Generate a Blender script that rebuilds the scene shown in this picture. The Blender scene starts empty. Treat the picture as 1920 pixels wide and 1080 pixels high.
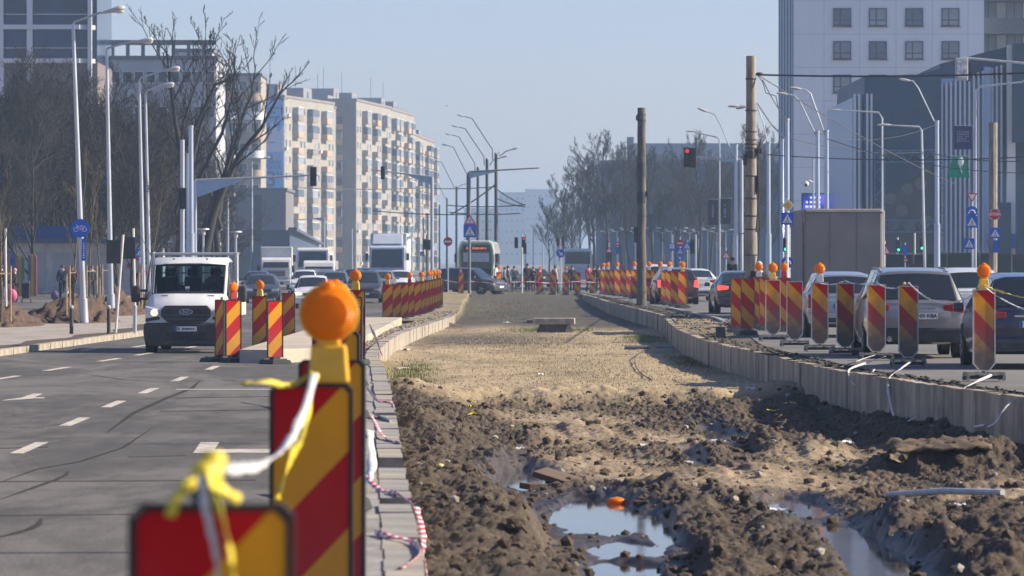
import bpy, bmesh, math, random
import numpy as np
from mathutils import Vector, Matrix, Euler

S = bpy.context.scene
COL = S.collection
PI = math.pi
rnd = random.Random(7)

# ------------------------------------------------------------------ camera
F, CZ, HY = 8000.0, 2.18, 490.0          # focal length in photo pixels, eye height, horizon row
cam_d = bpy.data.cameras.new('camera')
cam_d.lens = 150.0; cam_d.sensor_width = 36.0
cam_d.shift_y = -50.0 / 1920.0
cam_d.clip_start = 0.5; cam_d.clip_end = 9000.0
cam_d.dof.use_dof = True; cam_d.dof.focus_distance = 92.0; cam_d.dof.aperture_fstop = 5.6
cam = bpy.data.objects.new('camera', cam_d); COL.objects.link(cam)
cam.location = (0, 0, CZ); cam.rotation_euler = (PI / 2, 0, 0)
S.camera = cam

# ------------------------------------------------------------------ sky, sun, exposure
SUN_EL = math.radians(31.0)
SUN_AZ = math.radians(2.5)        # angle of the sun ahead of the +X axis
sun_dir = Vector((math.cos(SUN_EL) * math.cos(SUN_AZ), math.cos(SUN_EL) * math.sin(SUN_AZ), math.sin(SUN_EL)))
world = bpy.data.worlds.new('World'); S.world = world; world.use_nodes = True
wn = world.node_tree; wn.nodes.clear()
sky_t = wn.nodes.new('ShaderNodeTexSky'); sky_t.sky_type = 'NISHITA'; sky_t.sun_disc = False
sky_t.sun_elevation = SUN_EL
sky_t.sun_rotation = math.atan2(sun_dir.x, sun_dir.y)
sky_t.altitude = 100; sky_t.air_density = 1.0; sky_t.dust_density = 0.7; sky_t.ozone_density = 4.5
bg = wn.nodes.new('ShaderNodeBackground'); bg.inputs[1].default_value = 0.108
wo = wn.nodes.new('ShaderNodeOutputWorld')
tint = wn.nodes.new('ShaderNodeMixRGB'); tint.blend_type = 'MULTIPLY'; tint.inputs[0].default_value = 1.0; tint.inputs[2].default_value = (.76, .675, .785, 1)
wn.links.new(sky_t.outputs[0], tint.inputs[1]); wn.links.new(tint.outputs[0], bg.inputs[0]); wn.links.new(bg.outputs[0], wo.inputs[0])
sl = bpy.data.lights.new('sun', 'SUN'); sl.energy = 5.0; sl.angle = math.radians(0.5); sl.color = (1.0, 0.89, 0.70)
sun = bpy.data.objects.new('sun', sl); COL.objects.link(sun)
sun.rotation_euler = (-sun_dir).to_track_quat('-Z', 'Y').to_euler()
sun.location = (60, 10, 60)
S.view_settings.view_transform = 'Standard'; S.view_settings.look = 'None'
S.view_settings.exposure = 0.92; S.view_settings.gamma = 1.0; S.view_settings.use_curve_mapping = False
S.cycles.max_bounces = 8; S.cycles.transparent_max_bounces = 12; S.cycles.volume_bounces = 0

# ------------------------------------------------------------------ helpers
def sd(v): return F / v                                   # metres away for v pixels per metre
def gx(px, d): return (px - 960.0) * d / F                # sideways position of a photo column
def zz(py, d): return CZ - (py - HY) * d / F              # height of a photo row
def gd(py, z): return F * (CZ - z) / (py - HY)            # distance of a ground row
def lerp_tab(tab, t):
    if t <= tab[0][0]: return tab[0][1]
    for (a, va), (b, vb) in zip(tab, tab[1:]):
        if t <= b: return va + (vb - va) * (t - a) / (b - a)
    return tab[-1][1]
def np_tab(tab, t): return np.interp(t, [a for a, _ in tab], [b for _, b in tab])
def sstep(a, b, t):
    t = np.clip((t - a) / (b - a), 0, 1); return t * t * (3 - 2 * t)

MATS = {}
def M(name, col, rough=0.6, metal=0.0, var=0.12, scale=6.0, bump=0.0, bscale=40.0, coat=0.0, spec=0.5,
      dirt=None, dirt_amt=0.0, dscale=1.3, trans=0.0, emit=0.0, detail=6.0, stretch=None, dust=None, dust_amt=0.5, duscale=2.0, dust_p=(.46, .74)):
    if name in MATS: return MATS[name]
    m = bpy.data.materials.new(name); m.use_nodes = True
    nt = m.node_tree; N = nt.nodes; L = nt.links
    b = N['Principled BSDF']
    tc = N.new('ShaderNodeTexCoord'); src = tc.outputs['Object']
    if stretch:
        mp = N.new('ShaderNodeMapping'); mp.inputs['Scale'].default_value = stretch
        L.new(src, mp.inputs['Vector']); src = mp.outputs[0]
    n1 = N.new('ShaderNodeTexNoise'); n1.inputs['Scale'].default_value = scale; n1.inputs['Detail'].default_value = detail
    L.new(src, n1.inputs['Vector'])
    rp = N.new('ShaderNodeValToRGB')
    c = list(col)
    rp.color_ramp.elements[0].position = 0.32; rp.color_ramp.elements[1].position = 0.68
    rp.color_ramp.elements[0].color = [max(0, x * (1 - var)) for x in c] + [1]
    rp.color_ramp.elements[1].color = [min(1, x * (1 + var)) for x in c] + [1]
    L.new(n1.outputs[0], rp.inputs[0]); out = rp.outputs[0]
    if dirt is not None:
        n2 = N.new('ShaderNodeTexNoise'); n2.inputs['Scale'].default_value = dscale; n2.inputs['Detail'].default_value = 8
        n2.inputs['Roughness'].default_value = 0.65
        L.new(src, n2.inputs['Vector'])
        r2 = N.new('ShaderNodeValToRGB'); r2.color_ramp.elements[0].position = 0.42; r2.color_ramp.elements[1].position = 0.72
        r2.color_ramp.elements[0].color = (0, 0, 0, 1); r2.color_ramp.elements[1].color = (dirt_amt,) * 3 + (1,)
        L.new(n2.outputs[0], r2.inputs[0])
        mx = N.new('ShaderNodeMixRGB'); L.new(r2.outputs[0], mx.inputs[0]); L.new(out, mx.inputs[1])
        mx.inputs[2].default_value = list(dirt) + [1]; out = mx.outputs[0]
    if dust is not None:
        n4 = N.new('ShaderNodeTexNoise'); n4.inputs['Scale'].default_value = duscale; n4.inputs['Detail'].default_value = 10; n4.inputs['Roughness'].default_value = 0.72; n4.inputs['Distortion'].default_value = 0.6
        L.new(src, n4.inputs['Vector'])
        r4 = N.new('ShaderNodeValToRGB'); r4.color_ramp.elements[0].position, r4.color_ramp.elements[1].position = dust_p
        r4.color_ramp.elements[0].color = (0, 0, 0, 1); r4.color_ramp.elements[1].color = (dust_amt,) * 3 + (1,)
        L.new(n4.outputs[0], r4.inputs[0])
        mz = N.new('ShaderNodeMixRGB'); L.new(r4.outputs[0], mz.inputs[0]); L.new(out, mz.inputs[1]); mz.inputs[2].default_value = list(dust) + [1]; out = mz.outputs[0]
    L.new(out, b.inputs['Base Color'])
    b.inputs['Metallic'].default_value = metal
    b.inputs['Coat Weight'].default_value = coat; b.inputs['Coat Roughness'].default_value = 0.05
    b.inputs['Specular IOR Level'].default_value = spec
    b.inputs['Transmission Weight'].default_value = trans
    mr = N.new('ShaderNodeMapRange'); mr.inputs[3].default_value = max(0, rough - 0.08); mr.inputs[4].default_value = min(1, rough + 0.08)
    L.new(n1.outputs[0], mr.inputs[0]); L.new(mr.outputs[0], b.inputs['Roughness'])
    if bump > 0:
        n3 = N.new('ShaderNodeTexNoise'); n3.inputs['Scale'].default_value = bscale; n3.inputs['Detail'].default_value = 5
        L.new(src, n3.inputs['Vector'])
        bp = N.new('ShaderNodeBump'); bp.inputs['Strength'].default_value = bump; bp.inputs['Distance'].default_value = 0.02
        L.new(n3.outputs[0], bp.inputs['Height']); L.new(bp.outputs[0], b.inputs['Normal'])
    if emit > 0:
        b.inputs['Emission Color'].default_value = list(col) + [1]; b.inputs['Emission Strength'].default_value = emit
    MATS[name] = m
    return m

def tag(o, label=None, cat=None, group=None, kind=None):
    if label: o['label'] = label
    if cat: o['category'] = cat
    if group: o['group'] = group
    if kind: o['kind'] = kind
    return o

def empty(name, loc, rz=0.0, label=None, cat=None, group=None):
    o = bpy.data.objects.new(name, None); COL.objects.link(o)
    o.location = loc; o.rotation_euler = (0, 0, rz); o.empty_display_size = 0.2
    return tag(o, label, cat, group)

class MB:
    """collects faces, then links them as one mesh object"""
    def __init__(s): s.v = []; s.f = []; s.m = []
    def add(s, vs, fs, m=0, xf=None):
        b = len(s.v)
        s.v += [tuple(xf @ Vector(p)) for p in vs] if xf else [tuple(p) for p in vs]
        s.f += [tuple(i + b for i in f) for f in fs]; s.m += [m] * len(fs); return s
    def box(s, c, d, rz=0.0, m=0, top=None, rot=None):
        x, y, z = d[0] / 2, d[1] / 2, d[2] / 2
        tx, ty = (top if top else (1, 1))
        vs = [(-x, -y, -z), (x, -y, -z), (x, y, -z), (-x, y, -z), (-x * tx, -y * ty, z), (x * tx, -y * ty, z), (x * tx, y * ty, z), (-x * tx, y * ty, z)]
        fs = [(3, 2, 1, 0), (4, 5, 6, 7), (0, 1, 5, 4), (1, 2, 6, 5), (2, 3, 7, 6), (3, 0, 4, 7)]
        R = rot.to_matrix().to_4x4() if rot else Matrix.Rotation(rz, 4, 'Z')
        return s.add(vs, fs, m, Matrix.Translation(c) @ R)
    def tube(s, pts, r, n=6, m=0, caps=True):
        pts = [Vector(p) for p in pts]; k = len(pts)
        rs = r if isinstance(r, (list, tuple)) else [r] * k
        ref = None; b = len(s.v)
        for i, p in enumerate(pts):
            t = (pts[min(i + 1, k - 1)] - pts[max(i - 1, 0)])
            t = t.normalized() if t.length > 1e-9 else Vector((0, 0, 1))
            if ref is None:
                ref = t.orthogonal().normalized()
            ref = (ref - t * ref.dot(t)); ref = ref.normalized() if ref.length > 1e-6 else t.orthogonal().normalized()
            q = t.cross(ref)
            for j in range(n):
                a = 2 * PI * j / n
                s.v.append(tuple(p + (ref * math.cos(a) + q * math.sin(a)) * rs[i]))
        for i in range(k - 1):
            for j in range(n):
                j2 = (j + 1) % n
                s.f.append((b + i * n + j, b + i * n + j2, b + (i + 1) * n + j2, b + (i + 1) * n + j)); s.m.append(m)
        if caps:
            s.f.append(tuple(b + j for j in reversed(range(n)))); s.m.append(m)
            s.f.append(tuple(b + (k - 1) * n + j for j in range(n))); s.m.append(m)
        return s
    def lathe(s, prof, c=(0, 0, 0), n=16, axis='Z', m=0):
        b = len(s.v); R = {'Z': Matrix.Identity(3), 'Y': Matrix.Rotation(-PI / 2, 3, 'X'), 'X': Matrix.Rotation(PI / 2, 3, 'Y')}[axis]
        c = Vector(c)
        for r, z in prof:
            for j in range(n):
                a = 2 * PI * j / n
                s.v.append(tuple(c + R @ Vector((r * math.cos(a), r * math.sin(a), z))))
        for i in range(len(prof) - 1):
            for j in range(n):
                j2 = (j + 1) % n
                s.f.append((b + i * n + j, b + i * n + j2, b + (i + 1) * n + j2, b + (i + 1) * n + j)); s.m.append(m)
        s.f.append(tuple(b + j for j in reversed(range(n)))); s.m.append(m)
        s.f.append(tuple(b + (len(prof) - 1) * n + j for j in range(n))); s.m.append(m)
        return s
    def ball(s, c, r, n=10, m=0, sc=(1, 1, 1)):
        k = n // 2 + 1; b = len(s.v)
        for i in range(k + 1):
            t = PI * (i + 0.001) / (k + 0.002)
            for j in range(n):
                a = 2 * PI * j / n
                s.v.append((c[0] + r * sc[0] * math.sin(t) * math.cos(a), c[1] + r * sc[1] * math.sin(t) * math.sin(a), c[2] - r * sc[2] * math.cos(t)))
        for i in range(k):
            for j in range(n):
                j2 = (j + 1) % n
                s.f.append((b + i * n + j, b + i * n + j2, b + (i + 1) * n + j2, b + (i + 1) * n + j)); s.m.append(m)
        return s
    def prism(s, poly, y0, y1, m=0, axis='Y', xf=None):
        """poly in (x, z) pulled along y (axis Y), or in (x, y) pulled along z (axis Z), or in (y, z) along x (axis X)"""
        n = len(poly)
        if axis == 'Y': vs = [(x, y0, z) for x, z in poly] + [(x, y1, z) for x, z in poly]
        elif axis == 'Z': vs = [(x, y, y0) for x, y in poly] + [(x, y, y1) for x, y in poly]
        else: vs = [(y0, a, b) for a, b in poly] + [(y1, a, b) for a, b in poly]
        fs = [tuple(range(n)), tuple(reversed(range(n, 2 * n)))] + [(i, i + n, (i + 1) % n + n, (i + 1) % n) for i in range(n)]
        return s.add(vs, fs, m, xf)
    def mesh(s, name, mats, smooth=None):
        me = bpy.data.meshes.new(name)
        me.from_pydata(s.v, [], s.f)
        for mm in (mats if isinstance(mats, (list, tuple)) else [mats]): me.materials.append(mm)
        if any(s.m): me.polygons.foreach_set('material_index', s.m)
        bm = bmesh.new(); bm.from_mesh(me); bmesh.ops.recalc_face_normals(bm, faces=bm.faces); bm.to_mesh(me); bm.free()
        if smooth is not None:
            me.polygons.foreach_set('use_smooth', [True] * len(me.polygons))
            me.set_sharp_from_angle(angle=math.radians(smooth))
        me.update(); return me
    def build(s, name, mats, parent=None, loc=(0, 0, 0), rz=0.0, smooth=None, bevel=0.0, **kw):
        o = bpy.data.objects.new(name, s.mesh(name, mats, smooth)); COL.objects.link(o)
        o.location = loc; o.rotation_euler = (0, 0, rz)
        if parent: o.parent = parent
        if bevel:
            b = o.modifiers.new('edge', 'BEVEL'); b.width = bevel; b.segments = 2; b.limit_method = 'ANGLE'; b.angle_limit = 0.6
        return tag(o, **kw)

def link_mesh(name, me, parent=None, loc=(0, 0, 0), rot=(0, 0, 0), **kw):
    o = bpy.data.objects.new(name, me); COL.objects.link(o); o.location = loc; o.rotation_euler = rot
    if parent: o.parent = parent
    return tag(o, **kw)

def dup(root, loc, rz=0.0, label=None, group=None):
    def cp(o, par):
        c = o.copy(); COL.objects.link(c); c.parent = par
        for ch in o.children: cp(ch, c)
        return c
    r = cp(root, None); r.location = loc; r.rotation_euler = (0, 0, rz)
    if label: r['label'] = label
    if group: r['group'] = group
    return r

TEXTS = {}
def lettering(s, size, mat, parent, loc, rot=(PI / 2, 0, 0), name='lettering', align='CENTER', ext=0.004, bold=0.0):
    key = (s, size, mat.name, align, bold)
    if key not in TEXTS:
        cu = bpy.data.curves.new('lettering', 'FONT'); cu.body = s; cu.size = size; cu.extrude = ext
        cu.align_x = align; cu.align_y = 'CENTER'; cu.offset = bold; cu.resolution_u = 3
        t = bpy.data.objects.new('lettering', cu); COL.objects.link(t)
        dg = bpy.context.evaluated_depsgraph_get()
        me = bpy.data.meshes.new_from_object(t.evaluated_get(dg)); me.materials.clear(); me.materials.append(mat)
        bpy.data.objects.remove(t); bpy.data.curves.remove(cu); TEXTS[key] = me
    return link_mesh(name, TEXTS[key], parent, loc, rot)

def print_marks(par, cols, rows, w, h, mat, loc, axis='XZ', seed=0, fill=.8):
    '''rows of small flat marks standing for print too small to read, joined as one part'''
    r = random.Random(seed); b = MB(); cw, rh = w / cols, h / rows
    for i in range(cols):
        for j in range(rows):
            if r.random() > fill: continue
            a, c = cw * r.uniform(.45, .8), rh * r.uniform(.45, .7); u, v = -w / 2 + cw * (i + .5), -h / 2 + rh * (j + .5)
            if axis == 'XZ': b.box((u, 0, v), (a, .006, c))
            else: b.box((0, u, v), (.006, a, c))
    return b.build('print', mat, par, loc, kind='stuff')

def vnoise(x, y, seed=0):
    """smooth value noise on arrays"""
    xi = np.floor(x).astype(np.int64); yi = np.floor(y).astype(np.int64); xf = x - xi; yf = y - yi
    def h(a, b):
        n = (a * 374761393 + b * 668265263 + seed * 1442695041) & 0xffffffff
        n = ((n ^ (n >> 13)) * 1274126177) & 0xffffffff
        n = ((n ^ (n >> 16)) * 2246822519) & 0xffffffff
        return ((n ^ (n >> 15)) & 0xffff) / 65535.0
    u = xf * xf * xf * (xf * (xf * 6 - 15) + 10); v = yf * yf * yf * (yf * (yf * 6 - 15) + 10)
    return (h(xi, yi) * (1 - u) + h(xi + 1, yi) * u) * (1 - v) + (h(xi, yi + 1) * (1 - u) + h(xi + 1, yi + 1) * u) * v
def fbm(x, y, oct=5, seed=0, gain=0.5):
    t = 0; a = 1; s = 0
    for i in range(oct):
        c, sn = math.cos(i * 1.1), math.sin(i * 1.1)
        t = t + a * (vnoise((x * c - y * sn) + 17.3 * i, (x * sn + y * c) + 9.1 * i, seed + i) - 0.5); s += a
        a *= gain; x = x * 2.03; y = y * 2.03
    return t / s * 2
def ridged(x, y, oct=4, seed=0):
    t = 0; a = 1; s = 0
    for i in range(oct):
        c, sn = math.cos(i * 0.9), math.sin(i * 0.9)
        t = t + a * (1 - np.abs(vnoise((x * c - y * sn) + 5.3 * i, (x * sn + y * c) + 2.7 * i, seed + i) * 2 - 1)); s += a
        a *= 0.55; x = x * 2.1; y = y * 2.1
    return t / s

def grid_mesh(name, X, Y, Z, mats, smooth=True, attrs=None):
    ny, nx = X.shape
    me = bpy.data.meshes.new(name)
    co = np.stack([X, Y, Z], -1).reshape(-1, 3).astype(np.float32)
    i = np.arange(ny * nx).reshape(ny, nx)
    q = np.stack([i[:-1, :-1], i[:-1, 1:], i[1:, 1:], i[1:, :-1]], -1).reshape(-1, 4)
    me.vertices.add(len(co)); me.vertices.foreach_set('co', co.ravel())
    me.loops.add(q.size); me.loops.foreach_set('vertex_index', q.ravel().astype(np.int32))
    me.polygons.add(len(q)); me.polygons.foreach_set('loop_start', np.arange(0, q.size, 4, dtype=np.int32))
    me.polygons.foreach_set('loop_total', np.full(len(q), 4, dtype=np.int32))
    if smooth: me.polygons.foreach_set('use_smooth', np.ones(len(q), dtype=bool))
    for mm in (mats if isinstance(mats, (list, tuple)) else [mats]): me.materials.append(mm)
    me.update(calc_edges=True)
    for k, a in (attrs or {}).items():
        at = me.attributes.new(k, 'FLOAT', 'POINT'); at.data.foreach_set('value', a.ravel().astype(np.float32))
    me.validate(); return me

def ordw(i): return ['first', 'second', 'third', 'fourth', 'fifth', 'sixth', 'seventh', 'eighth', 'ninth', 'tenth', 'eleventh', 'twelfth', 'thirteenth', 'fourteenth', 'fifteenth', 'sixteenth', 'seventeenth', 'eighteenth', 'nineteenth', 'twentieth'][i]

# ------------------------------------------------------------------ street layout tables (distance, value)
KERB = [(15, -.2), (20, -.35), (25.5, -.51), (36.7, -.9), (44.6, -1.17), (51.9, -1.41), (61, -1.72), (70, -2.05), (76.7, -2.3),
        (83, -2.62), (90, -2.82), (96, -2.9), (106, -2.98), (115, -2.95), (132, -2.62), (153, -2.14), (175, -2.0), (290, -2.6)]
KTOP = [(15, .30), (77, .30), (95, .27), (153, .2), (290, .22)]
WALL = [(15, 12.2), (30, 10.3), (40, 8.7), (55.8, 6.56), (63, 5.75), (71, 5.10), (80.5, 4.78), (90.7, 4.42), (97, 4.27), (104, 4.24), (110, 4.28),
        (120, 4.45), (129, 4.66), (138, 4.84), (144, 4.85), (152, 4.72), (162, 4.55), (185, 4.16), (230, 3.9), (290, 3.6)]
REDGE = [(15, 12.9), (30, 11.0), (40, 9.4), (55.8, 7.2), (63, 6.4), (71, 5.8), (80.5, 5.5), (90.7, 5.3), (100, 5.6), (112, 6.0), (130, 6.3),
         (160, 5.9), (185, 5.2), (230, 4.6), (290, 4.3)]
LKERB = [(15, -15.0), (70, -12.9), (98, -11.76), (125, -10.75), (160, -11.6), (200, -13.8), (300, -18.5), (500, -26)]
PLATR = [(15, 0), (290, 0)]
def left_z(d): return float(0.2 * sstep(150, 280, d))
def right_z(d): return float(0.4 - 0.2 * sstep(200, 285, d))
def kx(d): return lerp_tab(KERB, d)
def wx(d): return lerp_tab(WALL, d)
def flat_dirt(d): return -.12 + .30 * sstep(165, 283, d)

# ------------------------------------------------------------------ materials of the setting
m_asphalt = M('asphalt', (.086, .079, .073), .88, var=.24, scale=2.6, spec=.25, bump=.35, bscale=28, dirt=(.06, .056, .052), dirt_amt=.8, dscale=.55, detail=10, stretch=(1, .28, 1), dust=(.148, .136, .122), dust_amt=.8, duscale=.30, dust_p=(.47, .56))
m_asphalt_r = M('dusty_asphalt', (.15, .14, .128), .85, var=.18, scale=.4, bump=.3, bscale=28, dirt=(.08, .075, .07), dirt_amt=.7, dscale=.7, detail=10)
m_mark = M('road_paint', (.55, .49, .41), .7, var=.15, scale=9, dirt=(.17, .165, .16), dirt_amt=.9, dscale=4)
m_pave = M('paving', (.33, .29, .245), .88, var=.16, scale=2.2, bump=.3, bscale=15, dirt=(.17, .14, .11), dirt_amt=.8, dscale=.8)
m_kerb = M('kerb_concrete', (.36, .315, .255), .88, var=.2, scale=5, bump=.4, bscale=30, dirt=(.14, .115, .09), dirt_amt=.75, dscale=2.0)
m_kerb2 = M('kerb_concrete_grey', (.30, .28, .25), .9, var=.22, scale=5, bump=.4, bscale=30, dirt=(.12, .105, .09), dirt_amt=.85, dscale=2.6)
m_wallc = M('retaining_concrete', (.40, .33, .24), .9, var=.28, scale=3, bump=.4, bscale=22, dirt=(.15, .12, .09), dirt_amt=.75, dscale=1.2, stretch=(1.1, 1.1, .3), dust=(.10, .08, .06), dust_amt=.75, duscale=1.4, dust_p=(.44, .66))
m_plat = M('platform_concrete', (.44, .38, .30), .88, var=.14, scale=2, bump=.3, bscale=20, dirt=(.20, .16, .12), dirt_amt=.6, dscale=.9)
m_soil = M('planting_soil', (.075, .043, .026), .95, var=.55, scale=9, bump=1.0, bscale=16)
m_ground = M('far_ground', (.16, .15, .14), .9, var=.2, scale=.1)

def dirt_material():
    m = bpy.data.materials.new('building_site_dirt'); m.use_nodes = True
    nt = m.node_tree; N = nt.nodes; L = nt.links; b = N['Principled BSDF']
    tc = N.new('ShaderNodeTexCoord')
    def noise(sc, det=8, ro=.6):
        n = N.new('ShaderNodeTexNoise'); n.inputs['Scale'].default_value = sc; n.inputs['Detail'].default_value = det
        n.inputs['Roughness'].default_value = ro; L.new(tc.outputs['Object'], n.inputs['Vector']); return n.outputs[0]
    def ramp(src, c0, c1, p0=.35, p1=.65):
        r = N.new('ShaderNodeValToRGB'); r.color_ramp.elements[0].position = p0; r.color_ramp.elements[1].position = p1
        r.color_ramp.elements[0].color = (*c0, 1); r.color_ramp.elements[1].color = (*c1, 1); L.new(src, r.inputs[0]); return r.outputs[0]
    def mix(f, a, c):
        x = N.new('ShaderNodeMixRGB'); L.new(f, x.inputs[0]); L.new(a, x.inputs[1]); L.new(c, x.inputs[2]); return x.outputs[0]
    def attr(nm):
        a = N.new('ShaderNodeAttribute'); a.attribute_name = nm; return a.outputs['Fac']
    def math_(op, a, c):
        x = N.new('ShaderNodeMath'); x.operation = op; x.use_clamp = True
        for i, v in enumerate((a, c)):
            if isinstance(v, (int, float)): x.inputs[i].default_value = v
            else: L.new(v, x.inputs[i])
        return x.outputs[0]
    fine = noise(26, 6, .7); mid = noise(3.2, 8, .62); big = noise(.55, 6)
    mud = ramp(fine, (.036, .025, .016), (.150, .106, .067), .34, .66)
    mx0 = N.new('ShaderNodeMixRGB'); L.new(ramp(noise(1.3, 8, .7), (0, 0, 0), (.75, .75, .75), .42, .62), mx0.inputs[0]); L.new(mud, mx0.inputs[1]); mx0.inputs[2].default_value = (.036, .026, .018, 1); mud = mx0.outputs[0]
    sand = ramp(mid, (.235, .170, .102), (.42, .315, .20))
    dry0 = ramp(fine, (.27, .195, .105), (.58, .445, .28), .36, .64)
    dry1 = ramp(mid, (.25, .185, .095), (.50, .38, .225))
    x = N.new('ShaderNodeMixRGB'); x.inputs[0].default_value = .5; L.new(dry0, x.inputs[1]); L.new(dry1, x.inputs[2]); dry = x.outputs[0]
    mp = N.new('ShaderNodeMapping'); mp.inputs['Scale'].default_value = (.55, .16, 1); L.new(tc.outputs['Object'], mp.inputs[0]); nb = N.new('ShaderNodeTexNoise'); nb.inputs['Scale'].default_value = 1.0; nb.inputs['Detail'].default_value = 9; nb.inputs['Roughness'].default_value = .68; L.new(mp.outputs[0], nb.inputs[0])
    nbs = nb.outputs[0]
    mx1 = N.new('ShaderNodeMixRGB'); L.new(ramp(nb.outputs[0], (0, 0, 0), (.85, .85, .85), .46, .66), mx1.inputs[0]); L.new(dry, mx1.inputs[1]); mx1.inputs[2].default_value = (.165, .125, .065, 1); dry = mx1.outputs[0]
    dark = ramp(nbs, (.014, .012, .009), (.060, .050, .034), .38, .62)
    green = ramp(mid, (.085, .095, .026), (.19, .18, .06))
    c = mix(attr('sand'), mud, sand)
    c = mix(attr('dry'), c, dry)
    gravel = math_('MULTIPLY', attr('dark'), math_('ADD', ramp(mid, (.45, .45, .45), (1, 1, 1), .4, .6), .48))
    c = mix(gravel, c, dark)
    g = math_('MULTIPLY', attr('green'), ramp(mid, (0, 0, 0), (1, 1, 1), .38, .6))
    c = mix(g, c, green)
    wetc = N.new('ShaderNodeMixRGB'); wetc.blend_type = 'MULTIPLY'; L.new(attr('wet'), wetc.inputs[0]); L.new(c, wetc.inputs[1]); wetc.inputs[2].default_value = (.42, .38, .35, 1)
    L.new(wetc.outputs[0], b.inputs['Base Color'])
    mr = N.new('ShaderNodeMapRange'); mr.inputs[3].default_value = .92; mr.inputs[4].default_value = .38
    L.new(math_('MULTIPLY', attr('wet'), 1.0), mr.inputs[0]); L.new(mr.outputs[0], b.inputs['Roughness'])
    bp = N.new('ShaderNodeBump'); bp.inputs['Strength'].default_value = .9; bp.inputs['Distance'].default_value = .03
    L.new(noise(34, 7, .7), bp.inputs['Height']); L.new(bp.outputs[0], b.inputs['Normal'])
    return m
m_dirt = dirt_material()

# ------------------------------------------------------------------ ground sheet to the horizon
gy = np.array([-60, 0, 100, 284, 300, 600, 1500, 3000, 5200.]); gxs = np.array([-1500, -300, -60, 0, 60, 300, 1500.])
GX, GY = np.meshgrid(gxs, gy); GZ = np.where(GY < 290, -1.2, .16)
tag(link_mesh('ground', grid_mesh('ground', GX, GY, GZ, m_ground, False)), 'flat city ground running out to the horizon beyond the crossing', 'ground', kind='structure')

def sheet(name, lf, rf, zf, ds, nx, mat, label, cat):
    Y = np.repeat(np.array(ds)[:, None], nx, 1); u = np.linspace(0, 1, nx)[None, :]
    l = np.array([lf(d) for d in ds])[:, None]; r = np.array([rf(d) for d in ds])[:, None]
    Xm = l * (1 - u) + r * u; Zm = np.repeat(np.array([zf(d) for d in ds])[:, None], nx, 1)
    return tag(link_mesh(name, grid_mesh(name, Xm, Y, Zm, mat)), label, cat, kind='structure')
ds = list(np.arange(12, 331, 3.0))
def road_r(d):
    if d < 286: return kx(d) - .42
    return 60
road = sheet('road', lambda d: lerp_tab(LKERB, d), road_r, left_z, [d for d in ds if d < 290], 12, m_asphalt, 'grey asphalt carriageway with white lane dashes and tyre marks', 'road')
sheet('road', lambda d: lerp_tab(REDGE, d), lambda d: 16 + d * .03, right_z, [d for d in ds if d < 290], 10, m_asphalt_r, 'dusty asphalt carriageway where the grey truck and silver cars queue', 'road')
sheet('road', lambda d: -60, lambda d: 70, lambda d: .205, [286, 300, 330], 6, m_asphalt, 'crossroad asphalt beyond the pedestrians and the tram', 'road')
sheet('pavement', lambda d: 16 + d * .03, lambda d: 90, lambda d: right_z(d) + .13, [d for d in ds if d < 290], 4, m_pave, 'pavement along the mall side beyond the queueing cars', 'pavement')
sheet('pavement', lambda d: -110, lambda d: lerp_tab(LKERB, d) - .18, lambda d: left_z(d) + .13, [d for d in ds if d < 290], 6, m_pave, 'beige pavement with planting strip beside the white van road', 'pavement')
sheet('cycle_path', lambda d: lerp_tab(LKERB, d) - 12.5, lambda d: lerp_tab(LKERB, d) - 5.6, lambda d: left_z(d) + .134, [d for d in ds if 140 < d < 290], 3, m_asphalt, 'grey asphalt footway where the shoppers walk behind the soil mounds', 'path')

sheet('soil_strip', lambda d: lerp_tab(LKERB, d) - .95 - .2 * math.sin(d * .7), lambda d: lerp_tab(LKERB, d) - .19, lambda d: left_z(d) + .136, list(np.arange(60, 150, 1.5)), 3, m_soil, 'brown dirt strip between the pale kerb and the pavement', 'soil strip')
# soft wheel tracks and old markings ring the road: white dashes as parts of the road
def flat_poly(pts, z, mat, parent, name):
    b = MB(); n = len(pts)
    b.add([(x, y, z) for x, y in pts] + [(x, y, z - .003) for x, y in pts], [tuple(range(n))] + [(i, i + n, (i + 1) % n + n, (i + 1) % n) for i in range(n)])
    return b.build(name, mat, parent)
def g2(px, py, z=0.0):
    d = gd(py, z); return (gx(px, d), d)
def dash(px, py, L=3.1, w=.14, ang=0.0):
    x, y = g2(px, py); s, c = math.sin(ang), math.cos(ang)
    pts = [(-w / 2, -L / 2), (w / 2, -L / 2), (w / 2, L / 2), (-w / 2, L / 2)]
    flat_poly([(x + c * a + s * b_, y - s * a + c * b_) for a, b_ in pts], .006, m_mark, road, 'lane_dash')
for px, py in ((55, 840), (140, 791), (213, 758), (278, 733), (337, 711), (398, 690)): dash(px, py, 3.0, .15, -.012)
for px, py in ((8, 709), (106, 692), (204, 675), (-180, 742), (270, 664)): dash(px, py, 3.0, .14, .05)
for px, py in ((263, 649), (358, 651), (170, 655)): dash(px, py, 3.0, .14, .04)
flat_poly([g2(362, 850), g2(500, 850), g2(540, 850), g2(540, 843), g2(402, 843), g2(411, 830), g2(376, 830)], .006, m_mark, road, 'turn_arrow')
flat_poly([g2(5, 751), g2(60, 747.5), g2(82, 747.5), g2(84, 745.5), g2(62, 745.5), g2(80, 738.5), g2(62, 738.5), g2(40, 746)], .006, m_mark, road, 'turn_arrow')
flat_poly([g2(330, 731.4), g2(560, 731.4), g2(560, 729.6), g2(330, 729.6)], .005, M('worn_paint', (.30, .29, .27), .8, var=.3, scale=12), road, 'stop_line')
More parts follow.
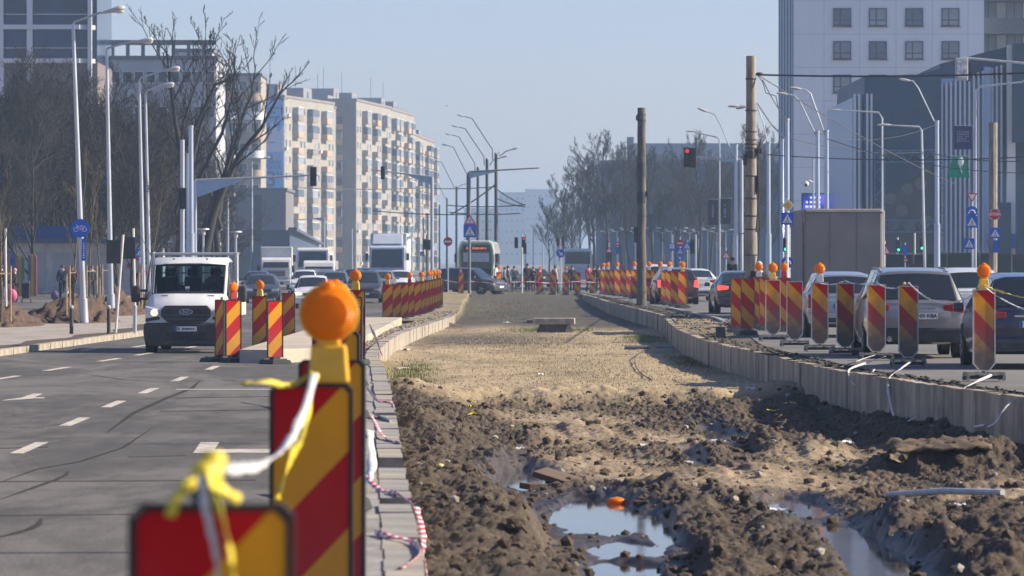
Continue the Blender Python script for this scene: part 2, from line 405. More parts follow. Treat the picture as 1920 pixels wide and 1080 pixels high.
# dark rubber skid curves
m_rub = M('tyre_rubber_mark', (.050, .047, .044), 1.0, var=.3, scale=5, spec=.05, bump=.3)
def skid(pts, w):
    P = [Vector((*g2(px, py), 0)) for px, py in pts]; Q = []
    for i in range(len(P) - 1):
        for k in range(6): Q.append(P[i].lerp(P[i + 1], k / 6))
    Q.append(P[-1]); l, r = [], []
    for i, p in enumerate(Q):
        t = (Q[min(i + 1, len(Q) - 1)] - Q[max(i - 1, 0)]).normalized(); n = Vector((t.y, -t.x, 0)) * w / 2 * min(1, .2 + 3 * min(i, len(Q) - 1 - i) / len(Q))
        l.append(((p + n).x, (p + n).y)); r.append(((p - n).x, (p - n).y))
    b = MB(); n = len(l)
    b.add([(x, y, .004) for x, y in l + r], [(i, i + 1, n + i + 1, n + i) for i in range(n - 1)])
    b.build('tyre_mark', m_rub, road)
skid([(375, 714), (360, 728), (310, 748), (250, 775), (200, 812)], .09)
skid([(128, 884), (122, 892), (105, 900), (60, 916), (0, 937)], .06)
skid([(78, 972), (72, 984), (55, 993), (20, 1003), (-30, 1013)], .07)
skid([(0, 905), (70, 880), (150, 866), (230, 840), (290, 800)], .05)
for py, xa, xb in ((747, 330, 520), (772, 300, 520), (842, -20, 90), (904, 0, 480), (968, -20, 250), (858, 240, 350)):
    flat_poly([g2(xa, py), g2(xb, py - 3), g2(xb, py - 4.2), g2(xa, py - 1.4)], .003, M('tar_seam', (.06, .056, .052), 1.0, var=.3, spec=.05), road, 'tar_seam')
skid([(150, 700), (230, 712), (300, 716), (380, 712)], .05)

# kerb of the left pavement: separate stones
kerbl = empty('pavement_kerb', (-11.7, 98, 0), 0, 'pale kerb of separate stones along the pavement beside the bollards', 'kerb'); kerbl['kind'] = 'structure'
me_ks = MB().box((0, 0, .02), (.18, 1.96, .26)).mesh('kerb_stone', m_kerb)
d = 60.0
while d < 190:
    x0, x1 = lerp_tab(LKERB, d), lerp_tab(LKERB, d + 2)
    o = link_mesh('kerb_stone', me_ks, kerbl, (0, 0, 0), (0, 0, -math.atan2(x1 - x0, 2)))
    o.location = ((x0 + x1) / 2 - .09 + 11.7 + rnd.uniform(-.01, .01), d + 1 - 98, left_z(d) + rnd.uniform(-.008, .008)); d += 2.0

# ------------------------------------------------------------------ the dug tram bed
PUD = [(.13, 52.2, .34, 2.4), (.86, 44.6, .50, 3.0), (1.44, 42.6, .16, 2.6), (1.06, 39.4, .36, 1.2), (.95, 36.6, .33, 1.2),
       (3.2, 39.2, .36, 3.8), (3.1, 46.2, .32, 1.9), (3.15, 65.6, .26, 2.8), (2.42, 58.0, .16, 1.5)]
WATER = -.50
MOUND = [(.15, 38.5, .55, 1.6, .30), (-.35, 42, .5, 3, .22), (.35, 62, .35, 1.6, .24), (.95, 66, .3, 1.5, .20), (1.45, 64, .4, 1.4, .22), (-.6, 70, .6, 2.6, .25), (-1.0, 62, .5, 3, .22),
         (3.2, 71, .6, 2, .26), (3.9, 72, .5, 2, .30), (4.6, 69, .5, 2, .25), (2.1, 57, .5, 1.6, .24), (3.3, 60.5, .6, 2.0, .28), (4.0, 59, .5, 1.6, .22), (1.8, 48, .35, 1.3, .30),
         (2.1, 44.3, .4, 1.3, .24), (1.22, 41.2, .15, .5, .42), (3.75, 41.6, .2, .7, .30), (3.85, 38.6, .2, .7, .32), (4.1, 43, .4, 1.0, .22), (4.6, 40.5, .6, 1.4, .34), (5.2, 52.3, .80, .50, .62), (5.9, 52.6, .4, .5, .3),
         (2.4, 40.5, .5, 1.2, .24), (1.9, 36.8, .5, 1.2, .30), (2.6, 36.6, .5, 1.2, .28), (5.0, 37.0, .9, 1.6, .34), (4.2, 36.2, .5, 1.3, .3), (5.2, 44.5, .5, 1.0, .22), (2.9, 52.5, .5, 1.5, .12), (6.3, 45, .8, 2, .25), (5.6, 49, .6, 1.2, .15),
         (.4, 46.5, .18, 1.0, .22), (-.1, 55, .5, 1.5, .2), (1.0, 35.5, .4, .9, .05)]
SANDS = [(1.0, 65.5, .75, 6.5), (3.1, 50.5, 1.1, 3.2), (1.1, 55, .8, 3), (2.2, 61.5, .7, 3.2), (.9, 70, 1.2, 3.2), (4.3, 56.5, 1.0, 2.4), (5.8, 47, 1.2, 1.6), (1.6, 51.5, .9, 2.0)]
def dirt_height(X, Y, detail=True):
    K = np_tab(KERB, Y); W = np_tab(WALL, Y)
    edge = 74.5 + 2.2 * fbm(X * .8, Y * .05, 3, 31)
    dug = 1 - sstep(-1.6, 1.2, Y - edge)
    z = flat_dirt(Y) * (1 - dug) + dug * (-.43 + .05 * fbm(X * .5, Y * .2, 3, 5))
    heap = np.exp(-((X - K - .45) / (.55 + .35 * sstep(52, 38, Y))) ** 2) * sstep(80, 74, Y) * (.25 + .12 * fbm(X * 1.2, Y * .6, 3, 11))
    wh = np.exp(-((W - X - .05) / (.55 + .25 * fbm(X * .7, Y * .25, 2, 13))) ** 2) * sstep(82, 72, Y) * (.26 + .14 * fbm(X * 1.5, Y * .5, 3, 12))
    z = z + heap + wh
    sand = np.zeros_like(X)
    for a, b, rx, ry in SANDS: sand = np.maximum(sand, np.exp(-(((X - a) / rx) ** 2 + ((Y - b) / ry) ** 2) ** 1.5))
    m = np.zeros_like(X)
    for a, b, rx, ry, h in MOUND:
        wob = 1 + .35 * fbm(X * 2.2, Y * 1.1, 3, int(abs(a * 77 + b)))
        m = m + h * np.exp(-(((X - a) / rx) ** 2 + ((Y - b) / ry) ** 2) * wob)
    z = z + dug * np.minimum(m, .5) * .68
    z = z + .10 * np.exp(-((Y - edge - .6) / .9) ** 2) * (.4 + fbm(X * 2, Y, 3, 77))
    rough = dug * (1 - .72 * sand)
    near = sstep(.9, .1, np.abs(X - K - .4))
    if detail:
        z = z + rough * (.085 * fbm(X * 3.1, Y * 1.7, 4, 3) + .085 * (ridged(X * 5.2, Y * 3.2, 4, 8) - .55) + .075 * (1 - ridged(X * 9, Y * 6, 3, 19) - .45) + .055 * np.abs(fbm(X * 17, Y * 10, 3, 29)))
        z = z + dug * .018 * fbm(X * 6, Y * 3, 4, 23) + (1 - dug) * (.028 * fbm(X * 1.1, Y * .55, 4, 41) + .022 * fbm(X * 7, Y * 4, 3, 43))
    # ruts left by the digger: two tread grooves crossing the trench
    for pa_ in (((.6, 72), (1.3, 62), (2.3, 52), (2.75, 44), (2.5, 37)), ((4.4, 66), (4.2, 57), (4.3, 50), (5.0, 44), (6.2, 38))):
        cx = np.interp(Y, [b for _, b in reversed(pa_)], [a for a, _ in reversed(pa_)]) + .12 * fbm(Y * .3, Y * 0 + 2, 2, 15)
        for off in (-.45, .45):
            g = np.exp(-((X - cx - off) / .15) ** 4) * dug * sstep(36, 40, Y) * sstep(73, 69, Y)
            z = z * (1 - .55 * g) + g * .55 * (-.47 + .03 * fbm(X * 2, Y * .7, 2, 16)) + g * .028 * np.sign(np.sin(Y * 14 + X * 3))
    wet = np.zeros_like(X); r_all = np.full_like(X, 9.0); fr_all = np.full_like(X, 9.0)
    for a, b, rx, ry in PUD:
        fr_all = np.minimum(fr_all, np.sqrt(((X - a) / (rx * 1.15)) ** 2 + ((Y - b + 1.1 * ry) / (ry * 1.9)) ** 2) + .3 * fbm(X * 3, Y * 1.2, 3, 63))
        r = np.sqrt(((X - a) / rx) ** 2 + ((Y - b) / ry) ** 2) + .26 * fbm(X * 4, Y * 1.6, 3, 61)
        r_all = np.minimum(r_all, r)
    low = WATER - .05
    ft = sstep(1.45, .85, fr_all)
    z = z * (1 - ft) + np.minimum(z, WATER + .035 + .03 * fbm(X * 5, Y * 3, 3, 71)) * ft
    t = sstep(1.28, .82, r_all)
    z = z * (1 - t) + low * t
    z = np.where(r_all > 1.12, np.maximum(z, WATER + .012), z)
    wet = sstep(2.2, 1.0, r_all)
    return z, dug, sand, wet
def dirt_patch(xs_l, xs_r, ys, nx, name, label):
    Y = np.repeat(ys[:, None], nx, 1); u = np.linspace(0, 1, nx)[None, :]
    l = np.array([xs_l(d) for d in ys])[:, None]; r = np.array([xs_r(d) for d in ys])[:, None]
    X = l * (1 - u) + r * u
    Z, dug, sand, wet = dirt_height(X, Y)
    K = np_tab(KERB, Y); W = np_tab(WALL, Y)
    fillL = np.where(X < K - .14, 1.0, 0.0); fillR = np.where(X > W + .12, 1.0, 0.0)
    rz = np.array([right_z(d) for d in ys])[:, None]; lz = np.array([left_z(d) for d in ys])[:, None]
    nz = fbm(X * 3, Y * 1.4, 4, 91)
    debris = np.exp(-((Y - 122) / 16) ** 2) * fillR
    Z = np.where(fillL > 0, lz + .10 + .05 * nz, Z)
    Z = np.where(fillR > 0, rz - .02 + .035 * nz + .08 * debris * (ridged(X * 2.5, Y * 1.2, 3, 93) - .4), Z)
    far = sstep(138, 158, Y + 10 * fbm(X * .5, Y * .08, 3, 55))
    patchd = np.exp(-(((X + 1.2) / 2.6) ** 2 + ((Y - 127) / 9) ** 2)) * .9
    dark = np.clip(np.maximum(far * .92, patchd * (1 - dug)), 0, 1); dark = np.where(fillR > 0, .85 - .6 * debris, dark); dark = np.where(fillL > 0, .35, dark)
    dry = np.clip((1 - dug) * 1.0, 0, 1)
    green = np.zeros_like(X)
    for a, b, rx, ry, k in ((-2.1, 88, .45, 8, 1), (-2.0, 79.5, .35, 3, .8), (3.6, 112, .7, 6, .6), (4.2, 96, .6, 5, .5), (1.3, 141, 1.2, 4, .9), (1.0, 280, 3.5, 16, 1.0), (-1.5, 210, 1.5, 25, .5), (3.9, 128, .6, 6, .6), (2, 100, 3, 14, .25), (4.8, 118, .6, 5, .8)):
        green = np.maximum(green, k * np.exp(-(((X - a) / rx) ** 2 + ((Y - b) / ry) ** 2)))
    pw = np.exp(-(((X + .8) / 1.6) ** 2 + ((Y - 121) / 3.5) ** 2)) * .8
    wet = np.clip(np.maximum(wet, pw), 0, 1) * (1 - fillR) * (1 - fillL)
    me = grid_mesh(name, X, Y, Z, m_dirt, True, {'sand': sand * .95, 'dry': dry, 'dark': dark, 'green': green, 'wet': wet})
    return tag(link_mesh(name, me), label, 'ground', kind='structure')
ysA = np.concatenate([np.arange(27, 34, .12), np.arange(34, 78.001, .05)])
dirt_patch(lambda d: kx(d) - .05, lambda d: wx(d) + .9, ysA, 430, 'dirt_ground', 'churned muddy trench with clods and puddles between the two kerbs')
ysB = np.concatenate([np.arange(78.001, 165, .16), np.arange(165, 290, .4)])
dirt_patch(lambda d: kx(d) - (.14 if d < 92 else 1.1 if d < 150 else 2.0), lambda d: lerp_tab(REDGE, d) + .25, ysB, 110, 'dirt_ground', 'flat dry tan strip of old tram bed with grass tufts')
def height_at(x, y):
    z, *_ = dirt_height(np.array([[x]], dtype=float), np.array([[y]], dtype=float)); return float(z[0, 0])

m_water = M('muddy_water', (.035, .03, .024), .045, var=.1, scale=3, spec=.9, bump=.02, bscale=6)
bN = m_water.node_tree.nodes['Principled BSDF']; bN.inputs['IOR'].default_value = 1.6
plab = ['small puddle beside the broken board', 'largest puddle with the orange lens at its far edge', 'narrow arm of water beside the conical clod', 'puddle just in front of the conical clod', 'puddle cut by the frame bottom under the clods',
        'long puddle reflecting the tall building in the mud', 'shallow puddle with a blue scrap beside it', 'far puddle littered with white scraps near the wall', 'tiny far puddle with pale plastic scrap']
for i, (a, b_, rx, ry) in enumerate(PUD):
    n = 28; b = MB(); b.add([(rx * 1.5 * math.cos(2 * PI * k / n), ry * 1.5 * math.sin(2 * PI * k / n), 0) for k in range(n)], [tuple(range(n))])
    b.build('puddle', m_water, None, (a, b_, WATER + .0004 * i), kind='structure', label=plab[i], cat='puddle', group='puddles in the dug trench')

# loose clods and pebbles
def lump(seed, n=7):
    r = random.Random(seed); b = bmesh.new(); bmesh.ops.create_icosphere(b, subdivisions=1, radius=1)
    for v in b.verts: v.co *= r.uniform(.7, 1.15)
    vs = [tuple(v.co) for v in b.verts]; fs = [tuple(v.index for v in f.verts) for f in b.faces]; b.free(); return np.array(vs), fs
LUMPS = [lump(i) for i in range(8)]
def scatter(name, pts, mat, label, cat):
    V, Fc, off = [], [], 0
    for x, y, z, s, k, a, sq in pts:
        vs, fs = LUMPS[k]; c, sn = math.cos(a), math.sin(a)
        R = np.array([[c, -sn, 0], [sn, c, 0], [0, 0, sq]]); V.append(vs @ R.T * s + np.array([x, y, z])); Fc += [tuple(i + off for i in f) for f in fs]; off += len(vs)
    me = bpy.data.meshes.new(name); me.from_pydata(np.concatenate(V).tolist(), [], Fc); me.materials.append(mat); me.update()
    return tag(link_mesh(name, me), label, cat, kind='stuff')
rs = np.random.RandomState(4)
def field(n, y0, y1, lo, hi, f, xl=.1, xr=.1, keep=None):
    y = y0 + (y1 - y0) * rs.rand(n) ** 1.2; l = np_tab(KERB, y) + xl; r = np_tab(WALL, y) - xr; x = l + (r - l) * rs.rand(n)
    z, dug, sand, wet = dirt_height(x[None, :], y[None, :]); z = z[0]; out = []
    for i in range(n):
        if z[i] < WATER + .005: continue
        if keep is not None and rs.rand() > keep(x[i], y[i], sand[0, i], dug[0, i]): continue
        s = lo + (hi - lo) * rs.rand() ** 3
        out.append((x[i], y[i], z[i] + s * f, s, rs.randint(8), rs.rand() * 6.28, .6 + .4 * rs.rand()))
    return out
m_clod = M('clods', (.075, .052, .033), .95, var=.45, scale=14, bump=.8, bscale=60)
m_peb = M('pebbles', (.31, .26, .19), .85, var=.35, scale=9)
scatter('clods', field(5200, 33, 76, .014, .085, .25, keep=lambda x, y, s, dg: dg * (1 - .85 * s)), m_clod, 'dark loose clods of dug earth all over the muddy trench', 'clods')
scatter('pebbles', field(700, 34, 76, .006, .026, .35, keep=lambda x, y, s, dg: .4 + .5 * s) + field(7000, 75, 150, .008, .030, .3, keep=lambda x, y, s, dg: .9), m_peb, 'pale pebbles and grit strewn over the tan strip and mud', 'pebbles')
st = field(420, 34, 76, .012, .06, .2, keep=lambda x, y, s, dg: dg)
scatter('stones', st, M('pale_stones', (.27, .24, .20), .85, var=.4, scale=6), 'pale stones and concrete crumbs scattered through the churned mud', 'stones')
tw = []
for x, y, z, s, k, a, q in field(160, 34, 76, .02, .05, .2, keep=lambda x, y, s, dg: dg): tw.append((x, y, z, a, .06 + 4 * s * rnd.random()))
b = MB()
for x, y, z, a, L in tw: b.tube([(x, y, z + .005), (x + L * .6 * math.cos(a), y + L * .6 * math.sin(a), z + .03), (x + L * math.cos(a + .3), y + L * math.sin(a + .3), z + .015 + .1 * L)], [.007, .006, .004], 4)
b.build('twigs', M('dead_twigs', (.11, .08, .05), .9, var=.4, scale=6), None, kind='stuff', label='dead roots and twigs sticking out of the churned mud', cat='twigs')
dk = []
for _ in range(2600):
    y = rnd.uniform(34, 235); x = wx(y) + (rnd.uniform(.16, .75) if not 103 < y < 150 else rnd.uniform(.16, 1.6)); s = .012 + .042 * rnd.random() ** 2
    dk.append((x, y, right_z(y) + s * .3, s, rnd.randrange(8), rnd.random() * 6, .6))
scatter('rubble', dk, M('dark_rubble', (.06, .05, .042), .95, var=.4, scale=10), 'dark crumbled soil along the top of the retaining wall', 'rubble')
dl = []
for _ in range(1100):
    y = rnd.uniform(77, 175); x = kx(y) - rnd.uniform(.15, 1.0); s = .015 + .05 * rnd.random() ** 2
    dl.append((x, y, left_z(y) + .12 + s * .3, s, rnd.randrange(8), rnd.random() * 6, .6))
scatter('rubble', dl, M('pale_rubble', (.27, .235, .19), .95, var=.4, scale=10), 'pale crushed stone between the concrete platform and the kerb', 'rubble')
# grass
def blades(name, zones, n, mat, label):
    V, Fc = [], []
    for _ in range(n):
        a, b_, rx, ry, h = rnd.choice(zones); x = rnd.gauss(a, rx * .6); y = rnd.gauss(b_, ry * .6)
        if not kx(y) + .06 < x < wx(y) - .06: continue
        z = height_at(x, y) if False else None
        V.append((x, y, h))
    xs = np.array([v[0] for v in V]); ysn = np.array([v[1] for v in V]); zs = dirt_height(xs[None], ysn[None])[0][0]
    P, Q = [], []
    for (x, y, h), z in zip(V, zs):
        a = rnd.random() * 6.28; w = .006 + .006 * rnd.random(); hh = h * rnd.uniform(.5, 1.3); lx, ly = rnd.gauss(0, hh * .45), rnd.gauss(0, hh * .45); k = len(P)
        dx, dy = math.cos(a) * w, math.sin(a) * w
        P += [(x - dx, y - dy, z - .01), (x + dx, y + dy, z - .01), (x + lx, y + ly, z + hh)]; Q.append((k, k + 1, k + 2))
    me = bpy.data.meshes.new(name); me.from_pydata(P, [], Q); me.materials.append(mat); me.update()
    tag(link_mesh(name, me), label, 'grass', kind='stuff')
blades('grass', [(-2.1, 88, .5, 8, .07), (-2.0, 79.5, .4, 2.5, .07), (1.3, 141, 1.2, 3, .1), (3.9, 126, .5, 6, .08), (4.1, 97, .4, 5, .07)], 6500, M('green_grass', (.11, .125, .03), .8, var=.4, scale=4), 'short green grass tufts by the kerb and the concrete block')
blades('grass', [(1, 100, 2.6, 18, .05), (2, 85, 2.2, 8, .04), (.5, 120, 2.0, 12, .06)], 6500, M('dry_grass', (.27, .215, .11), .85, var=.35, scale=4), 'thin dry yellow grass over the flat tram bed')

blades('grass', [(1.0, 280, 3, 9, .2), (.3, 215, 2.2, 22, .08), (-.6, 185, 1.2, 14, .06)], 2600, M('dull_grass', (.075, .082, .035), .9, var=.4, scale=2), 'dull green weeds over the dark far end of the tram bed')

# ------------------------------------------------------------------ kerbs and walls of separate pieces
kerb = empty('tram_bed_kerb', (-1.5, 60, 0), 0, 'weathered concrete kerb stones edging the trench beside the striped panels', 'kerb'); kerb['kind'] = 'structure'
me_k = MB().box((0, 0, -.30), (.25, .994, .60)).mesh('kerb_stone', m_kerb2); me_k3 = MB().box((0, 0, -.305), (.245, .985, .60), top=(.96, .995)).mesh('kerb_stone', m_kerb); me_k2 = MB().box((0, 0, -.36), (.25, .985, .72)).mesh('kerb_stone', m_kerb)
d = 22.0; i = 0
while d < 158:
    x0, x1 = kx(d), kx(d + 1); far = d > 76
    gap = (not far) and (int(d) in (33, 39, 40, 52))
    o = link_mesh('kerb_stone', me_k2 if far else rnd.choice((me_k, me_k, me_k3)), kerb, (0, 0, 0), (0, rnd.gauss(0, .006), -math.atan2(x1 - x0, 1) + rnd.gauss(0, .004)))
    o.location = ((x0 + x1) / 2 - .125 + 1.5 + rnd.gauss(0, .006), d + .5 - 60, lerp_tab(KTOP, d) + rnd.gauss(0, .006) - (.16 if gap else 0)); d += 1.0; i += 1
# narrow concrete haunch behind the near stones, where the panels stand
sheet('concrete_strip', lambda d: kx(d) - .62, lambda d: kx(d) - .252, lambda d: .285, list(np.arange(15, 78, 2.5)), 2, m_kerb2, 'rough concrete strip under the feet of the near striped panels', 'strip')
b = MB()
for d in np.arange(15, 77.4, 2.5):
    xa, xb = kx(d) - .62, kx(d + 2.5) - .62
    b.add([(xa, d, .285), (xb, d + 2.5, .285), (xb, d + 2.5, -.1), (xa, d, -.1)], [(0, 1, 2, 3)])
b.build('concrete_strip', m_kerb2, label='grey side face of the concrete strip towards the carriageway', cat='strip', kind='structure')

wall = empty('retaining_wall', (5, 90, 0), 0, 'low retaining wall of concrete slabs curving along the trench below the panels', 'wall')
def slab(d0, d1, seed):
    r = random.Random(seed); b = MB(); n = 4; jx = r.uniform(-.022, .022)
    for k in range(n):
        a, c = d0 + (d1 - d0) * k / n, d0 + (d1 - d0) * (k + 1) / n
        xa, xc = wx(a) + jx, wx(c) + jx; ta = right_z(a) + .02 + r.uniform(-.012, .012); tb = right_z(c) + .02 + r.uniform(-.012, .012); bt = -.75
        b.add([(xa, a, bt), (xc, c, bt), (xc, c, tb), (xa, a, ta), (xa + .16, a, bt), (xc + .16, c, bt), (xc + .16, c, tb), (xa + .16, a, ta)],
              [(0, 1, 2, 3), (7, 6, 5, 4), (3, 2, 6, 7)] + ([(0, 3, 7, 4)] if k == 0 else []) + ([(1, 5, 6, 2)] if k == n - 1 else []))
    v = [(x - 5, y - 90, z) for x, y, z in b.v]; b.v = v
    return b
d = 32.0; i = 0
while d < 236:
    L = 2.0
    if not 49.2 < d < 51: slab(d + .012, d + L - .012, i).build('concrete_slab', m_wallc, wall)
    d += L; i += 1

plat = MB()
pp = [(-5.85, 91.6), (-5.15, 91.2), (-4.0, 93.5), (-3.72, 100), (-3.7, 112), (-3.72, 144), (-5.6, 144), (-5.75, 112)]
plat.prism(pp, -.05, .29, axis='Z')
plat.build('tram_platform', m_plat, bevel=.02, label='long low concrete platform with a tapering end beside the striped panels', cat='platform', kind='structure')
rk = MB()
for d in np.arange(103, 158, 3.0):
    xa, xb = lerp_tab(REDGE, d), lerp_tab(REDGE, d + 3)
    rk.add([(xa - .12, d, .3), (xb - .12, d + 3, .3), (xb - .12, d + 3, .47), (xa - .12, d, .47), (xa + .03, d, .3), (xb + .03, d + 3, .3), (xb + .03, d + 3, .47), (xa + .03, d, .47)], [(0, 1, 2, 3), (4, 7, 6, 5), (3, 2, 6, 7), (0, 3, 7, 4), (1, 5, 6, 2)])
rk.build('road_kerb', m_kerb2, label='old road kerb behind the rubble patch near the concrete pole', cat='kerb', kind='structure')

# haze: one closed box round everything
hz = MB().box((0, 2560, 24.9), (2990, 5280, 53.8))
m_hz = bpy.data.materials.new('haze_air'); m_hz.use_nodes = True; hn = m_hz.node_tree; hn.nodes.clear()
pv = hn.nodes.new('ShaderNodeVolumePrincipled'); pv.inputs['Density'].default_value = .00036; pv.inputs['Color'].default_value = (.54, .74, 1.0, 1); pv.inputs['Anisotropy'].default_value = 0.2
ho = hn.nodes.new('ShaderNodeOutputMaterial'); hn.links.new(pv.outputs[0], ho.inputs['Volume'])
hz.build('haze', m_hz, kind='stuff', label='pale blue winter haze filling the street air', cat='haze')

# ------------------------------------------------------------------ striped barrier panels with amber lamps
def stripe_mat(name, right, grime, k=1.0):
    m = bpy.data.materials.new(name); m.use_nodes = True; nt = m.node_tree; N = nt.nodes; L = nt.links; b = N['Principled BSDF']
    tc = N.new('ShaderNodeTexCoord'); sp = N.new('ShaderNodeSeparateXYZ'); L.new(tc.outputs['Object'], sp.inputs[0])
    def mt(op, a, c):
        x = N.new('ShaderNodeMath'); x.operation = op
        for i, v in enumerate((a, c)):
            if isinstance(v, (int, float)): x.inputs[i].default_value = v
            else: L.new(v, x.inputs[i])
        return x.outputs[0]
    sx = mt('MULTIPLY', sp.outputs[0], -1.05 if not right else 1.05)
    t = mt('SUBTRACT', 1.345 + .19, mt('ADD', sp.outputs[2], mt('MULTIPLY', sx, 1.0)))
    st = mt('LESS_THAN', mt('FRACT', mt('DIVIDE', t, .64), 0), .52)
    ns = N.new('ShaderNodeTexNoise'); ns.inputs['Scale'].default_value = 7; ns.inputs['Detail'].default_value = 7; L.new(tc.outputs['Object'], ns.inputs[0])
    mx = N.new('ShaderNodeMixRGB'); L.new(st, mx.inputs[0]); mx.inputs[1].default_value = (.80 * k, .34 * k, .012, 1); mx.inputs[2].default_value = (.54 * k, .003, .007, 1)
    out = mx.outputs[0]
    # mud splashed up from the foot
    h = N.new('ShaderNodeMapRange'); h.inputs[1].default_value = 1.25; h.inputs[2].default_value = .35; h.inputs[3].default_value = 0; h.inputs[4].default_value = 1
    L.new(mt('ADD', sp.outputs[2], mt('MULTIPLY', mt('SUBTRACT', ns.outputs[0], .5), .8)), h.inputs[0])
    g = N.new('ShaderNodeMixRGB'); L.new(mt('MULTIPLY', h.outputs[0], grime), g.inputs[0]); L.new(out, g.inputs[1]); g.inputs[2].default_value = (.12, .105, .095, 1)
    L.new(g.outputs[0], b.inputs['Base Color']); b.inputs['Roughness'].default_value = .5
    b.inputs['Specular IOR Level'].default_value = .18
    return m
m_stL = stripe_mat('stripes_rising_right', False, .32); m_stR = stripe_mat('stripes_falling_right', True, .97); m_stRc = stripe_mat('stripes_falling_right_clean', True, .35)
m_black = M('black_rubber', (.022, .022, .023), .75, var=.25, scale=12, bump=.3)
m_rim = M('panel_rim_grey', (.10, .10, .105), .5, var=.2, scale=10)
m_rimw = M('panel_rim_white', (.55, .54, .52), .5, var=.15, scale=10)
m_ylw = M('yellow_plastic', (.80, .42, .01), .4, var=.1, scale=10, coat=.2)
m_foot = M('dusty_foot', (.33, .30, .255), .8, var=.3, scale=10, dirt=(.1, .09, .08), dirt_amt=.8, dscale=5)
def amber():
    m = bpy.data.materials.new('amber_lens'); m.use_nodes = True; nt = m.node_tree; N = nt.nodes; L = nt.links
    b = N['Principled BSDF']; b.inputs['Base Color'].default_value = (1.0, .30, .002, 1); b.inputs['Roughness'].default_value = .28; b.inputs['Specular IOR Level'].default_value = .35
    tr = N.new('ShaderNodeBsdfTranslucent'); tr.inputs[0].default_value = (1.0, .33, .003, 1)
    tc = N.new('ShaderNodeTexCoord'); w = N.new('ShaderNodeTexWave'); w.wave_type = 'RINGS'; w.rings_direction = 'Y'; w.inputs['Scale'].default_value = 26; L.new(tc.outputs['Object'], w.inputs[0])
    bp = N.new('ShaderNodeBump'); bp.inputs['Strength'].default_value = .5; bp.inputs['Distance'].default_value = .006; L.new(w.outputs[1], bp.inputs['Height'])
    L.new(bp.outputs[0], b.inputs['Normal']); L.new(bp.outputs[0], tr.inputs['Normal'])
    mx = N.new('ShaderNodeMixShader'); mx.inputs[0].default_value = .42; L.new(b.outputs[0], mx.inputs[1]); L.new(tr.outputs[0], mx.inputs[2])
    L.new(mx.outputs[0], N['Material Output'].inputs[0]); return m
m_amber = amber()
PROTO = {}
def lamp_parts(par, x, z, mat_case, case_h=.15, k=1.0):
    if k > 1: case_h = .165
    case = MB().box((x, .015, z + case_h / 2), (.15 * k, .10, case_h), top=(.85, .8)).box((x, .015, z + case_h + .01), (.10, .07, .03)).build('lamp_case', mat_case, par, bevel=.012)
    zc = z + case_h + .115 * k
    MB().lathe([(q_ * k, y_) for q_, y_ in ((.02, -.052), (.070, -.046), (.098, -.022), (.105, 0), (.098, .022), (.070, .046), (.02, .052))], (x, .0, zc), 12, 'Y').lathe([(.030, .0), (.026, .022), (.01, .03)], (x, 0, zc + .095 * k), 10).build('lens', m_amber, case, smooth=20)
    MB().lathe([(.107 * k, -.008), (.110 * k, 0), (.107 * k, .008)], (x, 0, zc), 24, 'Y').build('lens_ring', m_ylw, case, smooth=40)
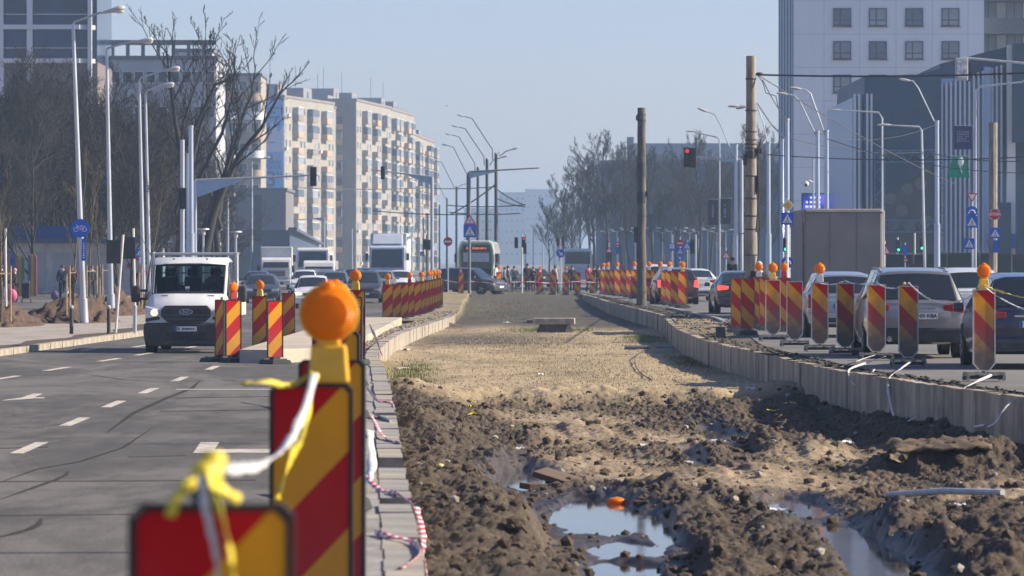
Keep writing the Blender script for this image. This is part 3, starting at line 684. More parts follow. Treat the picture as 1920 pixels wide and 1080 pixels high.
def panel(kind, loc, rz, label, group, lamp=None, w=.35):
    """kind L or R or C; its plate is 1.2 m tall over a low foot"""
    key = (kind, lamp, w)
    if key not in PROTO:
        r = empty('road_barrier', (0, 0, 0), 0, label, 'road barrier', group)
        z0, z1 = .145, 1.345
        if kind == 'R':
            poly = [(-w / 2, z0 + .11), (-w * .22, z0), (w * .22, z0), (w / 2, z0 + .11), (w / 2, z1 - .012), (w / 2 - .012, z1), (-w / 2 + .012, z1), (-w / 2, z1 - .012)]
        else:
            poly = [(-w / 2, z0 + .012), (-w / 2 + .012, z0), (w / 2 - .012, z0), (w / 2, z0 + .012), (w / 2, z1 - .025), (w / 2 - .025, z1), (-w / 2 + .025, z1), (-w / 2, z1 - .025)]
        MB().prism(poly, -.016, .016).build('panel', {'L': m_stL, 'R': m_stR, 'C': m_stRc}[kind], r)
        inner = [(x * .93, (z - .745) * .985 + .745) for x, z in poly]; n = len(poly)
        rm = MB()
        for ya, yb in ((-.024, -.0165), (.0165, .024)):
            rm.add([(x, ya, z) for x, z in poly] + [(x, ya, z) for x, z in inner] + [(x, yb, z) for x, z in poly] + [(x, yb, z) for x, z in inner],
                   [(i, (i + 1) % n, n + (i + 1) % n, n + i) for i in range(n)] + [(2 * n + i, 3 * n + i, 3 * n + (i + 1) % n, 2 * n + (i + 1) % n) for i in range(n)] + [(n + i, n + (i + 1) % n, 3 * n + (i + 1) % n, 3 * n + i) for i in range(n)])
        sc = 1.012
        op = [(x * 1.03, (z - .745) * sc + .745) for x, z in poly]
        rm.add([(x, -.024, z) for x, z in op] + [(x, .024, z) for x, z in op] + [(x * .985, -.024, (z - .745) * .99 + .745) for x, z in op] + [(x * .985, .024, (z - .745) * .99 + .745) for x, z in op],
               [(i, i + n, (i + 1) % n + n, (i + 1) % n) for i in range(n)] + [(i, (i + 1) % n, 2 * n + (i + 1) % n, 2 * n + i) for i in range(n)] + [(n + i, 3 * n + i, 3 * n + (i + 1) % n, n + (i + 1) % n) for i in range(n)])
        rm.build('panel_rim', m_rimw if kind == 'R' else m_black if kind == 'L' else m_rim, r)
        MB().box((0, .045, .76), (.05, .035, 1.30)).build('post', m_rim, r)
        if kind == 'R':
            f = MB()
            f.box((0, 0, .05), (.62, .30, .05), top=(.92, .9)); f.build('foot', m_black, r, bevel=.01)
            f = MB().box((0, -.14, .105), (.56, .035, .03)).box((0, .14, .105), (.56, .035, .03))
            for sx in (-.27, -.09, .09, .27): f.box((sx, 0, .10), (.035, .30, .06))
            for sx in (-.27, .27): f.box((sx, -.14, .045), (.04, .05, .09)).box((sx, .14, .045), (.04, .05, .09))
            f.build('foot_frame', m_foot, r)
        else:
            f = MB().box((0, 0, .045), (.46, .80, .09), top=(.88, .9)).box((0, 0, .115), (.20, .22, .06), top=(.8, .8)); f.build('foot', m_black, r, bevel=.012)
            for sy in (-.27, .27): MB().box((0, sy, .105), (.30, .05, .03)).build('foot_grip', m_rim, r)
        if lamp: lamp_parts(r, {'L': 0, 'R': 0, 'C': 0}[kind] + (.075 if lamp == 'yellow_offset' else 0), z1 + .01, m_ylw if 'yellow' in lamp else m_rimw if lamp == 'white' else M('red_plastic', (.45, .02, .02), .45), k=1.18 if lamp == 'yellow_offset' else 1.0)
        PROTO[key] = r; r.location = loc; r.rotation_euler = (0, 0, rz); return r
    return dup(PROTO[key], loc, rz, label, group)

GA = 'striped panels along the near kerb'
panel('L', (-.655, 9.3, .30), .02, 'nearest blurred striped panel cut by the frame bottom, yellow tape tied on it', GA)
panel('L', (-.865, 18.4, .30), 0, 'large blurred striped panel carrying the huge out-of-focus amber lamp', GA, 'yellow_offset')
tops = [(22.9, -.965, 0), (32, -1.32, 1), (51, -1.97, 0), (78, -2.86, 1), (64, -2.42, 0)]
for (d, x, lm), lab in zip(tops, ('first striped panel peeking out behind the one with the huge lamp', 'second striped panel half hidden behind the huge-lamp panel, own amber lamp', 'third striped panel behind the huge-lamp panel, no lamp',
                                  'farthest amber-lamped panel just behind the huge lamp, beside the dark oncoming car', 'fourth striped panel behind the huge-lamp panel, no lamp')):
    panel('L', (x, d, .30), -.10, lab, GA, 'yellow' if lm else None)
GB = 'striped panels round the platform end'
panel('L', (-6.02, 92.2, 0), .42, 'bright sunlit striped panel with amber lamp directly before the white van', GB, 'red')
panel('L', (-6.33, 92.5, 0), -.95, 'striped panel turned edgewise against the sunlit lamp panel at the van', GB)
panel('L', (-5.97, 101, 0), -.28, 'dull striped panel with yellow-based amber lamp behind the platform tip', GB, 'yellow')
panel('L', (-5.03, 90.6, 0), .45, 'bright sunlit striped panel without lamp before the platform tip', GB)
panel('L', (-5.86, 112, 0), -.30, 'dull striped panel without lamp, deepest of those at the platform tip', GB)
GC = 'row of striped panels on the far tram kerb'
far = [(727, 146), (743, 150), (757, 154), (768, 158), (781, 162), (790, 167), (797, 171), (803, 175), (808, 179), (814, 183), (819, 187), (823, 191)]
for i, (px, d) in enumerate(far):
    lm = {0: 'yellow', 3: 'red', 5: 'yellow', 7: 'white', 9: 'yellow', 10: 'red', 8: 'white', 11: 'yellow'}.get(i)
    panel('L', (gx(px, d), d, left_z(d) + .03), -.05 + rnd.uniform(-.08, .08), '%s striped panel along the far left-hand row beyond the platform, %s' % (ordw(i), 'with amber lamp' if lm else 'no lamp'), GC, lm)
GD = 'striped panels closing the tram bed at the crossing'
mid = [(864, 252, .5, 1, 'striped panel with amber lamp beside the crossing-sign pole and dark car'), (936, 262, .25, 1, 'striped panel with amber lamp before the tram front edge'), (1013, 262, .30, 1, 'bright striped panel with amber lamp near the dark-coated pair'),
       (1037, 258, -.2, 0, 'striped panel before the pedestrian with a white scarf'), (1061, 256, -.1, 1, 'striped panel with amber lamp under the blue arrow sign'), (1083, 256, -.1, 0, 'striped panel without lamp before the bus rear'), (1111, 256, -.3, 0, 'striped panel among the pedestrians just past the bus')]
for px, d, rz, lm, lab in mid:
    panel('C' if rz < 0 else 'L', (gx(px, d), d, .135 + .03), rz, lab, GD, 'white' if lm else None)
GE = 'long row of striped panels on the far wall corner'
rr = [(1132, 236), (1139, 230), (1149, 226), (1158, 221), (1170, 214), (1180, 208), (1190, 203), (1217, 188), (1228, 184), (1238, 179), (1247, 174), (1255, 169), (1266, 164), (1280, 159)]
for i, (px, d) in enumerate(rr):
    lm = {0: 'white', 1: 'white', 3: 'white', 6: 'white', 7: 'white', 9: 'yellow', 11: 'white', 13: 'yellow'}.get(i)
    panel('C', (gx(px, d), d, right_z(d) + .04), .12 + rnd.uniform(-.1, .1), '%s striped panel from the crossing along the right-hand corner row, %s' % (ordw(i), 'amber lamp on top' if lm else 'no lamp'), GE, lm)
GF = 'muddy striped panels above the retaining wall'
front = [(1383, 106, 'leftmost muddy panel of the wall row, clean stripes', 'C', None), (1402, 103, 'second panel of the wall row, overlapping the leftmost', 'C', None), (1449, 95, 'dark-topped muddy panel with amber lamp just past the concrete pole', 'R', 'yellow'), (1490, 88.6, 'muddy panel in front of the grey truck corner', 'R', None),
         (1537, 84, 'muddy panel with amber lamp before the low silver car', 'R', 'white'), (1585, 81, 'muddy panel without lamp where the white ribbon peaks', 'R', None), (1643, 76.5, 'muddy panel covering the left flank of the silver SUV', 'R', None), (1703, 72, 'muddy panel before the SUV plate, yellow knob on top', 'R', None),
         (1845, 63.2, 'nearest muddy panel of the wall row, amber lamp, before the dark hatchback', 'R', 'yellow'), (1423, 113, 'panel with amber lamp behind the wall row beside the concrete pole', 'C', 'white'), (1470, 108, 'panel behind the wall row under the mini roundabout sign', 'C', 'red'), (1436, 110, 'panel without lamp in the second rank behind the pole', 'C', None)]
for px, d, lab, k, lm in front:
    panel(k, (gx(px, d), d, .415), .06 + rnd.uniform(-.05, .05), lab, GF, lm, w=.33)

# ------------------------------------------------------------------ tapes and ribbons
m_tapew = M('white_tape', (.58, .56, .53), .5, var=.12, scale=6); m_tapey = M('yellow_tape', (.58, .46, .03), .5, var=.3, scale=6)
def red_white():
    m = bpy.data.materials.new('red_white_tape'); m.use_nodes = True; nt = m.node_tree; N = nt.nodes; L = nt.links; b = N['Principled BSDF']
    uv = N.new('ShaderNodeAttribute'); uv.attribute_name = 'along'
    f = N.new('ShaderNodeMath'); f.operation = 'FRACT'; L.new(uv.outputs['Fac'], f.inputs[0])
    g = N.new('ShaderNodeMath'); g.operation = 'GREATER_THAN'; g.inputs[1].default_value = .5; L.new(f.outputs[0], g.inputs[0])
    mx = N.new('ShaderNodeMixRGB'); L.new(g.outputs[0], mx.inputs[0]); mx.inputs[1].default_value = (.72, .68, .66, 1); mx.inputs[2].default_value = (.62, .012, .03, 1)
    L.new(mx.outputs[0], b.inputs['Base Color']); b.inputs['Roughness'].default_value = .45; return m
m_rw = red_white()
def ribbon(name, pts, w, mat, label, group=None, per=.2, twist=.5, parent=None, sag=0):
    P = [Vector(p) for p in pts]; Q = []
    if sag: P = [P[0].lerp(P[1], t / 10) - Vector((0, 0, sag * 4 * (t / 10) * (1 - t / 10))) for t in range(11)]
    n = len(P)
    for i in range(n - 1):
        a, b_, c, e = P[max(i - 1, 0)], P[i], P[i + 1], P[min(i + 2, n - 1)]
        for k in range(6):
            t = k / 6; Q.append(.5 * ((2 * b_) + (c - a) * t + (2 * a - 5 * b_ + 4 * c - e) * t * t + (3 * b_ - a - 3 * c + e) * t ** 3))
    Q.append(P[-1]); V, Fc, al, s = [], [], [], 0.0; ph = rnd.random() * 6
    for i, p in enumerate(Q):
        t = (Q[min(i + 1, len(Q) - 1)] - Q[max(i - 1, 0)]).normalized(); u = t.cross(Vector((0, 1, .2))).normalized()
        if u.length < .1: u = Vector((0, 0, 1))
        v = t.cross(u); tw_ = (i and tw_ or 0) + rnd.gauss(0, .22); a = ph + twist * math.sin(i * .35 + ph) + tw_; hh = (u * math.cos(a) + v * math.sin(a)) * w / 2 * rnd.uniform(.55, 1.0); p = p + Vector((rnd.gauss(0, w * .03), 0, rnd.gauss(0, w * .03)))
        if i: s += (p - Q[i - 1]).length
        V += [tuple(p + hh), tuple(p - hh)]; al += [s / per, s / per]
    Fc = [(2 * i, 2 * i + 1, 2 * i + 3, 2 * i + 2) for i in range(len(Q) - 1)]
    me = bpy.data.meshes.new(name); me.from_pydata(V, [], Fc); me.materials.append(mat); at = me.attributes.new('along', 'FLOAT', 'POINT'); at.data.foreach_set('value', al)
    me.polygons.foreach_set('use_smooth', [True] * len(me.polygons)); me.update()
    o = link_mesh(name, me, parent)
    sd_ = o.modifiers.new('thick', 'SOLIDIFY'); sd_.thickness = .003
    return tag(o, label, 'tape', group) if not parent else o
def P3(px, py, d): return (gx(px, d), d, zz(py, d))
# near tape between the two blurred panels
ribbon('barrier_tape', [P3(590, 700, 18.3), P3(570, 770, 17.3), P3(540, 830, 15.5), P3(490, 868, 13), P3(440, 878, 11), P3(395, 880, 9.25)], .046, m_tapew, 'white tape sagging between the two blurred near panels', 'tapes on the near panels')
ribbon('barrier_tape', [P3(590, 700, 18.3), P3(578, 760, 18.2), P3(560, 820, 18.15), P3(538, 880, 18.1), P3(520, 935, 18.1)], .06, m_tapey, 'yellow tape end hanging down the huge-lamp panel', 'tapes on the near panels')
ribbon('barrier_tape', [P3(455, 719, 18.1), P3(500, 716, 18.2), P3(545, 722, 18.3), P3(585, 700, 18.3)], .035, m_tapey, 'yellow tape stub pointing left from the huge-lamp panel', 'tapes on the near panels')
ribbon('barrier_tape', [P3(392, 880, 9.22), P3(402, 930, 9.2), P3(420, 990, 9.2), P3(432, 1040, 9.2), P3(440, 1110, 9.2)], .035, m_tapey, 'yellow tape hanging over the face of the nearest panel', 'tapes on the near panels', twist=.2)
ribbon('barrier_tape', [P3(380, 890, 9.22), P3(385, 950, 9.2), P3(400, 1010, 9.2), P3(410, 1090, 9.2)], .03, m_tapew, 'white tape hanging over the face of the nearest panel', 'tapes on the near panels', twist=.2)
ribbon('barrier_tape', [P3(385, 890, 9.25), P3(350, 915, 9.22), P3(330, 935, 9.2), P3(318, 970, 9.2)], .03, m_tapey, 'short yellow knot end drooping left on the nearest panel', 'tapes on the near panels')
ribbon('barrier_tape', [P3(385, 905, 9.22), P3(410, 915, 9.25), P3(450, 940, 9.27)], .03, m_tapey, 'short yellow knot end lying right on the nearest panel', 'tapes on the near panels')
def knob(px, py, d, h, label):
    b = MB(); x, z = gx(px, d), zz(py, d); b.lathe([(.018, 0), (.022, h * .5), (.02, h * .9), (.01, h)], (x, d, z), 10)
    b.build('rubber_plug', m_black, None, smooth=40, label=label, cat='post cap')
knob(376, 958, 9.33, .10, 'black post cap wrapped in yellow tape above the nearest panel'); knob(582, 728, 18.43, .10, 'black post cap wrapped in tape beside the huge lamp')
b = MB(); b.lathe([(.02, 0), (.036, .012), (.034, .04), (.02, .055)], (gx(388, 9.3), 9.28, zz(912, 9.3)), 10); b.lathe([(.02, 0), (.03, .012), (.03, .03), (.02, .045)], (gx(400, 9.3), 9.3, zz(885, 9.3)), 10)
b.build('tape_knot', m_tapey, None, smooth=60, label='fat yellow tape knot on top of the nearest panel post', cat='tape')
# white ribbon along the muddy row
fr = {px: d for px, d, *_ in front}
def top(px, up=.0): d = fr[px]; return Vector((gx(px, d), d - .03, .415 + 1.36 + up))
RB = 'ribbons along the muddy panels'
seq = [(1537, 1585, .02, .05), (1585, 1643, .03, .05), (1643, 1703, .03, .10), (1703, 1845, .05, .30)]
for a, c, up, sg in seq:
    ribbon('barrier_tape', [top(a, up if a != 1537 else -.02), top(c, .04)], .035, m_tapew, 'white ribbon slung from %s muddy panel' % {1537: 'the lamped silver-car', 1585: 'the ribbon-peak', 1643: 'the SUV-flank', 1703: 'the SUV-plate'}[a], RB, sag=sg)
e = Vector((gx(1990, 58), 58, .415 + 1.1))
ribbon('barrier_tape', [top(1845, .05), e + Vector((0, 0, .12))], .05, m_tapey, 'yellow ribbon running from the nearest muddy panel out of frame', RB, sag=.06)
ribbon('barrier_tape', [top(1845, .03), e - Vector((0, 0, .05))], .035, m_tapew, 'white ribbon running from the nearest muddy panel out of frame', RB, sag=.12)
MB().ball((gx(1695, 72), 71.97, .415 + 1.39), .028, 10).build('tape_knot', m_tapey, None, smooth=60, label='small yellow tape knot on the panel before the SUV plate', cat='tape')
def wp(px, d, z, out=.0): return (gx(px, d), d, z)
def hang(px, py0, pts, lab):
    ribbon('barrier_tape', pts, .045, m_tapew, lab, 'ribbon ends draped over the wall', twist=.3)
hang(0, 0, [P3(1660, 668, 73.5), P3(1625, 680, 70.5), P3(1592, 694, 67.8), P3(1598, 716, 67.2), P3(1612, 722, 66.9), P3(1640, 692, 68)], 'white ribbon loop draped over the wall by the SUV-flank panel')
hang(0, 0, [P3(1710, 676, 71.5), P3(1690, 690, 66), P3(1668, 708, 64.4), P3(1666, 735, 63.8), P3(1680, 788, 63), P3(1705, 788, 61.5), P3(1722, 778, 61)], 'long white ribbon hanging down the wall below the SUV-plate panel')
hang(0, 0, [P3(1860, 703, 62), P3(1825, 718, 60), P3(1800, 735, 59.3), P3(1805, 765, 58.9), P3(1822, 798, 58.4), P3(1845, 797, 56.5)], 'white ribbon hanging down the wall below the nearest muddy panel')
hang(0, 0, [P3(1925, 745, 56.6), P3(1890, 758, 55.4), P3(1868, 790, 55), P3(1852, 800, 55.2)], 'short white ribbon at the broken wall slab')
hang(0, 0, [P3(1640, 666, 76), P3(1600, 680, 72.5), P3(1575, 688, 70.5)], 'stiff cream ribbon lying on the wall top')
# red and white tape by the near kerb
RW = 'red and white tape scraps by the near kerb'
def K(d, dx, z): return (kx(d) + dx, d, z)
ribbon('barrier_tape', [K(33, .03, .28), K(31.5, .06, .15), K(30, .05, .05), K(28.6, .10, -.1), K(27.8, .05, -.2), K(27, .06, -.3)], .06, m_rw, 'red and white tape trailing down the trench side of the near kerb', RW, .24)
ribbon('barrier_tape', [K(49, -.3, .42), K(46, -.22, .36), K(44.5, -.12, .31), K(43.8, .0, .31)], .06, m_rw, 'red and white tape scrap on the kerb by the missing stone', RW, .3)
ribbon('barrier_tape', [K(59.5, -.35, .42), K(57, -.2, .31), K(56.5, -.05, .312), K(54, 0.0, .26)], .06, m_rw, 'farthest red and white tape scrap across the kerb top', RW, .24)
ribbon('barrier_tape', [K(36, -.4, .4), K(35, -.25, .31), K(34.2, -.1, .315), K(33, .02, .28)], .05, m_rw, 'red and white tape curling over the kerb beside the panels', RW, .22)
ribbon('barrier_tape', [K(29.5, -.3, .31), K(29, -.2, .312), K(28.4, -.05, .31), K(27.2, -.02, .31), K(26, -.15, .31)], .05, m_rw, 'nearest red and white tape lying on the kerb stones', RW, .2)
ribbon('barrier_tape', [K(40, -.32, .6), K(38, -.3, .40), K(36.5, -.33, .30)], .10, m_tapew, 'white plastic strip hanging on the kerb side of the panels', RW)
ribbon('barrier_tape', [K(52, -.30, .33), K(50.5, -.14, .315), K(49.8, -.05, .30)], .07, m_tapew, 'white plastic scrap on the kerb by the gap', RW)
ribbon('barrier_tape', [K(66, -.3, 1.2), K(64, -.2, 1.0), K(60, -.12, .8)], .06, m_rw, 'red and white tape end fluttering from the third near panel', RW, .3)
pts = [(gx(830, 262), 262, 1.05)] + [(gx(px, 255), 255, .92 + .05 * math.sin(i * 1.7)) for i, px in enumerate(range(860, 1131, 27))]
ribbon('barrier_tape', pts, .075, m_rw, 'red and white tape strung across the crossing between the far panels', None, .9, twist=.15)

# ------------------------------------------------------------------ vehicles (built with the front towards +Y)
m_glass = M('car_glass', (.018, .022, .026), .05, var=.1, spec=.7, coat=.3)
m_galvd = M('rail_grey', (.3, .3, .31), .5)
m_tyre = M('tyre', (.025, .024, .024), .85, var=.3, scale=12); m_alloy = M('wheel_rim', (.34, .34, .35), .35, .7, var=.15)
m_trim = M('black_trim', (.02, .02, .022), .55, var=.2, scale=8, dirt=(.12, .11, .10), dirt_amt=.35, dscale=3)
m_chrome = M('chrome', (.6, .6, .62), .18, 1.0, var=.05)
m_red = M('tail_lens', (.30, .008, .012), .2, var=.1, coat=.5); m_redlit = M('tail_lens_lit', (.9, .06, .04), .3, emit=1.2, coat=.3)
m_head = M('headlamp_glass', (.62, .63, .65), .12, .2, var=.2, scale=9, coat=.6); m_headlit = M('headlamp_lit', (1.0, .70, .40), .3, emit=.9)
m_plate = M('number_plate', (.74, .74, .72), .45, var=.06); m_blue = M('plate_blue', (.015, .06, .36), .4); m_ink = M('black_ink', (.02, .02, .02), .5)
def paint(name, c, metal=0.0): return M('paint_' + name, c, .32, metal, var=.05, scale=1.5, coat=.7, dirt=(.22, .20, .18), dirt_amt=.25, dscale=1.6)
pt_white = paint('white', (.68, .68, .67)); pt_silver = paint('silver', (.36, .36, .37), .6); pt_dark = paint('dark_grey', (.045, .048, .055), .3); pt_blue = paint('dark_blue', (.018, .024, .05), .2)
pt_red = paint('dark_red', (.05, .016, .02), .2); pt_grey = paint('grey', (.16, .165, .17), .5); pt_taupe = paint('taupe', (.25, .245, .245), .5)
m_arch = M('wheel_arch', (.012, .012, .012), .9)

# section rows: y, half width, underside, belt height, roof half width, roof height; 'c' marks the cabin rows
PROF = {
 'suv': dict(L=4.5, rows=[(-2.25, .80, .48, .98, .72, 1.02), (-2.21, .88, .34, 1.04, .78, 1.07), (-1.83, .915, .26, 1.07, .66, 1.60), (-1.25, .925, .24, 1.06, .66, 1.665), (-.15, .925, .22, 1.03, .66, 1.67), (-.05, .925, .22, 1.03, .66, 1.67), (.50, .925, .22, 1.01, .65, 1.60), (1.22, .915, .22, .99, .76, 1.03), (1.95, .88, .25, .88, .72, .95), (2.2, .80, .30, .74, .66, .80), (2.25, .70, .36, .62, .58, .66)], cab=(2, 7), wheels=(-1.38, 1.38, .345)),
 'hatch': dict(L=4.1, rows=[(-2.05, .76, .45, .90, .66, .94), (-2.0, .83, .32, .97, .72, 1.0), (-1.66, .86, .25, 1.0, .60, 1.42), (-1.1, .87, .22, .98, .60, 1.49), (-.15, .87, .20, .95, .60, 1.50), (-.05, .87, .20, .95, .60, 1.50), (.42, .87, .20, .94, .59, 1.44), (1.15, .86, .20, .92, .70, .96), (1.75, .83, .23, .82, .66, .88), (2.0, .75, .27, .68, .6, .73), (2.05, .66, .33, .56, .5, .6)], cab=(2, 7), wheels=(-1.28, 1.28, .31)),
 'sedan': dict(L=4.6, rows=[(-2.3, .78, .45, .92, .68, .98), (-2.24, .85, .30, 1.0, .72, 1.05), (-1.75, .88, .23, 1.0, .70, 1.06), (-1.05, .89, .21, .98, .60, 1.40), (-.75, .89, .20, .97, .59, 1.44), (-.15, .89, .2, .95, .59, 1.46), (-.05, .89, .2, .95, .59, 1.46), (.42, .89, .2, .94, .58, 1.40), (1.2, .88, .2, .92, .70, .95), (1.95, .85, .23, .80, .66, .85), (2.25, .77, .27, .66, .6, .70), (2.3, .68, .33, .55, .5, .58)], cab=(3, 8), wheels=(-1.38, 1.4, .32)),
}
def ring(r, kf=.72):
    y, w, zb, zt, wr, zr = r
    half = [(w * .55, zb), (w * .93, zb + .03), (w, zb + (zt - zb) * .42), (w * .985, zt - (zt - zb) * .22), (w * .955, zt), (wr, zr - .055), (wr * kf, zr - .008), (wr * .3, zr)]
    return [(x, y, z) for x, z in half] + [(-x, y, z) for x, z in reversed(half)]
def shell(rows, cab, kf=.72):
    R = [ring(r, kf) for r in rows]; n = 16; body, gl = MB(), {'windscreen': MB(), 'rear_window': MB(), 'side_window': MB(), 'side_windows': MB()}
    V = [p for r in R for p in r]; body.v = V
    def nudge(p, k=.006):
        c = Vector((0, p[1], .9)); v = Vector(p) - c; return tuple(c + v * (1 + k / max(v.length, .2)))
    for i in range(len(R) - 1):
        for j in range(n):
            j2 = (j + 1) % n; f = (i * n + j, i * n + j2, (i + 1) * n + j2, (i + 1) * n + j)
            body.f.append(f); body.m.append(0)
    body.f.append(tuple(range(n))); body.m.append(0); body.f.append(tuple((len(R) - 1) * n + j for j in reversed(range(n)))); body.m.append(0)
    a, b = cab
    def patch(mb, quad, s=.90, up=.012):
        P = [Vector(p) for p in quad]; c = sum(P, Vector()) / 4; nn = (P[1] - P[0]).cross(P[3] - P[0]).normalized()
        if nn.dot(c - Vector((0, 0, .8))) < 0: nn = -nn
        q = [c + (p - c) * s + nn * up for p in P]; m0 = [c + (p - c) * s - nn * .02 for p in P]
        mb.add([tuple(x) for x in q + m0], [(0, 1, 2, 3), (0, 4, 5, 1), (1, 5, 6, 2), (2, 6, 7, 3), (3, 7, 4, 0)])
    side = {1: [], -1: []}
    for i in range(a, b):
        for sgn, j in ((1, 4), (-1, 10)):
            q = [R[i][j], R[i + 1][j], R[i + 1][j + 1], R[i][j + 1]]
            if rows[i + 1][0] - rows[i][0] < .2: continue
            side[sgn].append(q)
    out = []
    for sgn in (1, -1):
        for q in side[sgn]:
            m = MB(); patch(m, q, .88); out.append(('side_window', m))
    for nm, i in (('windscreen', b - 1), ('rear_window', a - 1 if rows[a - 1][5] < rows[a][5] - .2 else a)):
        i = {'windscreen': b - 1, 'rear_window': a - 1}[nm]; m = MB()
        lo, hi = (i + 1, i) if nm == 'windscreen' else (i, i + 1)
        L0, L1 = Vector(R[lo][5]), Vector(R[lo][10]); H0, H1 = Vector(R[hi][5]), Vector(R[hi][10])
        zc = .0
        top_l, top_r = Vector(R[hi][5]), Vector(R[hi][10]); ml, mr = Vector(R[hi][7]), Vector(R[lo][7])
        pts = []
        for t in (-1, -.5, 0, .5, 1):
            def at(row, t):
                w = rows[row][4]; z = rows[row][5]; return Vector((w * t * .94, rows[row][0], z - .035 * t * t))
            pts.append((at(lo, t), at(hi, t)))
        d_ = (pts[2][1] - pts[2][0]); nn = Vector((0, d_.z, -d_.y)).normalized()
        if nn.z < 0: nn = -nn
        V = [];
        for p, q in pts: V += [tuple(p.lerp(q, .06) + nn * .022), tuple(p.lerp(q, .90) + nn * .022), tuple(p.lerp(q, .06) - nn * .03), tuple(p.lerp(q, .90) - nn * .03)]
        for k in range(4):
            a0 = 4 * k; m.add([], [])
        m.v = V; fs = []
        for k in range(4):
            p, q = 4 * k, 4 * k + 4; fs += [(p, q, q + 1, p + 1), (p, p + 2, q + 2, q), (p + 1, q + 1, q + 3, p + 3)]
        fs += [(0, 1, 3, 2), (16, 18, 19, 17)]; m.f = fs; m.m = [0] * len(fs); out.append((nm, m))
    return body, out
def wheel(par, x, y, r, w=.2, rim=m_alloy, dual=False):
    s = 1 if x > 0 else -1
    t = MB().lathe([(r * .62, -w / 2), (r * .93, -w / 2), (r, -w * .36), (r, w * .36), (r * .93, w / 2), (r * .62, w / 2)], (x, y, r), 20, 'X').build('wheel', m_tyre, par, smooth=35)
    b = MB().lathe([(r * .15, s * w * .5), (r * .6, s * w * .46), (r * .66, s * w * .36), (r * .66, s * w * .1)] if s > 0 else [(r * .66, s * w * .1), (r * .66, s * w * .36), (r * .6, s * w * .46), (r * .15, s * w * .5)], (x, y, r), 16, 'X')
    for k in range(5):
        a = 2 * PI * k / 5; b.box((x + s * w * .49, y + math.cos(a) * r * .36, r + math.sin(a) * r * .36), (.02, .05, r * .46), rot=Euler((a - PI / 2, 0, 0)))
    b.build('rim', rim, t, smooth=35)
def plate_obj(par, y, z, text, facing, x=0, w=.52, lefttext=None):
    b = MB().box((x, y, z), (w, .015, .115)).build('number_plate', m_plate, par)
    s = facing
    MB().box((x + s * (w / 2 - .025) * (1 if s < 0 else -1) * 1 if False else x - .235 * (w / .52) * (1 if s < 0 else -1), y + s * .009, z), (.045, .006, .112)).build('plate_band', m_blue, b)
    if text: lettering(text, .098, m_ink, b, (x + .02, y + s * .012, z), (PI / 2, 0, 0 if s < 0 else PI), bold=.002)
    return b
def car(kind, loc, rz, pnt, label, group, view='rear', lit=False, plate='', scale=1.0, rails=False, bigbump=False):
    r = empty({'suv': 'suv_car', 'hatch': 'hatchback_car', 'sedan': 'saloon_car'}[kind], loc, rz, label, 'car', group)
    P = PROF[kind]; body, parts = shell(P['rows'], P['cab'])
    body.build('body', pnt, r, smooth=38)
    for nm, m in parts: m.build(nm, m_glass, r, smooth=30)
    L = P['L'] / 2; rows = P['rows']; w = rows[4][1]
    for y in P['wheels'][:2]:
        for sx in (1, -1):
            x = sx * (w - .10); wheel(r, x, y, P['wheels'][2])
            MB().lathe([(P['wheels'][2] * 1.17, -.005), (P['wheels'][2] * 1.17, .005)], (sx * (w * .985), y, P['wheels'][2] * .99), 20, 'X').build('wheel_arch', m_arch, r)
    zt = rows[1][3]
    # rear end
    MB().prism([(-w * .93, .30), (w * .93, .30), (w * .95, .56), (-w * .95, .56)], -L - .06, -L + .25).build('rear_bumper', m_trim if bigbump else pnt, r, bevel=.04)
    MB().box((0, -L - .065, .40), (w * 1.35, .03, .10)).build('bumper_strip', m_trim, r)
    for sx in (1, -1):
        MB().prism([(sx * w * .94, zt - .02), (sx * w * .94, zt - .20), (sx * w * .55, zt - .16), (sx * w * .52, zt - .06)] if kind != 'hatch' else [(sx * w * .95, zt + .02), (sx * w * .95, zt - .30), (sx * w * .72, zt - .26), (sx * w * .76, zt)], -L - .025, -L + .15).build('tail_light', m_redlit if lit else m_red, r, bevel=.015)
    if view == 'rear':
        plate_obj(r, -L - .03 if kind == 'suv' else -L - .025, zt - .26, plate, -1, x=.13 if len(plate) > 3 else 0)
        MB().box((0, -L + .0, zt - .12), (.7, .05, .025)).build('trim_bar', m_chrome, r)
    # front end
    MB().prism([(-w * .9, .22), (w * .9, .22), (w * .93, .54), (-w * .93, .54)], L - .25, L + .05).build('front_bumper', pnt, r, bevel=.05)
    MB().box((0, L + .05, .36), (w * 1.1, .02, .14)).build('air_intake', m_trim, r)
    MB().prism([(-w * .42, .56), (w * .42, .56), (w * .46, .70), (-w * .46, .70)], L - .05, L + .015).build('grille', m_trim, r)
    for sx in (1, -1):
        MB().prism([(sx * w * .50, .58), (sx * w * .93, .60), (sx * w * .93, .73), (sx * w * .55, .70)], L - .35, L - .02).build('headlight', m_headlit if lit and view == 'front' else m_head, r, bevel=.015)
    plate_obj(r, L + .066, .46, plate if view == 'front' else '', 1)
    yc = rows[P['cab'][1]][0] - .25
    for sx in (1, -1):
        MB().box((sx * (w + .09), yc, rows[P['cab'][1]][3] + .07), (.20, .10, .14), top=(.85, .8)).build('wing_mirror', pnt if not bigbump else m_trim, r, bevel=.02)
    if rails:
        for sx in (1, -1): MB().tube([(sx * .60, -1.65, 1.59), (sx * .61, -1.3, 1.655), (sx * .61, .2, 1.66), (sx * .59, .5, 1.59)], .018, 6).build('roof_rail', m_galvd, r, smooth=40)
    r.scale = (scale,) * 3
    return r
def at(px, d, z): return (gx(px, d), d, z)
GR, GL = 'cars queueing on the mall-side carriageway', 'oncoming traffic on the far carriageway'
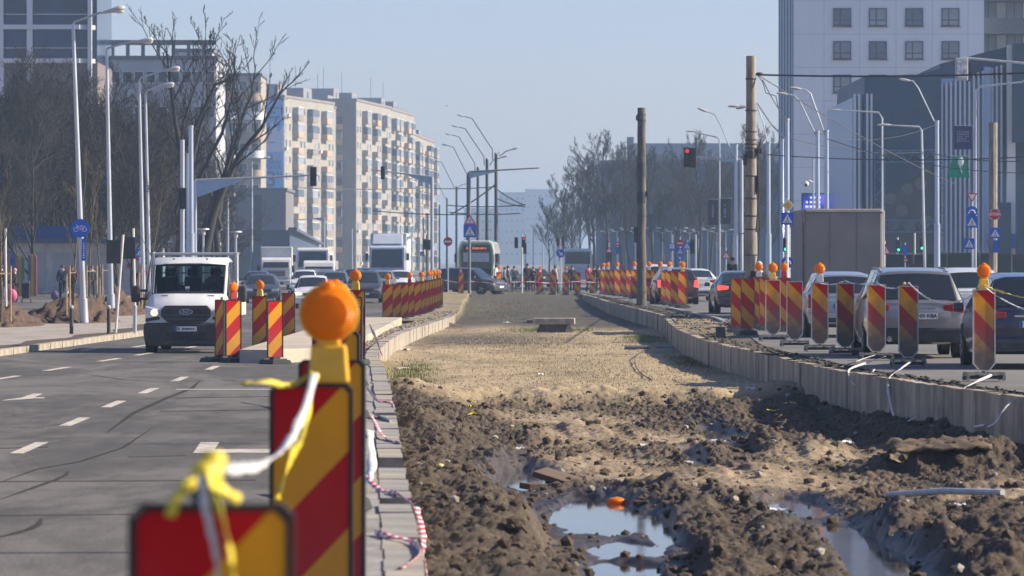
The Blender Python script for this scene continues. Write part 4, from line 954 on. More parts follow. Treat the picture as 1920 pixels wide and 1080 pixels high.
suv = car('suv', (7.42, 80.3, .4), -.01, pt_taupe, 'silver SUV with roof rails and pale plate, behind the muddy panels', GR, plate='B 105 KBA', rails=True, bigbump=True)
MB().box((.0, -1.7, 1.70), (.24, .12, .06), top=(.8, .6)).build('roof_antenna', m_trim, suv); MB().tube([(-.35, -2.13, 1.13), (.2, -2.17, 1.11)], .012, 5).build('rear_wiper', m_trim, suv)
lo = MB().tube([(-.45, -2.30, .42)], .05, 12) if False else MB().lathe([(.05, -.03), (.06, 0), (.05, .03)], (-.5, -2.30, .36), 14, 'Y'); lo.build('exhaust_pipe', m_chrome, suv, smooth=40)
log = car('suv', (8.62, 72.3, .4), -.012, pt_blue, 'dark blue hatchback with letters on its boot, nearest car behind the panels', GR, plate='B', scale=.955, bigbump=False)
lettering('L O G A N', .075, m_chrome, log, (.05, -2.262, .99), bold=.003)
car('hatch', (7.75, 101.5, .4), 0, pt_silver, 'small silver car between the grey truck and the silver SUV', GR, scale=1.03)
car('hatch', at(1806, 112, .4), 0, pt_white, 'white car glimpsed between the silver SUV and the dark hatchback', GR, scale=1.08)
car('sedan', (8.2, 192, .4), .06, pt_white, 'white saloon seen from behind past the red-lit dark hatchback', GR)
car('hatch', (6.75, 178, .4), .05, pt_red, 'dark red-black hatchback with lit tail lamp behind the corner panels', GR, lit=True, scale=1.02)
car('sedan', at(1383, 146, .4), .02, pt_dark, 'dark grey saloon with lit tail lamp behind the concrete pole', GR, lit=True)
car('sedan', at(1232, 226, .36), .1, pt_silver, 'silver saloon whose roof shows over the corner panels left of the dark pole', GR)
tx = car('suv', at(1226, 205, .38), .1, pt_white, 'white taxi with a red band on its roof right of the dark pole', GR)
MB().box((.0, .0, 1.70), (1.1, .5, .10), top=(.9, .8)).build('roof_band', M('taxi_red', (.5, .03, .03), .4), tx)
car('suv', (-7.45, 216, left_z(216)), PI + .02, pt_dark, 'dark saloon with chrome grille beside the huge amber lamp', GL, 'front', scale=.97)
car('sedan', at(751, 268, .18), PI, pt_white, 'white saloon directly before the box lorry', GL, 'front')
car('sedan', at(717, 262, .17), PI, pt_silver, 'silver white car half hidden by the dark saloon', GL, 'front')
car('sedan', at(664, 300, .2), PI, pt_dark, 'dark saloon roof in traffic left of the box lorry', GL, 'front')
car('hatch', at(682, 330, .2), PI, pt_grey, 'grey car roof far back in traffic beside the box lorry', GL, 'front')
car('hatch', at(587, 194, .05), PI + .03, pt_white, 'white hatchback with lit headlamp mostly behind the huge amber lamp', GL, 'front', lit=True)
car('sedan', at(492, 214, .1), PI + .05, pt_dark, 'dark saloon beside the white pickup bed, pale headlamp', GL, 'front')
car('sedan', at(483, 252, .16), PI + .05, pt_blue, 'dark blue car between pickup and white box van', GL, 'front')
car('hatch', at(572, 262, .17), PI + .03, pt_white, 'white hatchback squeezed beside the white panel van', GL, 'front')
car('hatch', at(628, 240, .14), PI + .03, pt_grey, 'grey hatchback roof just behind the huge amber lamp', GL, 'front')
car('suv', at(880, 262, .17), 4.2, pt_dark, 'dark car turning across the crossing before the green tram', None, 'front', scale=.98)
car('sedan', at(1000, 330, .2), .3, pt_blue, 'dark car far behind the pedestrians at the crossing', None, 'rear')

# cab-over trucks and vans in the distance
def lorry(name, loc, rz, w, cab_h, box, pcab, pbox, label, group, cat='lorry', vis=False, tank=False):
    """cab front at +Y; box = (length, height top, width)"""
    r = empty(name, loc, rz, label, cat, group); L = box[0] / 2
    f = L + .2
    MB().prism([(f - .1, .45), (f + 1.75, .45), (f + 1.85, .9), (f + 1.82, 1.5), (f + 1.62, cab_h - .15), (f + 1.4, cab_h), (f - .1, cab_h)], -w / 2, w / 2, axis='X').build('cab', pcab, r, bevel=.06)
    MB().add([(-w * .44, f + 1.835, 1.55), (w * .44, f + 1.835, 1.55), (w * .42, f + 1.66, cab_h - .28), (-w * .42, f + 1.66, cab_h - .28), (-w * .44, f + 1.80, 1.55), (w * .44, f + 1.80, 1.55), (w * .42, f + 1.60, cab_h - .28), (-w * .42, f + 1.60, cab_h - .28)],
             [(0, 1, 2, 3), (0, 4, 5, 1), (1, 5, 6, 2), (2, 6, 7, 3), (3, 7, 4, 0)]).build('windscreen', m_glass, r)
    for sx in (1, -1):
        MB().box((sx * w / 2, f + .9, cab_h - .75), (.02, .9, .62)).build('side_window', m_glass, r)
        MB().box((sx * w * .36, f + 1.87, .85), (w * .2, .03, .2)).build('headlight', m_head, r, bevel=.02)
        MB().box((sx * (w / 2 + .18), f + 1.6, cab_h - .8), (.20, .12, .50)).build('wing_mirror', m_trim, r, bevel=.03)
    MB().box((0, f + 1.86, 1.15), (w * .62, .03, .36)).build('grille', m_trim, r)
    for k in range(3): MB().box((0, f + 1.885, 1.04 + .11 * k), (w * .6, .02, .03)).build('grille_bar', pcab, r)
    MB().prism([(-w / 2, .35), (w / 2, .35), (w / 2, .7), (-w / 2, .7)], f + 1.4, f + 1.9).build('front_bumper', pcab, r, bevel=.05)
    if vis: MB().prism([(f + 1.3, cab_h), (f + 1.45, cab_h + .1), (f + .9, cab_h + .75), (f + .1, cab_h + .8), (f + .1, cab_h)], -w * .42, w * .42, axis='X').build('wind_deflector', pcab, r, bevel=.05)
    MB().box((0, 0, (.95 + box[1]) / 2), (box[2], box[0], box[1] - .95)).build('cargo_box', pbox, r, bevel=.05)
    MB().box((0, 0, .78), (w * .7, box[0] + .6, .22)).build('chassis', m_trim, r)
    for y in (f + .85, -L * .55): 
        for sx in (1, -1): wheel(r, sx * (w / 2 - .16), y, .48, .28, m_trim)
    return r
m_tarp = M('grey_tarpaulin', (.215, .195, .18), .75, var=.12, scale=1.2, bump=.6, bscale=2.2, dirt=(.20, .185, .17), dirt_amt=.4, dscale=.8)
m_boxw = M('lorry_box', (.52, .55, .58), .5, var=.06, dirt=(.3, .3, .3), dirt_amt=.3)
pt_cab = paint('pale_blue_white', (.50, .56, .64))
lorry('box_lorry', (gx(733, 303), 303, .2), PI - .02, 2.5, 3.1, (7.0, 3.95, 2.55), pt_cab, m_boxw, 'pale blue-white box lorry facing us with roof deflector in the traffic', GL, vis=True)
lorry('tipper_lorry', (gx(592, 322), 322, .2), PI, 2.4, 3.0, (6.0, 2.7, 2.4), pt_white, m_boxw, 'white lorry cab behind the white panel van', GL)
lorry('box_van', (gx(519, 300), 300, .2), PI + .04, 2.05, 2.25, (4.2, 3.0, 2.2), pt_white, m_boxw, 'white box van facing us left of the other lorries', GL, 'van')
lorry('panel_van', (gx(603, 266), 266, .18), PI, 1.95, 2.05, (3.6, 2.02, 1.95), pt_white, pt_white, 'white panel van just above the huge amber lamp', GL, 'van')
tk = empty('tarp_truck', (gx(1581, 133), 136, .4), 0, 'grey tarpaulin box truck seen from behind past the striped panels', 'truck', GR)
MB().prism([(-1.25, .95), (1.25, .95), (1.25, 3.42), (-1.25, 3.42)], -3, 3).build('tarpaulin', m_tarp, tk, bevel=.09)
MB().box((0, -3.02, .90), (2.5, .06, .14)).build('tail_beam', m_trim, tk); MB().box((0, 0, .75), (1.6, 6.2, .2)).build('chassis', m_trim, tk)
MB().prism([(-1.1, .5), (1.1, .5), (1.1, 2.5), (-1.1, 2.5)], 3.2, 4.9).build('cab', pt_white, tk, bevel=.1)
MB().tube([(-1.253, -3.03, 1.0), (-1.253, -3.03, 3.3)], .02, 6).build('corner_strap', m_trim, tk); MB().tube([(1.262, -3.03, 1.0), (1.262, -3.03, 3.36)], .022, 6).build('corner_strap', m_rimw, tk)
for sx in (1, -1):
    wheel(tk, sx * 1.0, -1.6, .45, .3, m_trim); wheel(tk, sx * 1.0, 3.9, .45, .28, m_trim)
    MB().box((sx * .9, -3.06, .72), (.35, .04, .12)).build('tail_light', m_red, tk)

for k in range(7): MB().box((-1.05 + .35 * k, -3.015, 1.08), (.05, .03, .16)).build('buckle', m_galvd, tk)
for z in (1.05, 3.30): MB().box((0, -3.008, z), (2.46, .02, .05)).build('hem_band', M('tarp_band', (.15, .14, .135), .7), tk)
for x in (-.42, .42): MB().tube([(x, -3.004, 1.1), (x, -3.006, 3.25)], .012, 4).build('seam', MATS['tarp_band'], tk)
plate_obj(tk, -3.06, .90, 'B 72 TRK', -1, x=.5) if False else MB().box((.45, -3.06, .90), (.52, .02, .11)).build('number_plate', m_plate, tk)
# ------------------------------------------------------------------ the white pickup van facing us
def pickup():
    r = empty('dropside_van', (-7.74, 104.2, 0), PI - .004, 'white dropside van with black bumper driving towards us beside the panels', 'van')
    rows = [(.15, 1.0, .48, 1.22, .93, 2.17), (.22, 1.01, .45, 1.24, .93, 2.24), (.62, 1.01, .42, 1.24, .93, 2.28), (.70, 1.01, .42, 1.24, .93, 2.285), (1.26, 1.01, .42, 1.23, .91, 2.265), (1.48, 1.01, .42, 1.23, .905, 2.10), (2.08, 1.005, .42, 1.24, .90, 1.42), (2.45, .985, .42, 1.14, .84, 1.27), (2.63, .97, .42, 1.02, .80, 1.13), (2.70, .94, .42, .90, .76, .98)]
    body, parts = shell(rows, (1, 6), .93)
    # leave the windscreen open in the shell: drop the top faces between the roof edge and the bonnet
    n = 16; keepf, keepm = [], []; body.f.pop(-2); body.m.pop(-2)
    for f, m in zip(body.f, body.m):
        rowi = {v // n for v in f}; js = {v % n for v in f}
        if rowi == {5, 6} and js <= {6, 7, 8, 9}: continue
        keepf.append(f); keepm.append(m)
    body.f, body.m = keepf, keepm
    body.build('body', pt_white, r, smooth=42)
    mg = bpy.data.materials.new('clear_glass'); mg.use_nodes = True; nt = mg.node_tree; N = nt.nodes
    gl = N.new('ShaderNodeBsdfGlossy'); gl.inputs['Roughness'].default_value = .03; tr = N.new('ShaderNodeBsdfTransparent'); tr.inputs[0].default_value = (.62, .72, .72, 1)
    fr_ = N.new('ShaderNodeFresnel'); fr_.inputs[0].default_value = 1.5; mx = N.new('ShaderNodeMixShader'); nt.links.new(fr_.outputs[0], mx.inputs[0]); nt.links.new(tr.outputs[0], mx.inputs[1]); nt.links.new(gl.outputs[0], mx.inputs[2]); nt.links.new(mx.outputs[0], N['Material Output'].inputs[0])
    R = [ring(x) for x in rows]
    g = MB(); V = []
    for t in (-1, -.5, 0, .5, 1):
        a = Vector((.90 * .94 * t, 2.078, 1.430 - .03 * t * t)); b = Vector((.905 * .94 * t, 1.482, 2.108 - .03 * t * t)); V += [tuple(a), tuple(b)]
    g.v = V; g.f = [(2 * k, 2 * k + 2, 2 * k + 3, 2 * k + 1) for k in range(4)]; g.m = [0] * 4
    g.build('windscreen', mg, r, smooth=40)
    fz = MB(); loop = [V[0], V[2], V[4], V[6], V[8], V[9], V[7], V[5], V[3], V[1]]
    fz.tube(loop + [loop[0], loop[1]], .028, 6, caps=False); fz.build('windscreen_seal', m_trim, r, smooth=40)
    for nm, m in parts:
        if nm == 'side_window': m.build(nm, m_glass, r)
    for c_, s_ in (((0, .18, 1.40), (1.84, .04, .42)), ((0, .18, 2.14), (1.80, .04, .16)), ((-.86, .18, 1.83), (.14, .04, .5)), ((.86, .18, 1.83), (.14, .04, .5)), ((0, .18, 1.83), (.16, .04, .5))): MB().box(c_, s_).build('rear_cab_panel', m_trim, r)
    for x in (-.43, .43): MB().box((x, .18, 1.83), (.70, .012, .46)).build('rear_cab_window', mg, r)
    MB().box((0, 1.72, 1.28), (1.76, .62, .16)).build('dashboard', m_trim, r, bevel=.05)
    m_seat = M('seat_fabric', (.022, .022, .025), .9)
    for x in (-.55, .0, .55):
        s = MB().box((x, .62, 1.45), (.46, .16, .72), top=(.9, .8)).build('seat', m_seat, r, bevel=.05)
        MB().box((x, .62, 1.92), (.26, .12, .2)).build('headrest', m_seat, s, bevel=.04)
    MB().lathe([(.17, -.012), (.19, 0), (.17, .012)], (-.5, 1.32, 1.5), 18, 'Y').build('steering_wheel', m_trim, r)
    MB().box((.03, 1.98, 1.50), (.10, .02, .16)).build('paper_permit', m_plate, r)
    # face
    MB().prism([(-.98, .24), (-.90, .16), (.90, .16), (.98, .24), (1.015, .50), (1.0, .72), (-1.0, .72), (-1.015, .50)], 2.35, 2.82).build('front_bumper', m_trim, r, bevel=.06)
    MB().box((0, 2.83, .44), (.95, .02, .09)).box((0, 2.83, .34), (1.0, .02, .05)).build('bumper_slot', m_black, r)
    gp = [(-.44, .73), (.44, .73), (.60, .88), (.60, 1.02), (.50, 1.13), (-.50, 1.13), (-.60, 1.02), (-.60, .88)]
    gr = MB().prism(gp, 2.60, 2.775).build('grille', m_trim, r, bevel=.02)
    for k, (z, w) in enumerate(((.81, .96), (.90, 1.10), (1.06, 1.04))): MB().box((0, 2.79, z), (w, .03, .035)).build('grille_bar', M('grille_grey', (.06, .06, .062), .4), gr)
    em = MB(); em.prism([(.16 * math.cos(2 * PI * k / 20), .98 + .065 * math.sin(2 * PI * k / 20)) for k in range(20)], 2.77, 2.80).build('emblem_rim', m_chrome, gr)
    e2 = MB().prism([(.148 * math.cos(2 * PI * k / 20), .98 + .055 * math.sin(2 * PI * k / 20)) for k in range(20)], 2.79, 2.806).build('emblem', M('emblem_blue', (.01, .03, .16), .3, coat=.5), gr)
    lettering('Ford', .075, m_chrome, gr, (0, 2.812, .98), (PI / 2, 0, PI))
    for sx in (1, -1):
        h = MB().prism([(sx * .64, .86), (sx * .97, .82), (sx * .985, 1.12), (sx * .70, 1.06), (sx * .62, .96)], 2.40, 2.735).build('headlight', m_head, r, bevel=.03)
        if sx > 0: MB().lathe([(.07, 0), (.085, .02), (.05, .04)], (sx * .76, 2.715, .96), 14, 'Y').build('bulb', m_headlit, h)
        MB().prism([(sx * .62, .80), (sx * .97, .74), (sx * .97, .82), (sx * .64, .86)], 2.45, 2.73).build('indicator', m_trim, h)
        MB().tube([(sx * .99, 1.85, 1.28), (sx * 1.20, 1.86, 1.28)], .032, 6).build('mirror_arm', m_trim, r); MB().tube([(sx * .99, 1.85, 1.48), (sx * 1.20, 1.86, 1.48)], .03, 6).build('mirror_arm', m_trim, r)
        MB().box((sx * 1.28, 1.88, 1.40), (.21, .13, .40)).build('wing_mirror', m_trim, r, bevel=.05)
        MB().box((sx * .42, 2.215, 1.345), (.42, .06, .03), rot=Euler((-.38, 0, sx * .05))).build('bonnet_vent', m_trim, r)
        MB().box((sx * .40, 1.45, 2.235), (.05, .05, .03)).build('roof_mount', m_trim, r)
        wheel(r, sx * .86, 1.95, .34, .23, m_trim); wheel(r, sx * .84, -1.55, .34, .24, m_trim)
        MB().lathe([(.40, -.005), (.40, .005)], (sx * 1.0, 1.95, .36), 20, 'X').build('wheel_arch', m_arch, r)
    MB().tube([(-.06, 2.10, 1.43), (-.62, 2.06, 1.48)], .012, 5).build('wiper', m_trim, r); MB().tube([(.55, 2.10, 1.43), (.03, 2.07, 1.47)], .012, 5).build('wiper', m_trim, r)
    p = plate_obj(r, 2.835, .575, '', 1); lettering('B', .098, m_ink, p, (.17, 2.846, .575), (PI / 2, 0, PI), bold=.002); print_marks(p, 6, 1, .30, .09, m_ink, (-.06, 2.845, .575), seed=3, fill=1)
    # load bed and frame
    m_beige = M('bed_boards', (.55, .50, .43), .6, var=.1, dirt=(.3, .25, .2), dirt_amt=.4)
    MB().box((0, -1.55, .82), (2.02, 3.1, .1)).build('bed_floor', m_trim, r)
    for sx in (1, -1):
        MB().box((sx * 1.02, -1.55, 1.06), (.04, 3.1, .42)).build('bed_side', m_beige, r)
        MB().tube([(sx * 1.02, -.02, .5), (sx * 1.02, -.02, 2.40)], .045, 6).build('frame_post', M('galvanised_bar', (.42, .43, .44), .45, .5), r)
    MB().box((0, -3.1, 1.06), (2.04, .04, .42)).build('tailgate', m_beige, r)
    mgv = MATS['galvanised_bar']
    MB().tube([(-1.05, -.02, 2.36), (1.05, -.02, 2.36)], .04, 6).build('frame_bar', mgv, r)
    for z in (1.4, 1.65, 1.9, 2.1): MB().tube([(-1.02, -.05, z), (1.02, -.05, z)], .018, 5).build('frame_rail', mgv, r)
    MB().tube([(1.1, -.02, 2.37), (-1.1, -.02, 2.37)], .02, 5).build('frame_bar', mgv, r)
    MB().prism([(-1.4, .5), (-.7, .5), (-.7, .80), (-1.4, .80)], -.9, .9, axis='X').build('underframe', m_trim, r)
    return r
van = pickup()

# ------------------------------------------------------------------ tram and bus
pt_green = paint('tram_green', (.05, .30, .11)); m_led = M('led_display', (.8, .20, .08), .4, emit=.45)
tr = empty('tram', (gx(893, 284), 284, .2), PI - .03, 'green and white tram facing us at the crossing with orange display', 'tram')
rp = [(-1.2, .35), (1.2, .35), (1.2, 2.75), (1.08, 3.22), (.85, 3.36), (-.85, 3.36), (-1.08, 3.22), (-1.2, 2.75)]
MB().prism(rp, -12, 0).build('body', pt_white, tr, bevel=.06)
MB().prism([(x * 1.012, z * 1.004) for x, z in rp], -.5, .035).build('front_shell', pt_white, tr, bevel=.08)
MB().prism([(x * .93, .62 + (z - .35) * .865) for x, z in rp], .0, .05).build('green_frame', pt_green, tr, bevel=.05)
MB().prism([(-.98, .92), (.98, .92), (1.02, 2.66), (.90, 3.08), (-.90, 3.08), (-1.02, 2.66)], .03, .07).build('windscreen', m_glass, tr, bevel=.03)
MB().prism([(-1.13, .40), (1.13, .40), (1.13, .98), (-1.13, .98)], .02, .10).build('front_skirt', pt_white, tr, bevel=.04)
MB().prism([(-.86, 1.95), (.86, 1.95), (.86, 2.55), (-.86, 2.55)], .068, .075).build('sun_blind', M('pale_blind', (.42, .47, .52), .7), tr)
ds_ = MB().prism([(-.85, 2.68), (.85, 2.68), (.80, 3.02), (-.80, 3.02)], .068, .085).build('destination_display', m_trim, tr); lettering('41', .26, m_led, ds_, (.55, .095, 2.85), (PI / 2, 0, PI), bold=.004); print_marks(ds_, 8, 1, .95, .22, m_led, (-.22, .095, 2.85), seed=4, fill=1)
for sx in (1, -1):
    MB().box((sx * 1.38, .05, 2.2), (.16, .14, .6)).build('wing_mirror', m_trim, tr, bevel=.03); MB().box((sx * .8, .11, .72), (.36, .03, .14)).build('headlight', m_head, tr)
    for k in range(6): MB().box((sx * 1.2, -1.5 - 1.8 * k, 1.95), (.02, 1.5, 1.1)).build('side_window', m_glass, tr)
bu = empty('bus', (gx(1082, 388), 388, .2), 0, 'pale city bus rear with wide dark window beyond the crossing', 'bus')
MB().prism([(-1.25, .35), (1.25, .35), (1.25, 2.8), (1.12, 3.12), (-1.12, 3.12), (-1.25, 2.8)], -6, 6).build('body', pt_white, bu, bevel=.08)
MB().prism([(-1.16, 1.75), (1.08, 1.75), (1.08, 2.85), (-1.16, 2.85)], -6.04, -5.99).build('rear_window', m_glass, bu)
MB().box((0, -6.04, 1.05), (1.9, .05, .9)).build('engine_cover', m_boxw, bu)
for sx in (1, -1): MB().box((sx * 1.1, -6.03, 1.2), (.14, .05, .8)).build('tail_light', m_red, bu); MB().box((sx * 1.5, 5.8, 2.3), (.16, .2, .6)).build('wing_mirror', m_trim, bu)

# ------------------------------------------------------------------ people
m_skin = M('skin', (.42, .25, .18), .6)
def cloth(name, c): return M('cloth_' + name, c, .9, var=.15, scale=14, bump=.2)
def skinned(name, joints, bones, mat, parent, root=0, lvl=1):
    me = bpy.data.meshes.new(name); me.from_pydata([j[:3] for j in joints], bones, []); me.materials.append(mat)
    o = bpy.data.objects.new(name, me); COL.objects.link(o); o.parent = parent
    sk = o.modifiers.new('skin', 'SKIN'); sk.use_smooth_shade = True
    if not me.skin_vertices: 
        bm = bmesh.new(); bm.from_mesh(me); bm.verts.layers.skin.verify(); bm.to_mesh(me); bm.free()
    for i, j in enumerate(joints):
        v = me.skin_vertices[0].data[i]; rr = j[3]; v.radius = (rr, j[4] if len(j) > 4 else rr); v.use_root = (i == root)
    sb = o.modifiers.new('smooth', 'SUBSURF'); sb.levels = lvl; sb.render_levels = lvl
    return o
def person(loc, rz, label, coat, legs, hair, group=None, h=1.72, stride=.12, arm=None, bag=None, skirt=False, mask=False, sit=False, reach=None):
    """faces -Y when rz is 0"""
    r = empty('person', loc, rz, label, 'person', group); k = h / 1.72
    st = stride
    J = {'pel': (0, 0, .95), 'sp': (0, -.01, 1.18), 'ch': (0, -.005, 1.38), 'nk': (0, .0, 1.48), 'hd': (0, -.03, 1.60), 'tp': (0, -.025, 1.68),
         'hl': (.09, 0, .90), 'hr': (-.09, 0, .90), 'kl': (.10, -st * .7 - .03, .50), 'kr': (-.10, st * .3 - .03, .50), 'al': (.10, -st, .09), 'ar': (-.10, st, .10), 'tl': (.11, -st - .14, .03), 'tr': (-.11, st - .14, .04),
         'sl': (.18, 0, 1.42), 'sr': (-.18, 0, 1.42), 'el': (.24, .05 + st * .3, 1.15), 'er': (-.24, .05 - st * .3, 1.15), 'wl': (.22, -.06 + st * .4, .92), 'wr': (-.22, -.06 - st * .4, .92), 'gl': (.22, -.09 + st * .4, .82), 'gr': (-.22, -.09 - st * .4, .82)}
    if sit:
        J.update(kl=(.14, -.42, .92), kr=(-.12, -.42, .92), al=(.14, -.48, .50), ar=(-.12, -.48, .5), tl=(.14, -.62, .45), tr=(-.12, -.62, .45))
    if reach: J.update(er=(-.26, -.14, 1.16), wr=(-.20, -.38, reach), gr=(-.17, -.46, reach + .02), el=(.26, -.14, 1.16), wl=(.20, -.38, reach), gl=(.17, -.46, reach + .02))
    if arm: J.update(arm)
    J = {a: tuple(c * k for c in v) for a, v in J.items()}
    def sub(spec, links, nm, mat, lvl=1):
        names = [s[0] for s in spec]; jj = [J[s[0]] + tuple(x * k for x in s[1:]) for s in spec]
        return skinned(nm, jj, [(names.index(a), names.index(b)) for a, b in links], mat, r, 0, lvl)
    sub([('pel', .12, .09), ('sp', .12, .09), ('ch', .13, .09), ('nk', .055), ('hd', .082, .10), ('tp', .065, .08), ('hl', .08), ('hr', .08), ('kl', .055), ('kr', .055), ('al', .038), ('ar', .038), ('tl', .035), ('tr', .035),
         ('sl', .055), ('sr', .055), ('el', .042), ('er', .042), ('wl', .03), ('wr', .03), ('gl', .035, .02), ('gr', .035, .02)],
        [('pel', 'sp'), ('sp', 'ch'), ('ch', 'nk'), ('nk', 'hd'), ('hd', 'tp'), ('pel', 'hl'), ('pel', 'hr'), ('hl', 'kl'), ('kl', 'al'), ('al', 'tl'), ('hr', 'kr'), ('kr', 'ar'), ('ar', 'tr'), ('ch', 'sl'), ('ch', 'sr'), ('sl', 'el'), ('el', 'wl'), ('wl', 'gl'), ('sr', 'er'), ('er', 'wr'), ('wr', 'gr')], 'body', m_skin)
    J['hem'] = (0, 0, (.62 if skirt else .80) * k)
    sub([('ch', .165, .125), ('sp', .15, .12), ('pel', .165, .135), ('hem', .18 if skirt else .165, .15), ('sl', .085), ('sr', .085), ('el', .065), ('er', .065), ('wl', .05), ('wr', .05)],
        [('ch', 'sp'), ('sp', 'pel'), ('pel', 'hem'), ('ch', 'sl'), ('ch', 'sr'), ('sl', 'el'), ('el', 'wl'), ('sr', 'er'), ('er', 'wr')], 'coat', coat)
    sub([('pel', .14, .11), ('hl', .10), ('hr', .10), ('kl', .075), ('kr', .075), ('al', .058), ('ar', .058)], [('pel', 'hl'), ('pel', 'hr'), ('hl', 'kl'), ('kl', 'al'), ('hr', 'kr'), ('kr', 'ar')], 'trousers', legs)
    for a, t in (('al', 'tl'), ('ar', 'tr')): sub([(a, .055, .05), (t, .048, .035)], [(a, t)], 'shoe', m_black)
    hd = Vector(J['hd']); hx = MB(); hx.ball((hd.x, hd.y + .022, hd.z + .045), .108 * k, 10, 0, (.93, 1.0, .98)); hx.build('hair', hair, r, smooth=60)
    fc = MB().ball((hd.x, hd.y - .10 * k, hd.z - .01), .016, 6).build('nose', m_skin, r, smooth=60)
    for sx in (-.035, .035): MB().ball((hd.x + sx, hd.y - .088 * k, hd.z + .02), .012, 6).build('eye', m_ink, r)
    if mask: MB().ball((hd.x, hd.y - .055, hd.z - .05), .07, 8, 0, (.95, .75, .7)).build('face_mask', M('blue_mask', (.45, .62, .75), .8), r, smooth=60)
    return r
def carry(kind, loc, mat, label, s=1.0, cat='bag'):
    b = MB().ball((0, 0, .22 * s), .2 * s, 10, 0, (.85, .55, 1.05)); x = .09 * s
    b.tube([(-x, 0, .40 * s), (-x * .6, 0, .58 * s), (x * .6, 0, .58 * s), (x, 0, .40 * s)], .012, 5)
    return b.build(kind, mat, None, loc, smooth=60, label=label, cat=cat)
ck, cb, cg, cn, cr, cw = cloth('black', (.022, .022, .026)), cloth('dark_blue', (.03, .04, .075)), cloth('grey', (.14, .14, .15)), cloth('brown', (.10, .065, .045)), cloth('red', (.25, .03, .04)), cloth('white', (.6, .58, .55))
hb, hn_, hg = M('dark_hair', (.02, .016, .013), .6), M('brown_hair', (.09, .05, .03), .6), M('grey_wool_hat', (.45, .45, .47), .9); cj = cloth('jeans', (.06, .09, .16)); cmar = cloth('maroon', (.12, .02, .045))
GP = 'pedestrians at the far crossing'
person(at(930, 276, .21), 1.2, 'person in a pale jacket and dark hair stepping out beside the tram', cw, ck, hb, GP, 1.78)
person(at(946, 270, .21), 1.4, 'person in grey with back half turned just right of the tram', cg, ck, hb, GP, 1.6, stride=.2)
person(at(952, 272, .21), 1.5, 'person in a long black coat and pale trousers right of the tram', ck, cloth('pale', (.4, .39, .38)), hb, GP, 1.68, stride=.22, skirt=True)
person(at(989, 272, .21), .1, 'tall person in a long black coat beside the signal post', ck, ck, hb, GP, 1.82, skirt=True, stride=.05)
person(at(1000, 271, .21), -.3, 'person in a dark red long skirt next to the black-coated person', ck, cmar, hn_, GP, 1.62, skirt=True, stride=.05, arm={'el': (.24, -.1, 1.18), 'wl': (.12, -.26, 1.25), 'gl': (.06, -.3, 1.27)})
person(at(1041, 262, .21), .6, 'person in red-brown with a white scarf behind a striped panel', cn, ck, hn_, GP, 1.72)
MB().tube([Vector(at(1041, 262, .21)) + Vector(p) for p in ((.02, -.17, 1.45), (.09, -.2, 1.25), (.13, -.2, 1.0), (.13, -.19, .85))], [.05, .05, .045, .03], 6).build('scarf', cw, None, smooth=60, label='white scarf hanging down the front of the red-brown pedestrian', cat='scarf')
person(at(1073, 274, .21), 0, 'stocky person in black standing before the bus rear', ck, ck, hb, GP, 1.7, stride=.02)
person(at(1104, 268, .21), .8, 'person in a dark red jacket right of the bus', cr, ck, hn_, GP, 1.74)
person(at(1114, 270, .21), -.6, 'person in maroon with dark hair between panels right of the bus', cmar, cj, hb, GP, 1.66)
person(at(1122, 262, .21), .2, 'person in black nearest the start of the corner panels', ck, ck, hb, GP, 1.72, stride=.16)
person(at(964, 280, .21), .3, 'person in dark blue pushing a wheeled frame by the signal post', cb, ck, hb, GP, 1.66, reach=1.0)
person(at(1423, 116, .42), .2, 'worker in black with a pale grey cap behind the lamp panels', ck, ck, hg, None, 1.74, stride=.04)
person(at(1281, 212, .33), .1, 'pedestrian in black with a pale cap beyond the dark hatchback roof', ck, ck, hg, None, 1.76)
person(at(1373, 190, .5), .5, 'pedestrian in black beside the steel pole behind the dark saloon', ck, ck, hb, None, 1.85)
pl = .2 + .15
person(at(117, 205, pl - .06), .15, 'shopper in dark blue with pale blue face mask by the soil mound', cb, ck, hb, 'shoppers on the footway', 1.70, stride=.06, mask=True)
person(at(136, 214, pl - .06), -.2, 'shopper with long dark hair half hidden by the sapling stakes', cmar, ck, hb, 'shoppers on the footway', 1.68, stride=.1)
person(at(172, 222, pl - .06), .4, 'shopper in black just behind the cycle sign post', ck, ck, hn_, 'shoppers on the footway', 1.66)
person(at(28, 196, pl - .06), -1.4, 'elderly person in a pink hat pushing a black shopping trolley', ck, ck, M('pink_hat', (.62, .25, .33), .9), 'shoppers on the footway', 1.55, stride=.14, reach=.98)
person(at(3, 198, pl - .06), -1.2, 'person in black cut by the frame edge beside the pink bag', ck, ck, hb, 'shoppers on the footway', 1.7)
drv = person((-7.74 + .56, 104.2 - .55, .78), .1, 'van driver in dark clothes seen through the windscreen of the white van', cg, ck, hb, None, 1.72, sit=True, stride=.02, reach=1.05)
drv.location = (-7.74 + .52, 104.2 - .72, .27)
carry('carrier_bag', at(103, 203.8, pl - .06), M('violet_bag', (.11, .07, .16), .6), 'violet shopping bag held by the masked shopper', 1.15)
carry('carrier_bag', at(125, 203.9, pl - .06), M('white_bag', (.62, .62, .63), .6), 'white plastic carrier bag in the masked shopper\'s other hand', 1.1)
carry('carrier_bag', at(22, 194.8, pl - .06), M('pink_bag', (.55, .08, .20), .6), 'bright pink wheeled bag beside the pink-hatted person', 1.5)
t = empty('shopping_trolley', at(49, 195.5, pl - .06), 0, 'black upright shopping trolley pushed along the footway', 'trolley')
MB().box((0, 0, .55), (.34, .28, .72), top=(1.1, 1.0)).build('bag', ck, t, bevel=.04)
MB().tube([(-.14, .16, .12), (-.14, .18, 1.0), (.14, .18, 1.0), (.14, .16, .12)], .014, 5).build('frame', MATS['galvanised_bar'], t)
